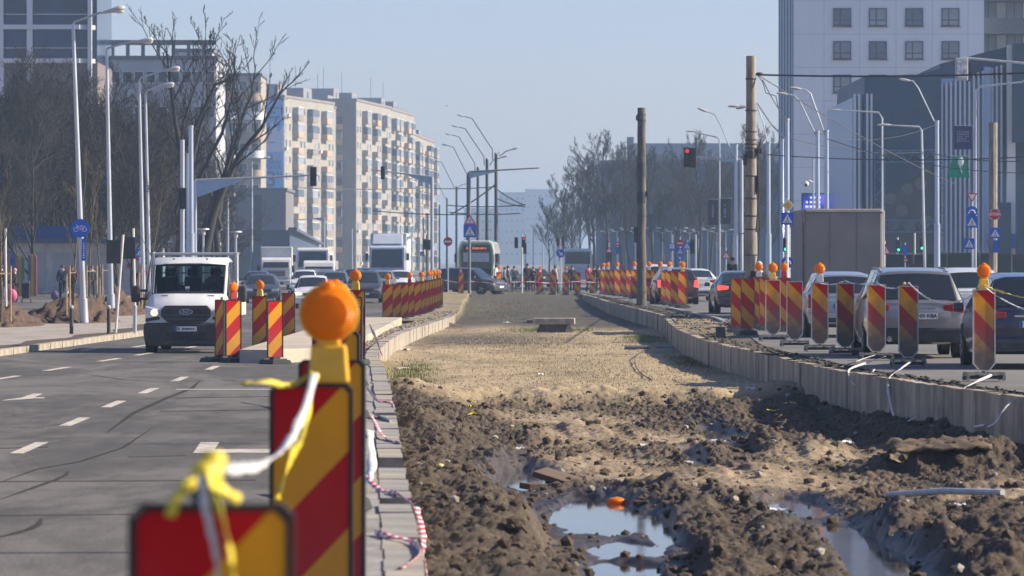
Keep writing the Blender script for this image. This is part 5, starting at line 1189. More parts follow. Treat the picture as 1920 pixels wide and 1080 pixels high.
for sx in (1, -1): MB().lathe([(.09, -.02), (.1, 0), (.09, .02)], (sx * .2, .12, .1), 12, 'X').build('wheel', m_tyre, t)

# ------------------------------------------------------------------ buildings
m_cream = M('cream_render', (.30, .278, .235), .85, var=.1, scale=.5, dirt=(.24, .215, .185), dirt_amt=.6, dscale=.18)
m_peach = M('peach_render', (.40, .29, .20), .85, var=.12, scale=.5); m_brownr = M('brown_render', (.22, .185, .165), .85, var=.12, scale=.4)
m_whiter = M('white_render', (.62, .62, .62), .8, var=.04, scale=.2); m_greyr = M('grey_render', (.22, .22, .235), .85, var=.1, scale=.3)
m_win = M('window_glass', (.05, .06, .075), .12, var=.5, scale=.25, spec=.6); m_win2 = M('window_glass_pale', (.26, .28, .30), .2, var=.4, scale=.2)
m_frame = M('window_frame_white', (.62, .62, .62), .6); m_framed = M('window_frame_dark', (.035, .04, .055), .5)
m_roofd = M('roof_felt', (.13, .135, .15), .9)
def wframe(w, h, t, mat, bars=()):
    b = MB()
    out = [(-w / 2, -h / 2), (w / 2, -h / 2), (w / 2, h / 2), (-w / 2, h / 2)]; inn = [(x * (1 - 2 * t / w), z * (1 - 2 * t / h)) for x, z in out]
    b.add([(x, -.05, z) for x, z in out] + [(x, -.05, z) for x, z in inn] + [(x, .07, z) for x, z in out] + [(x, .07, z) for x, z in inn],
          [(i, (i + 1) % 4, 4 + (i + 1) % 4, 4 + i) for i in range(4)] + [(i, 8 + i, 8 + (i + 1) % 4, (i + 1) % 4) for i in range(4)] + [(4 + i, 4 + (i + 1) % 4, 12 + (i + 1) % 4, 12 + i) for i in range(4)])
    for kind, p in bars:
        if kind == 'v': b.box((p * w, -.01, 0), (t, .06, h - 2 * t + .01))
        else: b.box((0, -.008, p * h), (w - 2 * t + .01, .06, t))
    return b.mesh('window', mat)
def wpane(w, h, mat): return MB().box((0, .0, 0), (w, .02, h)).mesh('pane', mat)
WM = {}
def window(par, x, y, z, w, h, frame=None, glass=None, t=.06, bars=(), rz=0):
    frame = frame or m_frame; glass = glass or m_win; key = (w, h, frame.name, glass.name, bars)
    if key not in WM: WM[key] = (wframe(w, h, t, frame, bars), wpane(w - t, h - t, glass))
    f = link_mesh('window', WM[key][0], par, (x, y, z), (0, 0, rz)); link_mesh('pane', WM[key][1], f); return f

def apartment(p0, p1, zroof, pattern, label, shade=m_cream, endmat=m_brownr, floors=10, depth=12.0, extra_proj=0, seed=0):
    """p0 near corner, p1 far corner of the street face; the street face looks towards -y locally"""
    r_ = random.Random(seed)
    v = Vector((p1[0] - p0[0], p1[1] - p0[1], 0)); L = v.length; rz = math.atan2(v.y, v.x)
    r = empty('apartment_block', (p0[0], p0[1], .16), rz, label, 'apartment block', 'apartment blocks along the boulevard')
    H = zroof - .16; fh = H / (floors + .55)
    MB().box((L / 2, depth / 2, H / 2), (L, depth, H)).build('wall', shade, r)
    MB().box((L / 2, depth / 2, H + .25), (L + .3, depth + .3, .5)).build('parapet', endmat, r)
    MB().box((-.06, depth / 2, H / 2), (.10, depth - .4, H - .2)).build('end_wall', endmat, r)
    n = len(pattern); cw = L / n; bal = {}
    for k, ch in enumerate(pattern):
        xc = cw * (k + .5)
        for f in range(floors):
            z = fh * (f + .72) + .3
            if ch == 'w':
                for dx in (-.24, .24): window(r, xc + dx * cw, -.03, z, 1.15 * (1 if dx < 0 else .8), 1.45, m_frame, r_.choice((m_win, m_win, m_win2)))
            else:
                if 'pb' not in bal:
                    bal['pb'] = MB().box((0, -.6, 0), (cw * .74, 1.2, 1.1)).mesh('balcony', m_brownr if ch == 'p' else shade)
                    bal['pp'] = MB().box((0, -.6, 0), (cw * .74, 1.2, 1.1)).mesh('balcony', m_peach)
                    g = MB().box((0, -.58, 0), (cw * .72, 1.1, 1.45)); bal['g'] = g.mesh('glazing', m_win); bal['g2'] = g.mesh('glazing', m_win2)
                    fr = MB()
                    for xx in (-.365, -.12, .12, .365): fr.box((xx * cw, -1.17, 0), (.12, .08, 1.45))
                    fr.box((0, -1.17, .74), (cw * .74, .08, .12)); bal['f'] = fr.mesh('glazing_bars', m_frame)
                zb = fh * (f + .30) + .3
                o = link_mesh('balcony', bal['pp' if (ch == 'p' and r_.random() < .75) else 'pb'], r, (xc, 0, zb))
                gz = r_.random()
                if gz < .82:
                    g = link_mesh('glazing', bal['g' if gz < .45 else 'g2'], o, (0, 0, 1.275)); 
                    if gz > .25: link_mesh('glazing_bars', bal['f'], o, (0, 0, 1.275))
            if r_.random() < .22: MB().box((xc + r_.uniform(-.4, .4) * cw, -.3, z - 1.05), (.85, .4, .6)).build('air_conditioner', m_whiter, r)
    for k in range(max(1, int(L / 16))):
        x = L * (k + .5) / max(1, int(L / 16))
        ph = MB().box((x, depth * .5, H + 1.6), (6.5, 6, 2.6)).build('roof_house', m_greyr, r); MB().box((x, depth * .5 - 3.02, H + 1.5), (.9, .05, 1.3)).build('window', m_win, ph)
        MB().tube([(x + 2, depth * .5, H + 2.9), (x + 2, depth * .5, H + 7.5)], .06, 4).tube([(x + 1.2, depth * .5, H + 6.6), (x + 2.8, depth * .5, H + 6.6)], .04, 4).build('aerial', m_roofd, ph)
    return r, L, H
def fac(px, d): return (gx(px, d), d)
A, LA, HA = apartment(fac(533, 815), fac(627, 852), zz(183, 815), 'wpwbwpw', 'cream apartment block with the tall blue advert on its end wall', seed=1)
apartment(fac(627, 858), fac(649, 872), zz(206, 865), 'p', 'narrow yellowish balcony tower between the two cream blocks', m_cream, seed=6, depth=10)
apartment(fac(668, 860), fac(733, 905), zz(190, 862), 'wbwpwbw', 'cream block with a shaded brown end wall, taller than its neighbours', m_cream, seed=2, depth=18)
apartment(fac(733, 912), fac(777, 955), zz(207, 915), 'bpwpbw', 'cream and peach block stepping down behind the box lorry', m_cream, seed=3)
apartment(fac(777, 965), fac(815, 1030), zz(255, 970), 'bpwbpwb', 'farthest lit apartment block at the right end of the row', m_cream, seed=4)
# printed advert hung on the end wall of the near block
bn = empty('building_advert', (gx(533, 815), 815, .16), A.rotation_euler.z, 'tall pale blue printed advert hanging on the apartment end wall', 'advert')
m_bb = M('advert_blue', (.16, .34, .66), .7, var=.06, scale=.3); m_bg = M('advert_grey', (.50, .54, .62), .7, var=.05); m_bt = M('advert_text', (.03, .08, .22), .7)
wv = 4.35
def bz(py): return zz(py, 815) - .16
MB().box((-.20, wv / 2 + .15, (bz(185) + bz(362)) / 2), (.12, wv, bz(185) - bz(362))).build('sheet', m_bb, bn)
MB().prism([(.2, bz(285)), (wv + .1, bz(285)), (wv + .1, bz(238)), (wv * .78, bz(248)), (wv * .52, bz(228)), (wv * .25, bz(248)), (.2, bz(236))], -.30, -.27, axis='X').build('grey_figure', m_bg, bn)
print_marks(bn, 7, 3, wv * .6, bz(198) - bz(224), m_bt, (-.31, wv * .5, (bz(198) + bz(224)) / 2), 'YZ', 5, .85); print_marks(bn, 4, 1, 1.4, .5, m_bt, (-.31, wv * .55, bz(267)), 'YZ', 6, 1)
for s, sz, py, yy in (('CARTE', 1.0, 305, .5), ('POLICE', 1.0, 314, .5), ('3', 4.2, 337, .58), ('35', 1.6, 328, .2)):
    lettering(s, sz, m_bt, bn, (-.31, wv * yy, bz(py)), (PI / 2, 0, -PI / 2), bold=.06 if sz > 2 else .01)
for k, c in enumerate(((.02, .06, .3), (.6, .45, .03))): MB().box((-.31, wv * (.56 - .14 * k), bz(296)), (.05, .5, 1.0)).build('flag', M('flag_%s' % ('blue', 'yellow')[k], c, .7), bn)

# plain grid building helper: face towards -Y
def gridhouse(name, x0, x1, d, ztop, label, cat, wall, cols, rows, ww, wh, depth=14, zlo=3.0, frame=None, glass=None, bars=(), roof=None, zt=None, skip=lambda c, r: False):
    r = empty(name, (x0, d, .16), 0, label, cat); W = x1 - x0; H = ztop - .16
    MB().box((W / 2, depth / 2, H / 2), (W, depth, H)).build('wall', wall, r)
    MB().box((W / 2, depth / 2, H + .2), (W + .4, depth + .4, .4)).build('roof', roof or m_roofd, r)
    for c in range(cols):
        for k in range(rows):
            if skip(c, k): continue
            window(r, W * (c + .5) / cols, -.05, zlo + (H - zlo) * (k + .5) / rows, ww, wh, frame, glass, bars=bars)
    return r, W, H
# left glass tower
lt = empty('glass_tower', (gx(185, 380) - 16, 380, .15), 0, 'glazed tower with white floor bands rising behind the bare trees', 'tower block')
m_lw = M('tower_white', (.58, .58, .60), .6, var=.05, scale=.3); m_lg = M('tower_glass', (.018, .032, .075), .08, var=.5, scale=.12, spec=.3); m_lb = M('tower_brown', (.16, .13, .125), .8)
MB().box((8, 8, 9.9), (15.6, 14, 19.8)).build('lower_core', m_lb, lt); MB().box((8, 8, 29), (15.5, 13.9, 18.3)).build('core', m_lg, lt)
for k in range(12):
    z = 1.9 + 3.0 * k; top = 5 <= k
    if k >= 6:
        MB().prism([(-12, -.2), (14.3, -.2), (15.6, .9), (15.6, 14), (15.2, 14), (15.2, 1.2), (14.1, .25), (-12, .25)], z - .20, z + .20, axis='Z').build('floor_band', m_lw, lt)
    for a, b_ in ((10.2, 15.0), (7.6, 9.5), (1.0, 6.6)):
        if k < 6: continue
        MB().box(((a + b_) / 2, .35, z + 1.5), (b_ - a, .1, 2.55)).build('window', m_lg, lt); MB().box(((a + b_) / 2, .26, z + 1.15), (b_ - a, .06, .07)).build('hand_rail', m_lw, lt)
    MB().box((15.35, 5, z + 1.5), (.1, 6.5, 2.5)).build('window', m_lg, lt)
for x, w in ((9.85, .5), (7.1, .8), (15.2, .35)): MB().box((x, .15, 18.5), (w, .5, 37)).build('pilaster', m_lw, lt)
# long white block behind the trees
wb, W_, H_ = gridhouse('white_apartment_house', gx(205, 432), gx(405, 432), 432, zz(112, 432), 'long white apartment house with an open dark roof frame behind bare trees', 'apartment house', M('off_white_render', (.36, .37, .40), .85, var=.1, scale=.4), 9, 6, .95, 1.2, zlo=1.2)
for k in range(7): MB().box((W_ * (k + .2) / 7, .2, H_ + .9), (.35, .4, 1.4)).build('roof_post', m_roofd, wb)
MB().box((W_ / 2, .2, H_ + 1.75), (W_, .6, .5)).build('roof_beam', m_roofd, wb)
gridhouse('white_apartment_house', gx(325, 480), gx(398, 480), 480, zz(98, 480), 'taller pale grey-white house block with roof rail behind the leaning tree', 'apartment house', M('pale_grey_render', (.46, .48, .52), .8), 3, 7, 1.0, 1.4, zlo=2)
gridhouse('cream_apartment_house', gx(402, 640), gx(489, 640), 640, zz(142, 640), 'cream apartment house with rounded balconies left of the blue advert', 'apartment house', m_cream, 4, 9, 1.2, 1.5, zlo=2)
hb_ = [o for o in bpy.data.objects if o.name.startswith('cream_apartment_house')][0]
for k in range(9):
    for c in (.3, .8): MB().lathe([(1.5, 0), (1.5, 1.1)], (c * 7.4, 0, 3.2 + 2.86 * k), 14).build('balcony', m_whiter if k % 2 else m_peach, hb_, smooth=30)
gd_, W_, H_ = gridhouse('grey_hall', gx(442, 560), gx(536, 560), 560, zz(358, 560), 'plain grey windowless hall under the blue advert', 'building', M('grey_brown_hall', (.17, .16, .165), .85, var=.08, scale=.2), 0, 0, 1, 1, depth=20)
window(gd_, 2.9, -.05, 8.0, 1.0, 5.5, m_framed, m_win)
sh = empty('shop_row', (gx(543, 440), 440, .2), math.radians(92.1), 'low dark blue shop row receding along the carriageway', 'shop row')
MB().box((180, 4, 2.6), (360, 8, 5.2)).build('wall', M('shop_blue', (.04, .06, .11), .6), sh)
for k in range(12): MB().box((6 + 12 * k, -.06, 1.6), (9, .1, 2.6)).build('shop_window', m_win, sh)
MB().box((180, -.3, 5.3), (360, .9, .35)).build('fascia', M('shop_fascia', (.07, .09, .14), .6), sh)

rt = random.Random(5); m_winb = M('window_glass_blind', (.20, .21, .25), .4, var=.15, scale=.4)
m_tw = M('tower_render', (.74, .745, .76), .8, var=.05, scale=.25, dirt=(.55, .55, .57), dirt_amt=.5, dscale=.2, stretch=(1, 1, .25))
m_wing = M('window_glass_grey', (.10, .12, .16), .15, var=.3, scale=.3)
# tall white building on the right
dT, sT = 372.0, 21.5
wt = empty('white_tower_block', (gx(1488, dT), dT, .4), 0, 'tall white residential tower with square dark-framed windows', 'tower block')
def tx_(px): return gx(px, dT) - gx(1488, dT)
def tz(py): return zz(py, dT) - .4
xr = tx_(1845)
MB().box((xr / 2, 9.5, 19), (xr, 19, 38)).build('wall', m_tw, wt)
for k in range(13): MB().box((xr / 2, -.004, tz(126.5) + 2.91 * (k - 7)), (xr - .02, .012, .035)).build('panel_joint', M('joint_grey', (.42, .43, .46), .8), wt)
for px in (1545, 1612, 1680, 1748, 1815): MB().box((tx_(px), -.005, 19), (.03, .014, 37.9)).build('panel_joint', MATS['joint_grey'], wt)
MB().box((xr + 4, 11.5, 19), (8, 15, 38)).build('wall', m_tw, wt)
m_clad = M('blue_cladding', (.13, .21, .33), .5, var=.12, scale=.5, stretch=(1, 1, .05))
MB().box((-.06, 9.5, 19), (.1, 19.05, 38)).build('side_cladding', m_clad, wt)
for k in range(5): MB().box((-.14, 2 + 4 * k, 19), (.08, .25, 38)).build('cladding_rib', m_framed, wt)
for py in (-155, -92, -30, 32, 94, 157, 220, 282, 345, 407):
    for px in (1579, 1646, 1714, 1782):
        MB().box((tx_(px), -.12, tz(py) - .84), (1.75, .24, .05)).build('sill', m_framed, wt)
        window(wt, tx_(px), -.06, tz(py), 1.56, 1.56, m_framed, rt.choice((m_wing, m_win2, m_wing, m_winb)) if py < 200 else rt.choice((m_win, m_winb)), t=.09, bars=(('v', -.1), ('h', -.17)))
for py in (-140, -78, -15, 47, 109):
    b = MB().box((xr + 4.1, 2.6, tz(py + 0)), (8.2, 2.9, 1.35)).build('balcony', M('balcony_grey', (.10, .105, .12), .6), wt)
    for px in (1862, 1912): window(wt, tx_(px), 3.9, tz(py - 28), 1.45, 2.0, m_framed, m_win2, bars=(('v', 0.0),))
MB().tube([(.4, 0, 0), (.4, 0, 0.1)], .01, 3) if False else None
# shopping mall in front of it
dM = 296.0
ml = empty('shopping_mall', (gx(1600, dM), dM, .3), 0, 'dark blue-grey shopping mall with pale vertical fins', 'shopping mall')
m_mall = M('mall_panel', (.014, .046, .092), .6, var=.06, scale=.2); m_mall2 = M('mall_panel_light', (.24, .36, .54), .4, var=.08, scale=.3); m_fin = M('mall_fin', (.46, .52, .60), .45, var=.05); m_mdark = M('mall_glass', (.022, .035, .055), .12, var=.5, scale=.2)
def mx_(px): return gx(px, dM) - gx(1600, dM)
def mz(py): return zz(py, dM) - .3
MB().prism([(mx_(1620), 0), (mx_(1765), 0), (mx_(1765), mz(128)), (mx_(1720), mz(140)), (mx_(1622), mz(142)), (mx_(1620), mz(178))], 0, 25).build('main_box', m_mall, ml)
MB().prism([(mx_(1600), 0), (mx_(1619), 0), (mx_(1619), mz(176)), (mx_(1600), mz(182))], .6, 25).build('corner_box', m_mall2, ml)
for px in (1603, 1611, 1626, 1634): MB().box((mx_(px), .2, mz(340)), (.14, .5, mz(212) - 0)).build('fin', m_fin, ml); 
MB().prism([(mx_(1766), 0), (mx_(1970), 0), (mx_(1970), mz(70)), (mx_(1895), mz(85)), (mx_(1766), mz(118))], 1.2, 25).build('upper_box', m_mall, ml)
MB().box(((mx_(1758) + mx_(1882)) / 2, 1.0, mz(310)), (mx_(1882) - mx_(1758), .3, mz(146) - mz(474))).build('fin_backing', m_mall2, ml)
for k in range(15):
    px = 1758 + 8.6 * k; t_ = mz(160 - (px - 1758) * .32); MB().box((mx_(px), .6, (t_ + mz(474)) / 2), (.13, .8, t_ - mz(474))).build('fin', m_fin, ml)
MB().box((mx_(1852) + .0, .55, mz(300)), (.45, 1.0, mz(125) - mz(474))).build('corner_strip', m_mall2, ml)
MB().box((mx_(1895), -.2, mz(300)), (.55, .6, mz(85) - mz(515))).build('pillar', m_whiter, ml)
MB().prism([(mx_(1896), mz(268)), (mx_(1970), mz(268)), (mx_(1970), mz(80)), (mx_(1896), mz(84))], -1.5, 1.1).build('jutting_box', m_mall, ml)
MB().prism([(mx_(1640), 0), (mx_(1752), 0), (mx_(1752), mz(308)), (mx_(1655), mz(365)), (mx_(1640), mz(365))], -.35, -.05).build('entrance_glass', m_mdark, ml)
MB().prism([(mx_(1640), mz(300)), (mx_(1752), mz(300)), (mx_(1752), mz(308)), (mx_(1655), mz(368)), (mx_(1640), mz(368))], -.55, -.3).build('entrance_lintel', m_mall, ml)
for px, py in ((1668, 372), (1700, 355), (1725, 345), (1675, 420), (1705, 425), (1735, 415), (1690, 395)): MB().lathe([(.42, -.02), (.42, .02)], (mx_(px), -.40, mz(py)), 14, 'Y').build('glass_dot', M('glass_dots', (.10, .105, .11), .5), ml)
m_truss = M('truss_blue', (.07, .16, .30), .5)
def truss(x0, z0, x1, z1, n):
    b = MB(); p0, p1 = Vector((x0, -.9, z0)), Vector((x1, -.9, z1)); off = Vector((0, 0, .8)) if abs(x1 - x0) > abs(z1 - z0) else Vector((.7, 0, 0))
    b.tube([p0, p1], .05, 4).tube([p0 + off, p1 + off], .05, 4)
    for k in range(n): b.tube([p0.lerp(p1, k / n) + (off if k % 2 else Vector()), p0.lerp(p1, (k + 1) / n) + (Vector() if k % 2 else off)], .035, 4)
    b.build('truss', m_truss, ml)
truss(mx_(1638), 0, mx_(1638), mz(285), 12); truss(mx_(1640), mz(305), mx_(1758), mz(303), 8); truss(mx_(1750), 0, mx_(1750), mz(290), 12); truss(mx_(1640), mz(435), mx_(1758), mz(435), 8)
MB().box((mx_(1915), -1.0, mz(452)), (mx_(1985) - mx_(1855), .4, 1.0)).build('blue_fascia', M('fascia_blue', (.02, .09, .38), .5), ml)
for px, w in ((1880, 22), (1912, 16)): MB().box((mx_(px), -1.4, mz(430)), (w / 27., .3, mz(378) - mz(478))).build('dark_totem', m_mall, ml)
# led screen
dS = 318.0
sc = empty('led_screen', (gx(1548, dS), dS, .3), 0, 'blue and violet LED billboard above the grey truck', 'billboard')
MB().box((0, .1, zz(400, dS) - .3), (90 / F * dS, .4, 76 / F * dS)).build('casing', m_mall, sc)
def screen_mat():
    m = bpy.data.materials.new('led_picture'); m.use_nodes = True; nt = m.node_tree; N = nt.nodes; b = N['Principled BSDF']
    tc = N.new('ShaderNodeTexCoord'); g = N.new('ShaderNodeTexNoise'); g.inputs['Scale'].default_value = .55; nt.links.new(tc.outputs['Object'], g.inputs[0])
    r = N.new('ShaderNodeValToRGB'); e = r.color_ramp.elements; e[0].position = .4; e[0].color = (.01, .015, .09, 1); e[1].position = .72; e[1].color = (.25, .16, .75, 1); k = e.new(.56); k.color = (.02, .05, .42, 1)
    nt.links.new(g.outputs[0], r.inputs[0]); nt.links.new(r.outputs[0], b.inputs['Emission Color']); b.inputs['Emission Strength'].default_value = .8; b.inputs['Base Color'].default_value = (.01, .01, .02, 1); return m
MB().box((0, -.12, zz(400, dS) - .3), (86 / F * dS, .03, 72 / F * dS)).build('screen', screen_mat(), sc)
m_scw = M('led_white', (.8, .8, .85), .5, emit=.5)
print_marks(sc, 4, 3, 1.2, 1.0, m_scw, (-.95, -.15, zz(379, dS) - .3), seed=8, fill=.95)
MB().prism([(.3, 3.1), (.5, 3.1), (1.5, 4.7), (1.45, 4.85)], -.16, -.14).build('light_streak', m_scw, sc)
for x in (-1.2, 1.2): MB().box((x, .2, 1.3), (.2, .2, 2.8)).build('post', m_mall, sc)
# hazy hall in the middle distance
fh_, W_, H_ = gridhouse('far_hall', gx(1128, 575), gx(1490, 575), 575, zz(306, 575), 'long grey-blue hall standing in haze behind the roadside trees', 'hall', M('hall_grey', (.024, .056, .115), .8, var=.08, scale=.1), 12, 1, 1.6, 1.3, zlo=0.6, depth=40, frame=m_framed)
MB().box((W_ * .56, 12, H_ + 1.5), (W_ * .8, 16, 2.6)).build('roof_storey', M('hall_grey_light', (.26, .30, .34), .7), fh_); MB().box((W_ * .56, 3.9, H_ + .9), (W_ * .78, .1, .8)).build('window_strip', m_win2, fh_)
MB().box((W_ * .155, 6, H_ + 1.9), (.9, .9, 3.6)).build('chimney', m_greyr, fh_)
for k in range(11): MB().box((W_ * (k + .5) / 11, -.08, H_ * .62), (.12, .1, H_ * .74)).build('panel_joint', m_roofd, fh_)
for x0, x1, d_, py, lb in ((935, 985, 2300, 362, 'faint hazy block at the end of the boulevard, left one'), (985, 1042, 2500, 356, 'faint hazy block at the end of the boulevard, taller one'), (870, 940, 2100, 392, 'low faint hazy block behind the tram poles'), (1035, 1090, 2000, 400, 'low faint hazy block left of the round-crowned tree')):
    gridhouse('distant_block', gx(x0, d_), gx(x1, d_), d_, zz(py, d_), lb, 'distant building', m_cream, 5, 6, 1.8, 1.6, zlo=3)
# left pavement huts and pencil fence
hut = empty('market_hut', at(165, 246, .33), 0, 'low white market hut with roller shutter behind the shoppers', 'hut')
hw = (340 - 60) / F * 246
MB().box((0, 2, 1.45), (hw, 4, 2.9)).build('wall', M('hut_white', (.45, .46, .48), .7, var=.2, scale=1.5), hut); MB().box((0, 1.6, 3.05), (hw + .5, 5, .25)).build('roof', M('hut_roof', (.06, .09, .16), .6), hut)
for k in range(4): MB().box((-3.2 + 2.0 * k, -.06, 1.3), (1.5, .08, 2.1)).build('shutter', M('shutter_grey', (.33, .34, .36), .5, var=.2, scale=6, stretch=(1, 1, 12)), hut)
for k in range(5): MB().prism([(1.3 + .5 * k, .6 + .42 * k % 1.3), (1.5 + .5 * k, .75 + .42 * k % 1.3), (1.4 + .5 * k, .95 + .42 * k % 1.3), (1.2 + .5 * k, .8 + .42 * k % 1.3)], -.16, -.13).build('red_print', M('red_print', (.5, .03, .08), .6), hut)
MB().box((-2.2, -.2, 3.5), (4.2, .1, .8)).build('sign_board', M('hut_sign', (.03, .08, .25), .6), hut)
fnc = empty('pencil_fence', at(35, 226, .33), 0, 'fence of tall coloured pencil-shaped boards behind the pink-hatted person', 'fence')
for k, (px, c) in enumerate(((-4, (.32, .12, .10)), (4, (.30, .10, .08)), (13, (.33, .13, .10)), (22, (.035, .08, .26)), (27, (.04, .10, .30)), (33, (.36, .17, .08)), (38, (.40, .30, .05)), (43, (.06, .17, .08)), (55, (.05, .09, .24)), (60, (.40, .31, .06)), (66, (.38, .10, .08)))):
    MB().prism([(-.085, 0), (.085, 0), (.085, 2.0), (0, 2.25), (-.085, 2.0)], -.06, .06).build('pencil_board', M('pencil_%d' % k, c, .6), fnc, (gx(px, 226) - gx(35, 226), 0, 0))
bf = empty('mesh_fence', at(1830, 228, .5), 0, 'dark green mesh-covered site fence below the mall pillar', 'fence')
for k in range(7): MB().box((-4.2 + 1.75 * k, 0, 1.05), (1.68, .04, 2.0)).build('mesh_panel', M('mesh_green', (.018, .03, .03), .9, var=.3, scale=2), bf); MB().tube([(-5.05 + 1.75 * k, 0, 0), (-5.05 + 1.75 * k, 0, 2.15)], .03, 5).build('post', m_rim, bf)
wl2 = MB().box((0, 0, 1.1), (90 / F * 240, .3, 2.2)).build('boundary_wall', m_greyr, None, at(1690, 240, .45), label='plain grey wall behind the warning triangle and green lights', cat='wall')

# ------------------------------------------------------------------ bare winter trees
m_bark = M('bark', (.030, .026, .024), .95, var=.3, scale=6, bump=.5); m_twig = M('twigs', (.021, .019, .020), .95, var=.3, scale=2); m_twig2 = M('twigs_warm', (.030, .026, .023), .95, var=.3, scale=2)
def grow(seed, H, spread, r0, paths=None, lev=4, up=.35, kids=(7, 6, 5, 4), tw=.014, start=.22, lenf=.55):
    R = random.Random(seed); segs = []
    def branch(p, d, L, r, l):
        n = max(2, 5 - l); pts = [p.copy()]; dd = d.copy()
        for i in range(n):
            dd = (dd + Vector((R.gauss(0, .13), R.gauss(0, .13), R.gauss(0, .08) + up * .12 * l)) ).normalized(); pts.append(pts[-1] + dd * L / n)
        segs.append((l, pts, [max(tw, r * (1 - .75 * i / n)) for i in range(n + 1)]))
        if l < lev: spawn(pts, L, r, l)
    def spawn(pts, L, r, l, s0=None):
        k = kids[min(l, len(kids) - 1)]; n = len(pts) - 1
        for i in range(k):
            t = (s0 if s0 is not None else .25) + (1 - (s0 if s0 is not None else .25)) * (i + R.random()) / k; t = min(t, .999); j = int(t * n); p = pts[j].lerp(pts[j + 1], t * n - j)
            ax = (pts[j + 1] - pts[j]).normalized(); q = ax.orthogonal().normalized(); a = R.random() * 6.28; q = Matrix.Rotation(a, 3, ax) @ q
            ang = R.uniform(.45, .95) * spread; nd = (ax * math.cos(ang) + q * math.sin(ang) + Vector((0, 0, up * .5))).normalized()
            branch(p, nd, L * lenf * R.uniform(.7, 1.15) * (1.1 - .4 * t), r * .5 * (1.1 - .5 * t), l + 1)
    if paths is None:
        pts = [Vector((0, 0, 0))]; dd = Vector((0, 0, 1))
        for i in range(6): dd = (dd + Vector((R.gauss(0, .06), R.gauss(0, .06), .1))).normalized(); pts.append(pts[-1] + dd * H / 6)
        segs.append((0, pts, [r0 * (1 - .8 * i / 6) for i in range(7)])); spawn(pts, H, r0, 0, start)
    else:
        for pts, ra, rb, s0 in paths:
            pts = [Vector(p) for p in pts]; n = len(pts); segs.append((0, pts, [ra + (rb - ra) * i / (n - 1) for i in range(n)]))
            L = sum((pts[i + 1] - pts[i]).length for i in range(n - 1)); spawn(pts, L, max(rb, ra * .6), 0, s0)
    return segs
def tube_mesh(segs, name, mat):
    b = MB()
    for l, pts, rs_ in segs: b.tube(pts, rs_, 6 if l == 0 else 4 if l == 1 else 3, caps=False)
    me = bpy.data.meshes.new(name); me.from_pydata(b.v, [], b.f); me.materials.append(mat); me.polygons.foreach_set('use_smooth', [True] * len(me.polygons)); me.update(); return me
def tree(segs, loc, rz, label, group, twig=None, name='bare_tree'):
    r = empty(name, loc, rz, label, 'tree', group)
    link_mesh('trunk', tube_mesh([s for s in segs if s[0] <= 1], 'trunk', m_bark), r); tag(link_mesh('crown', tube_mesh([s for s in segs if s[0] > 1], 'crown', twig or m_twig), r), kind='stuff'); return r
GT, GT2 = 'bare trees massed behind the left pavement', 'hazy bare trees on the far right roadside'
P_ = [tree(grow(11, 9.5, 1.0, .17, kids=(14, 9, 7, 4), tw=.011, start=.12), (0, 0, 0), 0, '', GT), tree(grow(12, 9.0, 1.1, .15, kids=(13, 9, 7, 4), tw=.011, start=.10), (0, 0, 0), 0, '', GT), tree(grow(13, 8.2, 1.15, .14, kids=(13, 9, 7, 4), tw=.011, start=.08), (0, 0, 0), 0, '', GT, m_twig2)]
dense = [(-15, 178, 1.0), (28, 192, 1.02), (62, 170, .92), (92, 205, 1.08), (128, 185, 1.0), (160, 214, 1.05), (190, 196, .98), (222, 224, 1.08), (250, 205, .95), (282, 232, 1.05), (312, 246, 1.0), (10, 240, 1.18), (75, 252, 1.22), (140, 260, 1.22), (205, 268, 1.2), (265, 275, 1.15), (345, 268, 1.05), (400, 300, 1.0), (425, 330, .95), (45, 225, 1.1), (235, 250, 1.1), (110, 232, 1.12), (175, 238, 1.1), (-40, 215, 1.15), (300, 265, 1.15), (240, 290, 1.3), (30, 275, 1.3), (100, 285, 1.35), (170, 292, 1.35)]
dense = [(px, d + 72, s * (d + 72) / d * .96) if px < 212 and d < 245 else (px, d, s) for px, d, s in dense]
for i, (px, d, s) in enumerate(dense):
    rank = sorted(range(len(dense)), key=lambda k: dense[k][0]).index(i)
    lab = '%s bare tree of the dense grey thicket, counted from the left frame edge' % ordw(rank) if rank < 20 else '%s bare tree of the thicket, counted leftwards from its end at the grey hall' % ordw(len(dense) - 1 - rank)
    src = P_[i % 3]; loc = at(px, d, left_z(min(d, 280)) + .1); rz = rnd.random() * 6
    if i < 3: src.location = loc; src.rotation_euler = (0, 0, rz); src['label'] = lab; o = src
    else: o = dup(src, loc, rz, lab)
    o.scale = (s * .84, s * .84, s * .82)
def TP(pts, d): x0 = gx(pts[0][0], d); return [(gx(px, d) - x0, dy, zz(py, d) - .3) for px, py, dy in pts]
dt = 236
pa = [(TP([(372, 560, 0), (385, 470, 0), (400, 400, .3), (425, 335, .5), (452, 285, .2), (490, 240, 0), (530, 168, -.4)], dt), .34, .05, .35),
      (TP([(385, 470, 0), (405, 390, .3), (435, 320, .6), (462, 240, 1), (455, 180, .8), (440, 110, .4)], dt), .18, .03, .4), (TP([(425, 335, .5), (470, 250, -.3), (490, 185, -.6), (497, 105, -.9)], dt), .13, .02, .3), (TP([(452, 285, .2), (500, 215, 1), (505, 120, 1.4)], dt), .09, .015, .3)]
x0 = gx(372, dt)
tree(grow(31, 10, .8, .3, pa, kids=(10, 6, 5, 3), tw=.014, lenf=.30, lev=3), (x0, dt, .3), 0, 'big bare tree leaning right across the blue advert', 'large bare roadside trees')
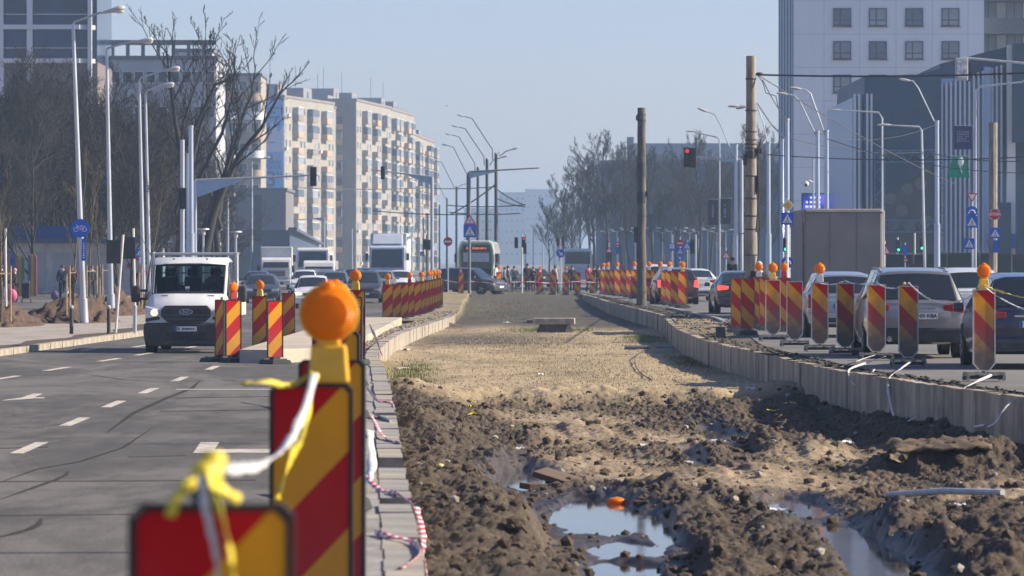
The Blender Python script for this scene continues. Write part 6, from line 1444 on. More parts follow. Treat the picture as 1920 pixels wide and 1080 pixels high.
pb = [(TP([(330, 560, 0), (338, 430, 0), (345, 330, .3), (330, 240, .2), (318, 150, 0), (312, 85, 0)], 225), .26, .03, .3), (TP([(345, 330, .3), (372, 260, -.5), (420, 160, -.8), (445, 150, -1)], 225), .15, .03, .25), (TP([(338, 400, 0), (368, 300, .5), (395, 180, .9), (390, 70, 1)], 225), .15, .02, .35), (TP([(345, 330, 0), (360, 230, -.2), (385, 150, 0), (420, 85, .2)], 225), .10, .02, .3)]
tree(grow(32, 10, .85, .3, pb, kids=(11, 6, 5, 3), tw=.014, lenf=.32, lev=3), (gx(330, 225), 225, .3), 0, 'tall upright bare tree with fine vertical tips beside the lamp heads', 'large bare roadside trees')
pc = [(TP([(415, 560, 0), (405, 430, 0), (420, 330, .4), (440, 250, .6), (470, 180, .2), (480, 120, .1)], 262), .24, .03, .35), (TP([(405, 430, 0), (375, 330, 0), (360, 250, -.4), (372, 180, -.5)], 262), .15, .02, .3)]
tree(grow(33, 10, .85, .3, pc, kids=(10, 6, 5, 3), tw=.015, lenf=.32, lev=3), (gx(415, 262), 262, .3), 0, 'forked bare tree behind the white van roof', 'large bare roadside trees')
Q_ = [tree(grow(41, 14.5, .9, .28, kids=(12, 9, 7, 6), tw=.016, start=.3, lenf=.46), (0, 0, 0), 0, '', GT2), tree(grow(42, 12.5, .85, .22, kids=(10, 8, 7, 6), tw=.016, start=.25, lenf=.5, up=.5), (0, 0, 0), 0, '', GT2)]
hazy = [(1140, 430, 1.08, 'round-crowned hazy bare tree left of the dark pole'), (1058, 455, .98, 'loose-branched hazy tree at the street end beside the bus'), (1180, 470, 1.05, 'hazy bare tree directly behind the dark pole'), (1088, 490, .85, 'low hazy tree between the two taller hazy trees'), (1225, 440, .98, 'slim hazy bare tree just right of the dark pole'), (1268, 470, 1.08, 'hazy bare tree left of the red signal head'), (1312, 450, 1.12, 'hazy bare tree behind the red signal head'), (1352, 480, 1.1, 'hazy bare tree above the two dark banners'), (1395, 440, 1.15, 'hazy bare tree beside the concrete pole'), (1030, 520, .8, 'smallest hazy tree at the end of the boulevard'), (1110, 540, 1.0, 'pale hazy tree behind the round-crowned tree'), (1440, 400, .95, 'bare tree between the concrete pole and the white tower'),
        (1165, 500, 1.2, 'tall faint tree peeping left of the dark pole top'), (1200, 520, 1.15, 'faint tree hidden mostly by the dark pole'), (1245, 510, 1.15, 'faint hazy tree right behind the slim tree'), (1290, 520, 1.2, 'faint hazy tree just right of the signal head column'), (1332, 510, 1.15, 'faint hazy tree left of the dark banners'), (1372, 500, 1.15, 'faint hazy tree rising behind the right dark banner'), (1115, 470, 1.05, 'round low hazy tree left of the tall round-crowned one'), (1072, 520, .95, 'slender faint tree behind the bus'), (1415, 470, 1.1, 'faint tree directly behind the concrete pole')]
for i, (px, d, s, lab) in enumerate(hazy):
    s *= .74 if i < 12 else .70
    src = Q_[i % 2]; loc = at(px, d, .2)
    if i < 2: src.location = loc; src['label'] = lab; o = src
    else: o = dup(src, loc, rnd.random() * 6, lab)
    o.scale = (s, s, s)
# saplings tied to stakes
m_stake = M('pine_stake', (.32, .215, .12), .8, var=.25, scale=8); m_sap = M('sapling_bark', (.10, .08, .05), .9, var=.3, scale=8)
def sapling(px, d, H, seed, label, z=.3):
    r = empty('sapling', at(px, d, z), 0, label, 'sapling', 'young trees tied to stakes')
    sg = grow(seed, H, .75, .045, kids=(9, 5, 3), tw=.009, start=.35, lenf=.34, lev=2)
    link_mesh('trunk', tube_mesh(sg[:1], 'trunk', m_sap), r); tag(link_mesh('crown', tube_mesh(sg[1:], 'crown', m_sap), r), kind='stuff')
    for a in range(3): x, y = .3 * math.cos(a * 2.1 + .3), .3 * math.sin(a * 2.1 + .3); MB().tube([(x, y, 0), (x, y, 1.75)], .035, 6).build('stake', m_stake, r)
    MB().tube([(.3 * math.cos(a * 2.1 + .3), .3 * math.sin(a * 2.1 + .3), 1.5) for a in (0, 1, 2, 0)], .015, 4).build('tie', m_stake, r)
sapling(136, 141, 5.0, 51, 'sapling with three stakes in the middle of the soil mound'); sapling(167, 163, 5.6, 52, 'sapling with stakes behind the cycle sign post'); sapling(196, 178, 4.2, 53, 'thin dark sapling with one visible stake past the sign post'); sapling(2, 132, 5.2, 54, 'pale sapling with stakes cut by the left frame edge'); sapling(270, 168, 5.5, 55, 'sapling behind the leaning white post')

# soil mounds
def mound(px, py, wx_, wy, h, seed, label):
    d = gd(py, .14); n = 40; u = np.linspace(-1, 1, n); X, Y = np.meshgrid(u, u); rr = np.sqrt(X ** 2 + Y ** 2)
    h *= 1.3; Z = h * np.clip(1 - rr ** 1.6, 0, None) * (.8 + .5 * fbm(X * 2 + seed, Y * 2, 3, seed)) + .26 * h * fbm(X * 7, Y * 9, 4, seed + 1) * (rr < 1) - .05 - .2 * (rr > 1)
    tag(link_mesh('soil_mound', grid_mesh('soil_mound', X * wx_, Y * wy, Z, m_soil), None, (gx(px, d), d, .13)), label, 'soil mound', 'mounds of dug earth on the pavement')
mound(130, 603, 1.75, 4.5, .78, 3, 'largest brown soil mound at the foot of the cycle sign post'); mound(215, 590, 1.2, 4, .75, 5, 'brown soil mound behind the leaning white post'); mound(5, 610, 1.3, 4.5, .62, 7, 'brown soil mound cut by the left frame edge'); mound(262, 583, 1.1, 5, .8, 9, 'dark soil mound beside the van mirror')

# ------------------------------------------------------------------ poles, lamps, signs, signals
m_galv = M('galvanised_steel', (.42, .45, .49), .42, .55, var=.12, scale=3, stretch=(1, 1, .3)); m_white_p = M('white_pole', (.62, .60, .56), .5, var=.12, scale=3)
m_dpole = M('dark_pole', (.055, .056, .06), .8, var=.3, scale=3); m_conc = M('pole_concrete', (.27, .235, .19), .9, var=.25, scale=4, bump=.5, bscale=18, dirt=(.11, .095, .08), dirt_amt=.8, dscale=1.6, stretch=(2.5, 2.5, .6))
m_conc2 = M('dark_pole_concrete', (.125, .11, .095), .92, var=.3, scale=4, bump=.5, bscale=18, dirt=(.05, .045, .04), dirt_amt=.8, dscale=1.6, stretch=(2.5, 2.5, .6))
m_lampg = M('lamp_grey', (.40, .40, .41), .45, var=.1); m_lampc = M('lamp_cover', (.62, .60, .52), .3, var=.1)
m_sblue = M('sign_blue', (.008, .095, .50), .4, var=.05); m_sred = M('sign_red', (.50, .012, .025), .4, var=.05); m_swhite = M('sign_white', (.72, .72, .72), .45, var=.05); m_sback = M('sign_back', (.045, .045, .048), .6, var=.2, scale=4); m_syel = M('sign_yellow', (.80, .40, .01), .4)
m_off = M('signal_lens_off', (.02, .02, .02), .3); m_rlit = M('signal_red_lit', (.9, .04, .03), .3, emit=.35); m_glit = M('signal_green_lit', (.05, .85, .50), .3, emit=1.1)
def street_lamp(px_t, py_t, py_b, d, arm, head, label, r0=.10, r1=.055, z=.15, group='tall street lamps along the left pavement', px_b=None):
    xb = gx(px_b or px_t, d); r = empty('street_lamp', (xb, d, z), 0, label, 'street lamp', group)
    def q(px, py, dy=0): return (gx(px, d) - xb, dy, zz(py, d) - z)
    t = q(px_t, py_t); MB().tube([(0, 0, 0), (t[0] * .1, 0, .8), (t[0] * .1, 0, .82), t], [r0 * 1.5, r0 * 1.4, r0, r1], 10).build('pole', m_galv, r, smooth=40)
    a = [q(*p) for p in arm]; MB().tube(a, r1 * .75, 6).build('arm', m_galv, r, smooth=40)
    h0, h1 = Vector(q(*head[0])), Vector(q(*head[1])); L = (h1 - h0).length; ang = math.atan2(h1.z - h0.z, h1.x - h0.x)
    prof = [(.02, 0), (.07, L * .12), (.12, L * .45), (.19, L * .72), (.15, L * .93), (.03, L)]
    b = MB().lathe(prof, (0, 0, 0), 12, 'X'); b.v = [(x, y * 1.0, z * .62) for x, y, z in b.v]; R = Matrix.Rotation(-ang, 4, 'Y'); b.v = [tuple(R @ Vector(v) + h0) for v in b.v]
    h = b.build('lamp_head', m_lampg, r, smooth=50)
    b = MB().ball((0, 0, 0), .16, 10, 0, (1.15, .9, .55)); c = h0.lerp(h1, .74); b.v = [(x + c.x, y, z + c.z - .06) for x, y, z in b.v]; b.build('lens', m_lampc, h, smooth=60)
    return r
street_lamp(137, 45, 604, 141, [(137, 45), (140, 41), (190, 23)], [(188, 25), (235, 14)], 'nearest tall street lamp, carrying the blue cycle sign', px_b=158)
street_lamp(200, 93, 562, 161, [(200, 93), (203, 90), (250, 77)], [(248, 79), (288, 74)], 'second tall street lamp, its head above the thicket', px_b=209)
street_lamp(261, 152, 540, 186, [(261, 152), (264, 146), (305, 133)], [(303, 134), (338, 127)], 'third tall street lamp, crossing the tree branches', px_b=270)
street_lamp(273, 178, 535, 203, [(273, 178), (276, 170), (298, 162)], [(295, 163), (327, 157)], 'fourth street lamp, shortest of the close pair', px_b=281)

def disc(par, x, z, r, y, mat, nm='sign_plate', n=28, t=.02):
    return MB().prism([(x + r * math.cos(2 * PI * k / n), z + r * math.sin(2 * PI * k / n)) for k in range(n)], y - t, y).build(nm, mat, par)
def poly(par, pts, y, mat, nm='symbol', t=.006): return MB().prism(pts, y - t, y).build(nm, mat, par)
def walker(par, x, z, s, y, mat):
    for pts in ([(-.05, .1), (.06, .1), (.10, .34), (-.02, .36)], [(.02, .12), (.08, .10), (.20, -.22), (.13, -.24)], [(-.05, .12), (.02, .1), (-.10, -.22), (-.17, -.20)]): poly(par, [(x + a * s, z + b * s) for a, b in pts], y, mat)
    disc(par, x + .05 * s, z + .43 * s, .06 * s, y, mat, 'symbol', 10, .006)
def plate(par, kind, x, z, s, y=-.06):
    """s is the plate size; y the front of the plate"""
    if kind == 'ped':
        p = MB().box((x, y, z), (s, .02, s)).build('sign_plate', m_sblue, par); poly(p, [(x - .40 * s, z - .34 * s), (x + .40 * s, z - .34 * s), (x, z + .38 * s)], y - .012, m_swhite); walker(p, x, z - .08 * s, s * .55, y - .02, m_ink)
        for k in range(4): poly(p, [(x - .24 * s + .12 * s * k, z - .31 * s), (x - .18 * s + .12 * s * k, z - .31 * s), (x - .18 * s + .12 * s * k, z - .24 * s), (x - .24 * s + .12 * s * k, z - .24 * s)], y - .02, m_ink)
    elif kind in ('warn', 'yield'):
        q = 1 if kind == 'warn' else -1
        p = poly(par, [(x - .5 * s, z - q * .43 * s), (x + .5 * s, z - q * .43 * s), (x, z + q * .43 * s)], y, m_sred, 'sign_plate', .02); poly(p, [(x - .34 * s, z - q * .33 * s), (x + .34 * s, z - q * .33 * s), (x, z + q * .24 * s)], y - .021, m_swhite)
        if q > 0: walker(p, x, z - .14 * s, s * .36, y - .03, m_ink)
        else: disc(p, x, z + .12 * s, .10 * s, y - .022, m_swhite, 'symbol')
    elif kind == 'noentry': p = disc(par, x, z, s / 2, y, m_sred); poly(p, [(x - .36 * s, z - .09 * s), (x + .36 * s, z - .09 * s), (x + .36 * s, z + .09 * s), (x - .36 * s, z + .09 * s)], y - .021, m_swhite)
    elif kind == 'stop':
        p = disc(par, x, z, s * .54, y, m_swhite, n=8); MB().prism([(x + s * .50 * math.cos(PI / 8 + PI / 4 * k), z + s * .50 * math.sin(PI / 8 + PI / 4 * k)) for k in range(8)], y - .03, y - .021).build('symbol', m_sred, p); lettering('STOP', s * .36, m_swhite, p, (x, y - .034, z), bold=.004)
    elif kind == 'prio': p = poly(par, [(x - .5 * s, z), (x, z - .5 * s), (x + .5 * s, z), (x, z + .5 * s)], y, m_swhite, 'sign_plate', .02); poly(p, [(x - .33 * s, z), (x, z - .33 * s), (x + .33 * s, z), (x, z + .33 * s)], y - .021, m_syel)
    elif kind == 'arrow':
        p = disc(par, x, z, s / 2, y, m_sblue); c = [(-.30, .24), (-.24, .30), (.10, -.04), (.10, .16), (.24, .02), (.24, -.24), (-.02, -.24), (-.16, -.10), (.04, -.10)]; poly(p, [(x + a * s, z + b * s) for a, b in c], y - .021, m_swhite)
    elif kind == 'bike':
        p = disc(par, x, z, s / 2, y, m_sblue, n=36)
        b = MB()
        for cx in (-.22, .22): b.tube([(x + (cx + .12 * math.cos(2 * PI * k / 18)) * s, y - .026, z + (-.06 + .12 * math.sin(2 * PI * k / 18)) * s) for k in range(19)], .014 * s, 4)
        fr = [(-.22, -.06), (-.13, .12), (-.16, .17), (-.20, .17)], [(-.14, .10), (.07, .10)], [(-.13, .10), (.0, -.07)], [(.0, -.07), (.08, .14)], [(.0, -.07), (.22, -.06)], [(.22, -.06), (.07, .10)], [(.03, .15), (.13, .15)], [(.16, .13), (.30, .08)]
        for seg in fr: b.tube([(x + a * s, y - .026, z + c * s) for a, c in seg], .014 * s, 4)
        b.build('symbol', m_swhite, p)
    elif kind == 'turn':
        p = disc(par, x, z, s / 2, y, m_sblue); b = MB(); b.tube([(x - .26 * s, y - .026, z - .12 * s), (x - .20 * s, y - .026, z + .10 * s), (x, y - .026, z + .16 * s), (x + .20 * s, y - .026, z + .10 * s), (x + .26 * s, y - .026, z - .12 * s)], .05 * s, 5).build('symbol', m_swhite, p)
        for q in (-1, 1): poly(p, [(x + q * .36 * s, z - .02 * s), (x + q * .14 * s, z - .04 * s), (x + q * .30 * s, z - .22 * s)], y - .03, m_swhite)
    elif kind == 'bus':
        p = MB().box((x, y, z), (s, .02, s * 1.1)).build('sign_plate', m_sblue, par); MB().box((x, y - .015, z + .08 * s), (s * .74, .01, s * .62)).build('symbol', m_swhite, p); lettering('BUS', s * .3, m_ink, p, (x, y - .024, z + .08 * s))
    elif kind == 'blueplate': p = MB().box((x, y, z), (s, .02, s * 2.6)).build('sign_plate', m_sblue, par)
    elif kind == 'back': p = MB().box((x, y, z), (s, .02, s * 1.7)).build('sign_plate', m_sback, par)
    return p
def sign_post(px, py_top, py_base, d, z, plates, label, group=None, r=.035, name='traffic_sign', mat=None, px_top=None):
    o = empty(name, at(px, d, z), 0, label, 'traffic sign', group); xt = gx(px_top or px, d) - gx(px, d)
    MB().tube([(0, 0, 0), (xt, 0, zz(py_top, d) - z)], r, 8).build('post', mat or m_galv, o, smooth=40)
    for kind, qx, qy, spx in plates: plate(o, kind, gx(qx, d) - gx(px, d), zz(qy, d) - z, spx * d / F, -r - .02)
    return o
# cycle sign fixed to the nearest lamp
cs = empty('cycle_sign', at(151, 140.8, zz(428, 140.8)), 0, 'round blue cycle sign on the nearest street lamp', 'traffic sign'); plate(cs, 'bike', 0, 0, 35 * 140.8 / F, -.12); MB().box((0, -.06, 0), (.2, .1, .06)).build('bracket', m_galv, cs)
cs = empty('information_plate', at(158, 140.8, zz(468, 140.8)), 0, 'narrow upright blue plate below the round cycle sign', 'sign'); MB().box((0, -.14, 0), (8 * 140.8 / F, .02, 42 * 140.8 / F)).build('plate', m_sblue, cs); print_marks(cs, 1, 7, .07, .55, m_swhite, (0, -.153, -.03), seed=2, fill=1); MB().box((0, -.07, 0), (.06, .13, .06)).build('bracket', m_galv, cs)
sign_post(12, 428, 613, 136, .14, [], 'thin plain white post beside the left soil mound', 'bare posts on the left pavement', mat=m_white_p, name='white_post', px_top=10)['category'] = 'post'
sign_post(217, 440, 626, 122, .14, [('back', 213, 472, 26)], 'leaning white post with a dark sign back beside the bollard', 'bare posts on the left pavement', mat=m_white_p, px_top=231)
sign_post(254, 428, 624, 123.5, .14, [('back', 242, 465, 24)], 'white post with a tall brown-grey sign back, behind the van mirror', 'bare posts on the left pavement', mat=m_white_p, px_top=250)
for i, (px, py, lab) in enumerate(((134, 626, 'steel bollard in front of the largest soil mound'), (204, 626, 'steel bollard left of the leaning white post'), (253, 624, 'steel bollard nearest the white van mirror'))):
    d = gd(py, .13); r = empty('bollard', at(px, d, .13), 0, lab, 'bollard', 'steel bollards on the pavement edge')
    MB().lathe([(.055, 0), (.055, .72)], (0, 0, 0), 14).build('post', m_dpole if i < 2 else m_galv, r, smooth=30); MB().lathe([(.06, .72), (.062, .78), (.03, .81)], (0, 0, 0), 14).build('cap', m_lampg, r, smooth=40)

# signals
def signal_head(par, x, y, z, lit=None, s=1.0, back=False):
    b = MB().box((x, y, z), (.32 * s, .20 * s, .95 * s)).build('signal_head', m_black, par, bevel=.03)
    for k, nm in enumerate(('red', 'amber', 'green')):
        zc = z + (.30 - .30 * k) * s; mat = m_off
        if lit == nm: mat = m_rlit if nm == 'red' else m_glit
        if not back:
            MB().lathe([(.10 * s, -.02), (.10 * s, .0)], (x, y - .11 * s, zc), 12, 'Y').build('lens', mat, b)
            MB().tube([(x + .12 * s * math.cos(a), y - .16 * s, zc + .12 * s * math.sin(a)) for a in [PI * q / 8 for q in range(9)]], .03 * s, 4).build('visor', m_black, b)
    return b
def signal_post(px, py_top, d, z, heads, label, r=.05, plates=(), arm=None, mat=None, name='traffic_signal'):
    o = empty(name, at(px, d, z), 0, label, 'traffic signal', 'traffic signals'); h = zz(py_top, d) - z
    MB().tube([(0, 0, 0), (0, 0, h)], r, 10).build('post', mat or m_galv, o, smooth=40)
    if arm:
        (ax, ay), drop = arm; x1, z1 = gx(ax, d) - gx(px, d), zz(ay, d) - z
        MB().tube([(0, 0, h), (x1, 0, z1)], [.06, .035], 6).build('arm', mat or m_galv, o, smooth=40)
        q = .38; MB().prism([(0, h - .02), (x1 * q, h + (z1 - h) * q - .04), (x1 * q, h + (z1 - h) * q - .10), (0, h - drop)], -.03, .03).build('gusset', M('signal_arm_blue', (.30, .42, .55), .5), o)
    for qx, qy, lit, s in heads: signal_head(o, gx(qx, d) - gx(px, d), -.15, zz(qy, d) - z, lit, s)
    for kind, qx, qy, spx in plates: plate(o, kind, gx(qx, d) - gx(px, d), zz(qy, d) - z, spx * d / F, -r - .02)
    return o
signal_post(366, 338, 180, .25, [(588, 331, None, .85)], 'blue-grey gantry with a long arm and dark signal over the left lanes', .07, arm=((596, 328), .75))
signal_post(810, 332, 250, .2, [(718, 324, None, .8)], 'gantry with an arm reaching left over the box lorry', .10, arm=((695, 318), .5))
signal_post(880, 322, 252, .17, [], 'tall mast with an arm to the right and crossing signs', .09, plates=(('warn', 881, 411, 23), ('ped', 881, 433, 24)), arm=((1011, 315), .4), mat=M('mast_grey', (.16, .17, .185), .55, .3))
MB().tube([at(880, 251, .17), at(884, 248, .17)], .05, 6).build('post_shoe', m_lampg, None, label='pale angled foot at the base of the crossing-sign mast', cat='post foot')
signal_post(979, 440, 268, .2, [(968, 455, None, .72), (982, 454, 'red', .72), (984, 466, None, .72)], 'white signal post with a cluster of black heads, one red', .045, mat=m_white_p)
signal_post(1051, 448, 285, .2, [(1046, 453, None, .62), (1055, 453, None, .62)], 'signal post with the round blue arrow sign before the bus', .05, plates=(('arrow', 1051, 475, 16),))
signal_post(800, 440, 275, .2, [(796, 458, None, .7), (804, 459, None, .7)], 'dark signal heads facing away left of the no-entry sign', .045, mat=m_dpole)
signal_post(608, 408, 420, .2, [], 'distant arm gantry crossing in front of the grey shop row', .08, arm=((560, 412), .4))
signal_post(1390, 300, 205, .38, [(1288, 295, 'red', 1.0), (1299, 296, None, 1.0)], 'long right-hand signal arm with a lit red head beside a dark one', .10, arm=((1280, 293), .15))
signal_post(1473, 455, 120, .42, [(1472, 459, 'green', .42), (1471, 512, 'green', .30)], 'green-lit signal on the pole under the crossing sign', .04, plates=(('turn', 1476, 492, 22),))
signal_post(1683, 445, 236, .42, [(1684, 461, 'green', .72)], 'green-lit signal post behind the warning triangle', .05, mat=m_white_p)
signal_post(1715, 437, 236, .42, [(1728, 458, 'green', .72)], 'green-lit signal post left of the mall fence', .05, mat=m_white_p)
signal_post(1304, 440, 240, .35, [(1298, 462, None, .85)], 'dark signal head on a grey post over the white saloon', .06)
signal_post(342, 262, 172, .25, [(344, 372, None, .9)], 'thick steel post with a black signal left of the tallest pole', .09)
tp = lambda *a, **k: sign_post(*a, **k)
tp(840, 430, 560, 258, .17, [('noentry', 840, 453, 17)], 'round red no-entry sign with white bar left of the tram', r=.04)
tp(1476, 372, 560, 118, .42, [('prio', 1477, 385, 25), ('ped', 1476, 410, 23)], 'yellow priority diamond above a blue crossing sign', r=.04, mat=m_white_p)
tp(1659, 452, 540, 150, .42, [('warn', 1659, 467, 24)], 'white warning triangle with a red rim right of the grey truck', r=.03)
tp(1361, 465, 540, 178, .4, [('warn', 1361, 477, 17)], 'warning triangle between the dark and the concrete poles', r=.03)
tp(1823, 365, 540, 165, .5, [('yield', 1822, 371, 20), ('turn', 1822, 397, 21), ('ped', 1822, 416, 22), ('ped', 1817, 457, 20)], 'post with give-way triangle and three blue signs', r=.04)
tp(1862, 230, 540, 160, .5, [('stop', 1864, 402, 21), ('ped', 1865, 437, 20), ('blueplate', 1866, 462, 9)], 'concrete post carrying a red STOP octagon and crossing sign', r=.16, mat=m_conc)
tp(1261, 440, 545, 250, .35, [('bus', 1260, 463, 12)], 'blue bus-stop sign left of the round red sign', r=.035)
tp(1275, 445, 545, 245, .35, [('noentry', 1275, 456, 13), ('ped', 1275, 471, 12), ('arrow', 1274, 483, 12)], 'post with a round red sign above two small blue signs', r=.035)
tp(1289, 450, 545, 248, .35, [('ped', 1288, 461, 14)], 'blue crossing sign beside the dark signal head', r=.035)
tp(1142, 455, 540, 290, .25, [('warn', 1142, 468, 12), ('back', 1142, 482, 10)], 'small warning triangle with a dark plate left of the dark pole', r=.035)
tp(1159, 445, 540, 300, .25, [('noentry', 1158, 457, 8), ('blueplate', 1158, 470, 5)], 'tiny red disc above a thin blue plate near the warning triangle', r=.035)
tp(1697, 455, 540, 210, .5, [('blueplate', 1697, 470, 8), ('noentry', 1698, 488, 8)], 'tilted narrow blue plate over a small red disc', r=.03)
tp(792, 470, 545, 290, .2, [('ped', 792, 476, 8)], 'small blue crossing sign among poles right of the box lorry', r=.035)
tp(262, 470, 560, 190, .25, [('ped', 262, 474, 15)], 'dark blue crossing sign half hidden beside the van roof', r=.03)

# thick steel tram poles with slanted lamp arms
m_steelp = M('steel_pole', (.40, .46, .55), .38, .6, var=.1, scale=2, stretch=(1, 1, .2))
def steel_pole(px, py_t, d, z, label, r=.10, arm=None, group='steel tram poles', mat=None, rb=None, lens=24, px_b=None, base=True):
    o = empty('steel_pole', at(px_b or px, d, z), 0, label, 'pole', group); h = zz(py_t, d) - z; xt = gx(px, d) - gx(px_b or px, d)
    MB().tube([(0, 0, 0), (xt * .4, 0, h * .42), (xt * .4, 0, h * .425), (xt, 0, h)] if base else [(0, 0, 0), (xt, 0, h)], [(rb or r * 1.35)] * 2 + [r, r * .85] if base else [r * 1.1, r * .85], 12).build('pole', mat or m_steelp, o, smooth=40)
    MB().lathe([(r * .95, h - .02), (r * .95, h + .06)], (xt, 0, 0), 12).build('cap', m_lampg, o)
    if arm:
        for a in arm:
            pts = [(gx(p, d) - gx(px_b or px, d), 0, zz(q, d) - z) for p, q in a]; A = MB().tube(pts, .035, 5).build('lamp_arm', mat if mat is m_dpole else m_galv, o, smooth=40)
            e0, e1 = Vector(pts[-2]), Vector(pts[-1]); dv = (e1 - e0).normalized(); c = e1 + dv * .05; b = MB().ball((0, 0, 0), .30, 8, 0, (1.0, .42, .22)); ang = math.atan2(dv.z, dv.x); R = Matrix.Rotation(-ang, 4, 'Y'); b.v = [tuple(R @ Vector(v) + c) for v in b.v]
            b.build('lamp_head', m_lampg, A, smooth=50)
    return o
steel_pole(358, 238, 168, .25, 'tallest thick steel pole directly behind the white van', .11)
steel_pole(352, 290, 190, .25, 'slimmer steel pole squeezed beside the tallest one', .07)
steel_pole(1380, 273, 205, .38, 'steel pole left of the concrete pole', .10, [[(1374, 290), (1352, 236), (1340, 214), (1320, 207)]])
steel_pole(1441, 268, 200, .38, 'steel pole just right of the concrete pole', .10, [[(1440, 275), (1432, 232), (1420, 200), (1408, 198), (1378, 199)]])
steel_pole(1476, 225, 168, .40, 'tallest steel pole behind the yellow diamond sign', .10, [[(1475, 262), (1448, 235), (1420, 194), (1395, 200)]])
steel_pole(1467, 263, 190, .40, 'thinner steel pole left of the tallest one by the diamond sign', .08)
steel_pole(1533, 248, 188, .40, 'left one of the steel pole pair over the grey truck', .10, [[(1531, 255), (1500, 190), (1488, 178), (1470, 176)]])
steel_pole(1550, 246, 182, .40, 'right one of the steel pole pair over the grey truck', .10, [[(1548, 255), (1520, 175), (1510, 168), (1494, 166)]])
steel_pole(1525, 300, 210, .40, 'short camera pole beside the steel pole pair', .05, base=False)
steel_pole(1757, 228, 205, .40, 'isolated thick steel pole before the mall fins', .11, [[(1752, 228), (1722, 165), (1712, 152), (1698, 150)]])
cm = empty('security_camera', at(1511, 209.7, zz(345, 209.7)), 0, 'white dome security camera on a bracket by the pole pair', 'security camera'); MB().ball((0, -.1, 0), .14, 10).build('dome', m_swhite, cm, smooth=60); MB().tube([(.0, 0, .12), (.18, .05, .18), (.34, .2, .10)], .03, 5).build('bracket', m_galv, cm); MB().ball((0, -.2, -.05), .08, 8).build('lens', m_black, cm, smooth=60)
m_bannerd = M('banner_dark', (.04, .045, .06), .7)
def lamp_post(px, py_t, d, z, pts, label, banners=(), r=.075):
    o = empty('lamp_post', at(px, d, z), 0, label, 'lamp post', 'mall side lamp posts'); x0 = gx(px, d)
    b = [(gx(p, d) - x0, 0, zz(q, d) - z) for p, q in pts]; MB().tube([(0, 0, 0)] + b, [r] + [r * .7] * (len(b) - 1) + [.03], 7).build('pole', m_galv, o, smooth=40)
    c = Vector(b[-1]); MB().ball((c.x, 0, c.z), .35, 8, 0, (1.0, .4, .16)).build('lamp_head', m_lampg, o, smooth=50)
    return o
lamp_post(1349, 262, 260, .38, [(1349, 262), (1344, 257), (1296, 246)], 'lamp post with a long flat arm behind the red signal')
lamp_post(1735, 250, 195, .45, [(1728, 245), (1724, 238), (1658, 234)], 'grey lamp post with a flat arm in front of the mall box')
lamp_post(1654, 222, 240, .45, [(1654, 222), (1648, 211), (1565, 206)], 'dark-armed lamp post at the mall corner')
lamp_post(1828, 170, 185, .45, [(1829, 170), (1836, 163), (1930, 152)], 'lamp post whose flat arm leaves the frame on the right')
arm_ = MB().tube([at(1960, 170, zz(122, 170)), at(1805, 170, zz(108, 170))], .05, 6).build('lamp_arm_bar', m_galv, None, label='pale horizontal arm entering from the right frame edge', cat='lamp arm')
fl = empty('flood_light', at(1803, 169.8, zz(130, 169.8)), 0, 'square white-fronted floodlight at the end of the right arm', 'floodlight'); MB().box((0, 0, 0), (.5, .2, .9)).build('housing', m_lampg, fl, bevel=.03); MB().box((-.02, -.115, .02), (.36, .04, .74)).build('lens', M('frosted_lens', (.55, .57, .58), .3, var=.5, scale=6), fl); MB().box((.28, .05, -.1), (.12, .2, .75)).build('shade', m_black, fl)
m_mk = M('faded_print', (.30, .32, .37), .7)
def banner(px, py, wpx, hpx, d, mat, label, text=None, taper=0, mt=None, tsz=.3, rot=PI / 2):
    o = empty('street_banner', at(px, d, zz(py, d)), 0, label, 'banner', 'banners on the lamp posts'); w, h = wpx * d / F, hpx * d / F
    MB().prism([(-w / 2 - taper, -h / 2), (w / 2 + taper, -h / 2), (w / 2 - taper * .2, h / 2), (-w / 2 + taper * .6, h / 2)], -.015, .015).build('cloth', mat, o)
    MB().tube([(-w / 2, .03, h / 2), (w / 2 + .1, .03, h / 2)], .02, 5).build('rod', m_galv, o)
    if text: print_marks(o, *text, mt or m_mk, (-.02, -.02, .05 * h), seed=int(px), fill=.92)
    return o
banner(1337, 398, 19, 48, 259, m_bannerd, 'left one of the two dark banners with upright lettering', (1, 6, .16, .75)); banner(1360, 396, 19, 48, 259, m_bannerd, 'right one of the two dark banners, pale strip at its foot', (1, 8, .16, .95))
banner(1806, 258, 34, 44, 184.5, M('banner_navy', (.03, .04, .12), .7), 'navy banner with pale lines above the green flag', (6, 5, .55, .5))
gf = banner(1797, 313, 30, 40, 180, M('flag_green', (.0, .28, .16), .7), 'green tapering flag with a white emblem', None, taper=.14); MB().ball((.10, -.02, .22), .16, 10, 0, (.8, .12, 1.2)).build('emblem', m_swhite, gf, smooth=60); MB().tube([(.05, -.03, .05), (.15, -.03, -.25)], .03, 4).build('emblem_stem', m_swhite, gf)

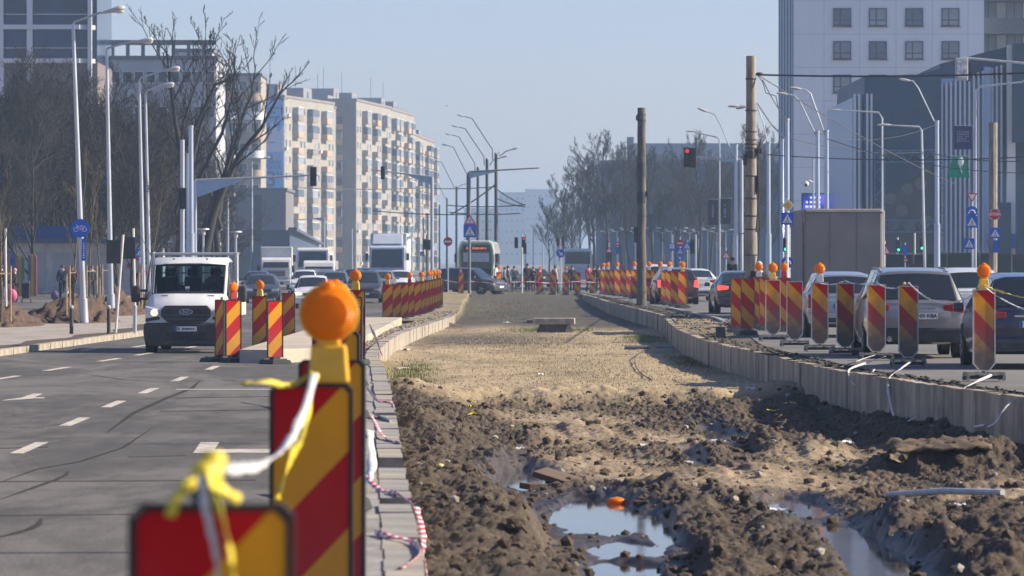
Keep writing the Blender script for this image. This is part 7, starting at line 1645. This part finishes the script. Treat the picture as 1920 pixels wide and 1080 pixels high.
# concrete poles standing by the trench
def big_pole(px, py_t, d, z, r0, r1, mat, label, bands, boxes=()):
    o = empty('concrete_pole', at(px, d, z), 0, label, 'pole', 'concrete tram poles'); h = zz(py_t, d) - z; b = MB(); n = 14
    b.tube([(rnd.gauss(0, .006), 0, h * k / n) for k in range(n + 1)], [(r0 + (r1 - r0) * k / n) * (1 + rnd.gauss(0, .02)) for k in range(n + 1)], 14).build('pole', mat, o, smooth=50)
    for py, w in bands: zc = zz(py, d) - z; rr = r0 + (r1 - r0) * zc / h + .012; MB().lathe([(rr, -w / 2), (rr + .008, 0), (rr, w / 2)], (0, 0, zc), 14).build('band', m_dpole, o)
    for py, dx, w, hh in boxes: MB().box((dx, -.03, zz(py, d) - z), (w, .2, hh)).build('box', m_dpole, o, bevel=.02)
    return o
big_pole(1408, 105, 120, .40, .19, .135, m_conc, 'pale weathered concrete pole with wire bands, sunlit on one side', [(p, .04) for p in (148, 207, 247, 262, 270, 278, 330, 372, 405, 430, 478)] + [(290, .22)], [(283, .20, .22, .16), (300, -.17, .1, .3), (345, .19, .06, .5)])
MB().tube([at(1418, 119.7, 3.0), at(1424, 119.7, 4.2), at(1420, 119.7, 5.0), at(1426, 119.7, 5.6)], .025, 5).tube([at(1421, 119.6, 2.2), at(1425, 119.6, 3.2), at(1419, 119.6, 4.1)], .02, 5).build('loose_cable', m_black, None, kind='stuff', label='loose black cables running down the pale concrete pole', cat='cable')
big_pole(1203, 202, 172, .40, .20, .165, m_conc2, 'dark weathered concrete pole with clamps by the trench corner', [(215, .05), (226, .08), (306, .05), (320, .5), (362, .10), (372, .4), (405, .05)], [(440, -.22, .18, .65), (221, -.16, .14, .2), (363, .22, .14, .2)])

# catenary poles with paired lamps down the tram line
cat_p = [(930, 288, 300, [[(924, 300), (923, 280), (885, 222), (865, 217)], [(935, 285), (937, 293), (948, 284), (964, 279)]], 'nearest dark tram mast with lamp arms to both sides'),
         (913, 298, 316, [[(908, 310), (907, 293), (872, 241), (855, 237)], [(918, 310), (925, 300), (945, 294)]], 'second dark tram mast of the receding line'),
         (896, 314, 348, [[(891, 330), (890, 306), (860, 256), (842, 252)]], 'third dark tram mast of the receding line'),
         (877, 326, 380, [[(877, 330), (850, 276), (835, 272)]], 'fourth dark tram mast behind the crossing-sign mast'),
         (856, 350, 434, [[(852, 352), (828, 304), (812, 301)], [(858, 352), (865, 347), (876, 344)]], 'fifth dark tram mast of the receding line'),
         (838, 371, 516, [[(835, 372), (816, 335), (806, 332)]], 'sixth dark tram mast of the receding line'), (824, 384, 590, [], 'seventh dark tram mast of the receding line'), (802, 400, 700, [], 'eighth tiny tram mast'), (794, 408, 800, [], 'ninth tiny tram mast left of the eighth'), (784, 414, 900, [], 'farthest tiny tram mast')]
for px, py, d, arm, lab in cat_p: steel_pole(px, py, d, .2, lab, .13 if d < 600 else .18, arm, 'dark tram masts down the line', m_dpole, base=False)
wire = MB()
def cable(name, pts, r, label, sag=.0, group='overhead wires'):
    P = [Vector(p) for p in pts]; Q = []
    for i in range(len(P) - 1):
        for k in range(9): t = k / 9; Q.append(P[i].lerp(P[i + 1], t) - Vector((0, 0, sag * 4 * t * (1 - t))))
    Q.append(P[-1]); return MB().tube(Q, r, 4).build(name, m_dpole, None, label=label, cat='cable', group=group)
for i, (px0, py0, px1, py1, d0, d1, lb) in enumerate(((928, 370, 985, 388, 300, 300, 'slanted strut wire right of the nearest tram mast'), (928, 352, 985, 385, 300, 300, 'stay wire above the strut of the nearest tram mast'), (840, 385, 985, 384, 316, 300, 'long horizontal tram wire across the masts'), (842, 398, 975, 400, 330, 300, 'lower horizontal tram wire across the masts'), (800, 352, 930, 350, 400, 300, 'high wire from the peach block towards the masts'), (845, 402, 930, 345, 320, 300, 'diagonal wire crossing two tram masts'), (700, 395, 880, 402, 330, 320, 'wire above the box lorry'), (560, 352, 800, 352, 300, 330, 'thin wire across the cream apartment block'))):
    cable('overhead_wire', [at(px0, d0, zz(py0, d0)), at(px1, d1, zz(py1, d1))], .05, lb, .12)
for i, (px0, py0, px1, py1, d0, d1, r, sg, lb) in enumerate(((1416, 140, 1965, 135, 120, 118, .034, .08, 'thickest black cable spanning from the pale concrete pole to the frame edge'), (1420, 140, 1790, 345, 120, 185, .014, .15, 'thin wire falling from the pole top past the mall'), (1440, 290, 1965, 292, 190, 165, .03, .2, 'dark cable crossing the white tower and the mall'), (1465, 255, 1735, 285, 190, 195, .015, .3, 'thin wire over the lower tower windows'), (1550, 260, 1965, 325, 182, 160, .02, .4, 'dark sagging wire past the green flag'), (1735, 285, 1965, 300, 195, 160, .028, .2, 'double cable from the grey lamp post to the right'), (1430, 150, 1476, 225, 120, 168, .015, .1, 'short slanting wire above the diamond sign'), (1385, 440, 1410, 432, 205, 120, .02, .0, 'short cable running to the concrete pole'), (1533, 250, 1758, 232, 188, 205, .012, .5, 'fine wire between the steel pole pair and the isolated pole'))):
    cable('overhead_cable', [at(px0, d0, zz(py0, d0)), at(px1, d1, zz(py1, d1))], r, lb, sg, 'cables over the mall side')
MB().tube([at(1418, 119.5, zz(140, 120)), at(1430, 119.5, zz(155, 120)), at(1436, 119.4, zz(176, 120)), at(1455, 119.3, zz(182, 120)), at(1459, 119.3, zz(205, 120))], .014, 4).build('hanging_wire', m_dpole, None, label='loose curled wire hanging by the pole-top insulators', cat='cable')
MB().ball(at(1424, 119.6, zz(140, 120)), .09, 8, 0, (1.3, .8, .6)).build('insulator', m_dpole, None, smooth=60, label='dark insulator where the thick cable leaves the concrete pole', cat='insulator')
for i, (px, py, d) in enumerate(((472, 305, 300), (427, 365, 280), (700, 420, 520), (745, 425, 560), (660, 430, 450), (772, 432, 620), (1000, 430, 520), (1018, 408, 560), (1040, 425, 470), (985, 440, 600))):
    steel_pole(px, py, d, .2, ['slim lamp pole before the blue advert', 'slim grey pole behind the white van bed', 'thin pole over the far traffic, left of the lorry', 'thin pole just above the box lorry', 'thin pole before the shaded end wall', 'thin pole right of the box lorry', 'thin pale pole right of the signal cluster', 'taller thin pole at the boulevard end', 'thin pole behind the blue arrow sign', 'thin pole directly behind the signal cluster'][i], .09, [[(px, py), (px + 6, py - 5), (px + 26, py - 9)]] if i == 0 else None, 'thin far poles', base=False)
# globe lamp row before the far hall
for i, px in enumerate(range(1140, 1378, 17)):
    d = 470; o = empty('twin_lamp', at(px, d, .2), 0, '%s twin-headed low lamp before the far hall, counting rightwards' % ordw(i), 'park lamp', 'twin park lamps before the far hall')
    h = zz(436 - (i % 3) * 3, d) - .2; MB().tube([(0, 0, 0), (0, 0, h)], .05, 5).build('post', m_galv, o)
    for sx in (1, -1): MB().tube([(0, 0, h - .1), (sx * .45, 0, h + .12)], .035, 4).build('arm', m_galv, o); MB().ball((sx * .6, 0, h + .14), .26, 6, 0, (1, .6, .3)).build('lamp_head', m_swhite, o)
for i, px in enumerate((381, 442)):
    o = empty('mushroom_lamp', at(px, 190, .3), 0, ['mushroom-topped park lamp right of the thick steel poles', 'mushroom-topped park lamp over the van bed frame'][i], 'park lamp', 'mushroom park lamps'); h = zz(440 + 5 * i, 190) - .3
    MB().tube([(0, 0, 0), (0, 0, h)], .05, 7).build('post', m_galv, o); MB().lathe([(.10, h), (.10, h + .2), (.28, h + .22), (.26, h + .28)], (0, 0, 0), 12).build('lamp_head', m_lampg, o, smooth=30)
# ------------------------------------------------------------------ things lying in the trench
def on(px, py, zg, up=0): d = gd(py, zg); x = gx(px, d); return Vector((x, d, height_at(x, d) + up))
cbx, cbd = gx(1039, 138), 138
cbk = empty('concrete_block', (cbx, cbd, height_at(cbx, cbd) - .03), -.05, 'pale concrete slab on a tapered base in the dry tram bed', 'concrete block')
MB().box((0, 0, .40), (1.34, .8, .20)).build('slab', m_kerb, cbk, bevel=.02); MB().prism([(-.58, 0), (.62, 0), (.50, .298), (-.46, .298)], -.3, .35).build('base', m_conc2, cbk); MB().prism([(.34, 0), (.66, 0), (.60, .20), (.46, .295)], -.42, -.31).build('wedge', m_kerb, cbk)
MB().box((gx(1015, 160), 160, height_at(gx(1015, 160), 160) + .06), (1.1, 1.5, .14)).build('manhole_frame', m_conc2, None, bevel=.02, label='dark square manhole frame behind the concrete slab', cat='manhole')
def pipe(px, py, L, r, ang, mat, label, tilt=0):
    p = on(px, py, -.1); b = MB(); pr = [(r * .8, 0), (r, 0), (r, L), (r * .8, L), (r * .78, .02)]
    b.lathe([(r, 0), (r * 1.0, L)], (0, 0, 0), 12, 'X'); o = b.build('pipe', mat, None, tuple(p + Vector((0, 0, r * .8))), ang, smooth=40, label=label, cat='pipe'); o.rotation_euler = (0, tilt, ang)
    e = MB().lathe([(r * .75, -.004), (r * .75, .004)], (L + .002, 0, 0), 12, 'X').build('pipe_mouth', m_ink, o); return o
pipe(1171, 654, .62, .062, .03, M('pipe_dark', (.10, .105, .10), .6), 'dark plastic pipe lying left on the dry bed'); pipe(1230, 652, .46, .055, -.05, M('pipe_grey', (.24, .25, .24), .5), 'paler grey pipe lying right of the dark pipe', .08)
wp_ = [on(px, py, -.1, .03) for px, py in ((1212, 655), (1198, 664), (1190, 676), (1192, 690), (1202, 702), (1222, 714))]; wp_[2].z += .05
MB().tube(wp_, .012, 5).build('bent_wire', m_dpole, None, label='thin dark wire curling from the dark pipe over the dry bed', cat='wire')
m_wood = M('muddy_timber', (.115, .078, .050), .85, var=.3, scale=5, stretch=(.4, 4, 4), bump=.5)
p = on(1048, 915, -.48); MB().box((0, 0, .05), (.52, .55, .07)).build('broken_board', m_wood, None, (p.x, p.y + .3, p.z + .03), bevel=.008, label='brown broken board propped beside the small puddle', cat='board').rotation_euler = (.05, .28, -.3)
p = on(1000, 918, -.48); MB().box((0, 0, .03), (.22, .4, .07)).build('wood_scrap', m_wood, None, (p.x, p.y + .2, WATER + .02), .3, bevel=.008, label='short wet wood scrap left of the broken board', cat='wood scrap')
ox = gx(1158, 46.6); MB().ball((0, 0, 0), .105, 16, 0, (1, .75, .42)).build('fallen_lens', m_amber, None, (ox, 47.2, WATER + .03), .15, smooth=60, label='orange lamp lens fallen at the edge of the largest puddle', cat='lamp lens')
def rag(px, py, zg, s, mat, label, cat='rag', n=7, h=.05):
    p = on(px, py, zg); r = np.random.RandomState(int(px)); u = np.linspace(-1, 1, n); X, Y = np.meshgrid(u, u); Z = h * r.rand(n, n) + .01; X = X * s * (1 + .3 * r.rand(n, n)); Y = Y * s * (1.4 + .4 * r.rand(n, n))
    tag(link_mesh('plastic_scrap', grid_mesh('plastic_scrap', X, Y, Z, mat), None, tuple(p), (0, 0, r.rand() * 6)), label, cat, 'litter in the trench')
mw, my, mb_, mr_ = M('litter_white', (.62, .62, .63), .5), M('litter_yellow', (.62, .50, .03), .5), M('litter_blue', (.05, .30, .60), .5), M('litter_red', (.50, .03, .06), .5)
for px, py, s, mat, lab in ((890, 794, .07, my, 'yellow plastic scrap on the dark heap by the near kerb'), (884, 786, .03, my, 'tiny yellow scrap just above the larger one on the heap'), (1455, 789, .09, my, 'yellow rag on the mud below the wall, left one'), (1483, 787, .08, my, 'yellow rag on the mud below the wall, right one'), (1345, 818, .10, mw, 'white plastic litter in the far puddle'), (1290, 865, .07, mw, 'pale blue-white plastic in the middle of the mud'), (1480, 957, .05, mb_, 'bright blue scrap at the shallow puddle'), (1455, 952, .06, mw, 'white scrap left of the bright blue scrap'),
                            (1893, 862, .09, mr_, 'red scrap by the plank mound on the right'), (1915, 852, .07, mb_, 'blue scrap at the right frame edge'), (757, 690, .08, mw, 'white crumpled scrap in the green grass'), (975, 857, .05, mw, 'white scrap on the mud left of centre'), (1628, 875, .06, mw, 'white scrap left of the plank mound'), (950, 605, .10, mw, 'white scrap on the dark far bed'), (760, 655, .10, mw, 'white litter by the far kerb wall'), (1794, 954, .06, mw, 'pale green-white plastic right of the white pipe'), (1410, 762, .07, mw, 'white scrap in the shaded mud below the wall'), (1015, 705, .04, mw, 'white scrap on the tan strip'), (1590, 838, .05, mw, 'white scrap behind the plank mound'), (936, 935, .05, mw, 'white paper on the dark heap left of the puddles'), (1210, 850, .04, mw, 'tiny white scrap on the mid mud')):
    rag(px, py, -.40 if py > 742 else -.1, s, mat, lab)
p = on(825, 925, -.4, .02); MB().ball((0, 0, .02), .05, 8, 0, (1, 1.4, .6)).build('pale_stone', M('yellowish_stone', (.50, .42, .22), .8), None, tuple(p), smooth=60, label='pale yellowish stone on the dark heap near the kerb', cat='stone')
p0, p1 = on(1665, 932, -.38, .03), on(1880, 950, -.38, .05); MB().tube([p0, p0.lerp(p1, .5) + Vector((0, 0, .03)), p1], .035, 9).build('white_pipe', M('pipe_white', (.50, .50, .50), .5, dirt=(.2, .16, .12), dirt_amt=.6, dscale=8), None, smooth=40, label='long dirty white pipe half buried in front of the plank mound', cat='pipe')
u = np.linspace(-1, 1, 26); X, Y = np.meshgrid(u, u); mz = height_at(5.2, 52.3)
ed_ = np.maximum(np.abs(X), np.abs(Y)); Zt = .0 + .06 * fbm(X * 4, Y * 4, 5, 7) - .25 * np.clip(ed_ - .8 + .3 * fbm(X * 3, Y * 3, 3, 9), 0, 1)
cr = link_mesh('earth_crust', grid_mesh('earth_crust', X * .62 * (1 + .08 * fbm(Y * 4, X, 3, 5)), Y * .42 * (1 + .25 * fbm(X * 4, Y, 3, 6)), Zt, m_wood), None, (5.22, 52.25, mz + .0), (.10, -.05, .06))
cr.modifiers.new('thick', 'SOLIDIFY').thickness = .03
tag(cr, 'brown crusty slab of earth lying on top of the big right mound', 'earth crust')
p = on(1350, 635, .38); MB().box((0, 0, .12), (.22, .22, .26)).build('cable_box', m_dpole, None, (gx(1351, 100), 100, .40), bevel=.01, label='small dark cable box standing on the retaining wall', cat='cable box')
for i in range(4):
    q = [at(1378 - 2 * i, 118, .44), at(1366 - 4 * i, 116, .62 - .05 * i), at(1352 - 4 * i, 115, .50)]; MB().tube(q, .018, 5).build('cable_end', m_dpole, None, label='%s dark cable end bent out of the ground by the wall row' % ordw(i), cat='cable', group='cable ends by the wall row')
bd = MB(); c = Vector(at(837, 300, zz(199, 300))); bd.add([(-.12, 0, .04), (0, .06, 0), (.12, 0, .05), (0, -.08, -.01), (0, 0, .03)], [(0, 1, 4), (1, 2, 4), (2, 3, 4), (3, 0, 4), (0, 3, 2, 1)]); bd.build('flying_bird', m_dpole, None, tuple(c), label='tiny dark bird flying in the pale sky', cat='bird')
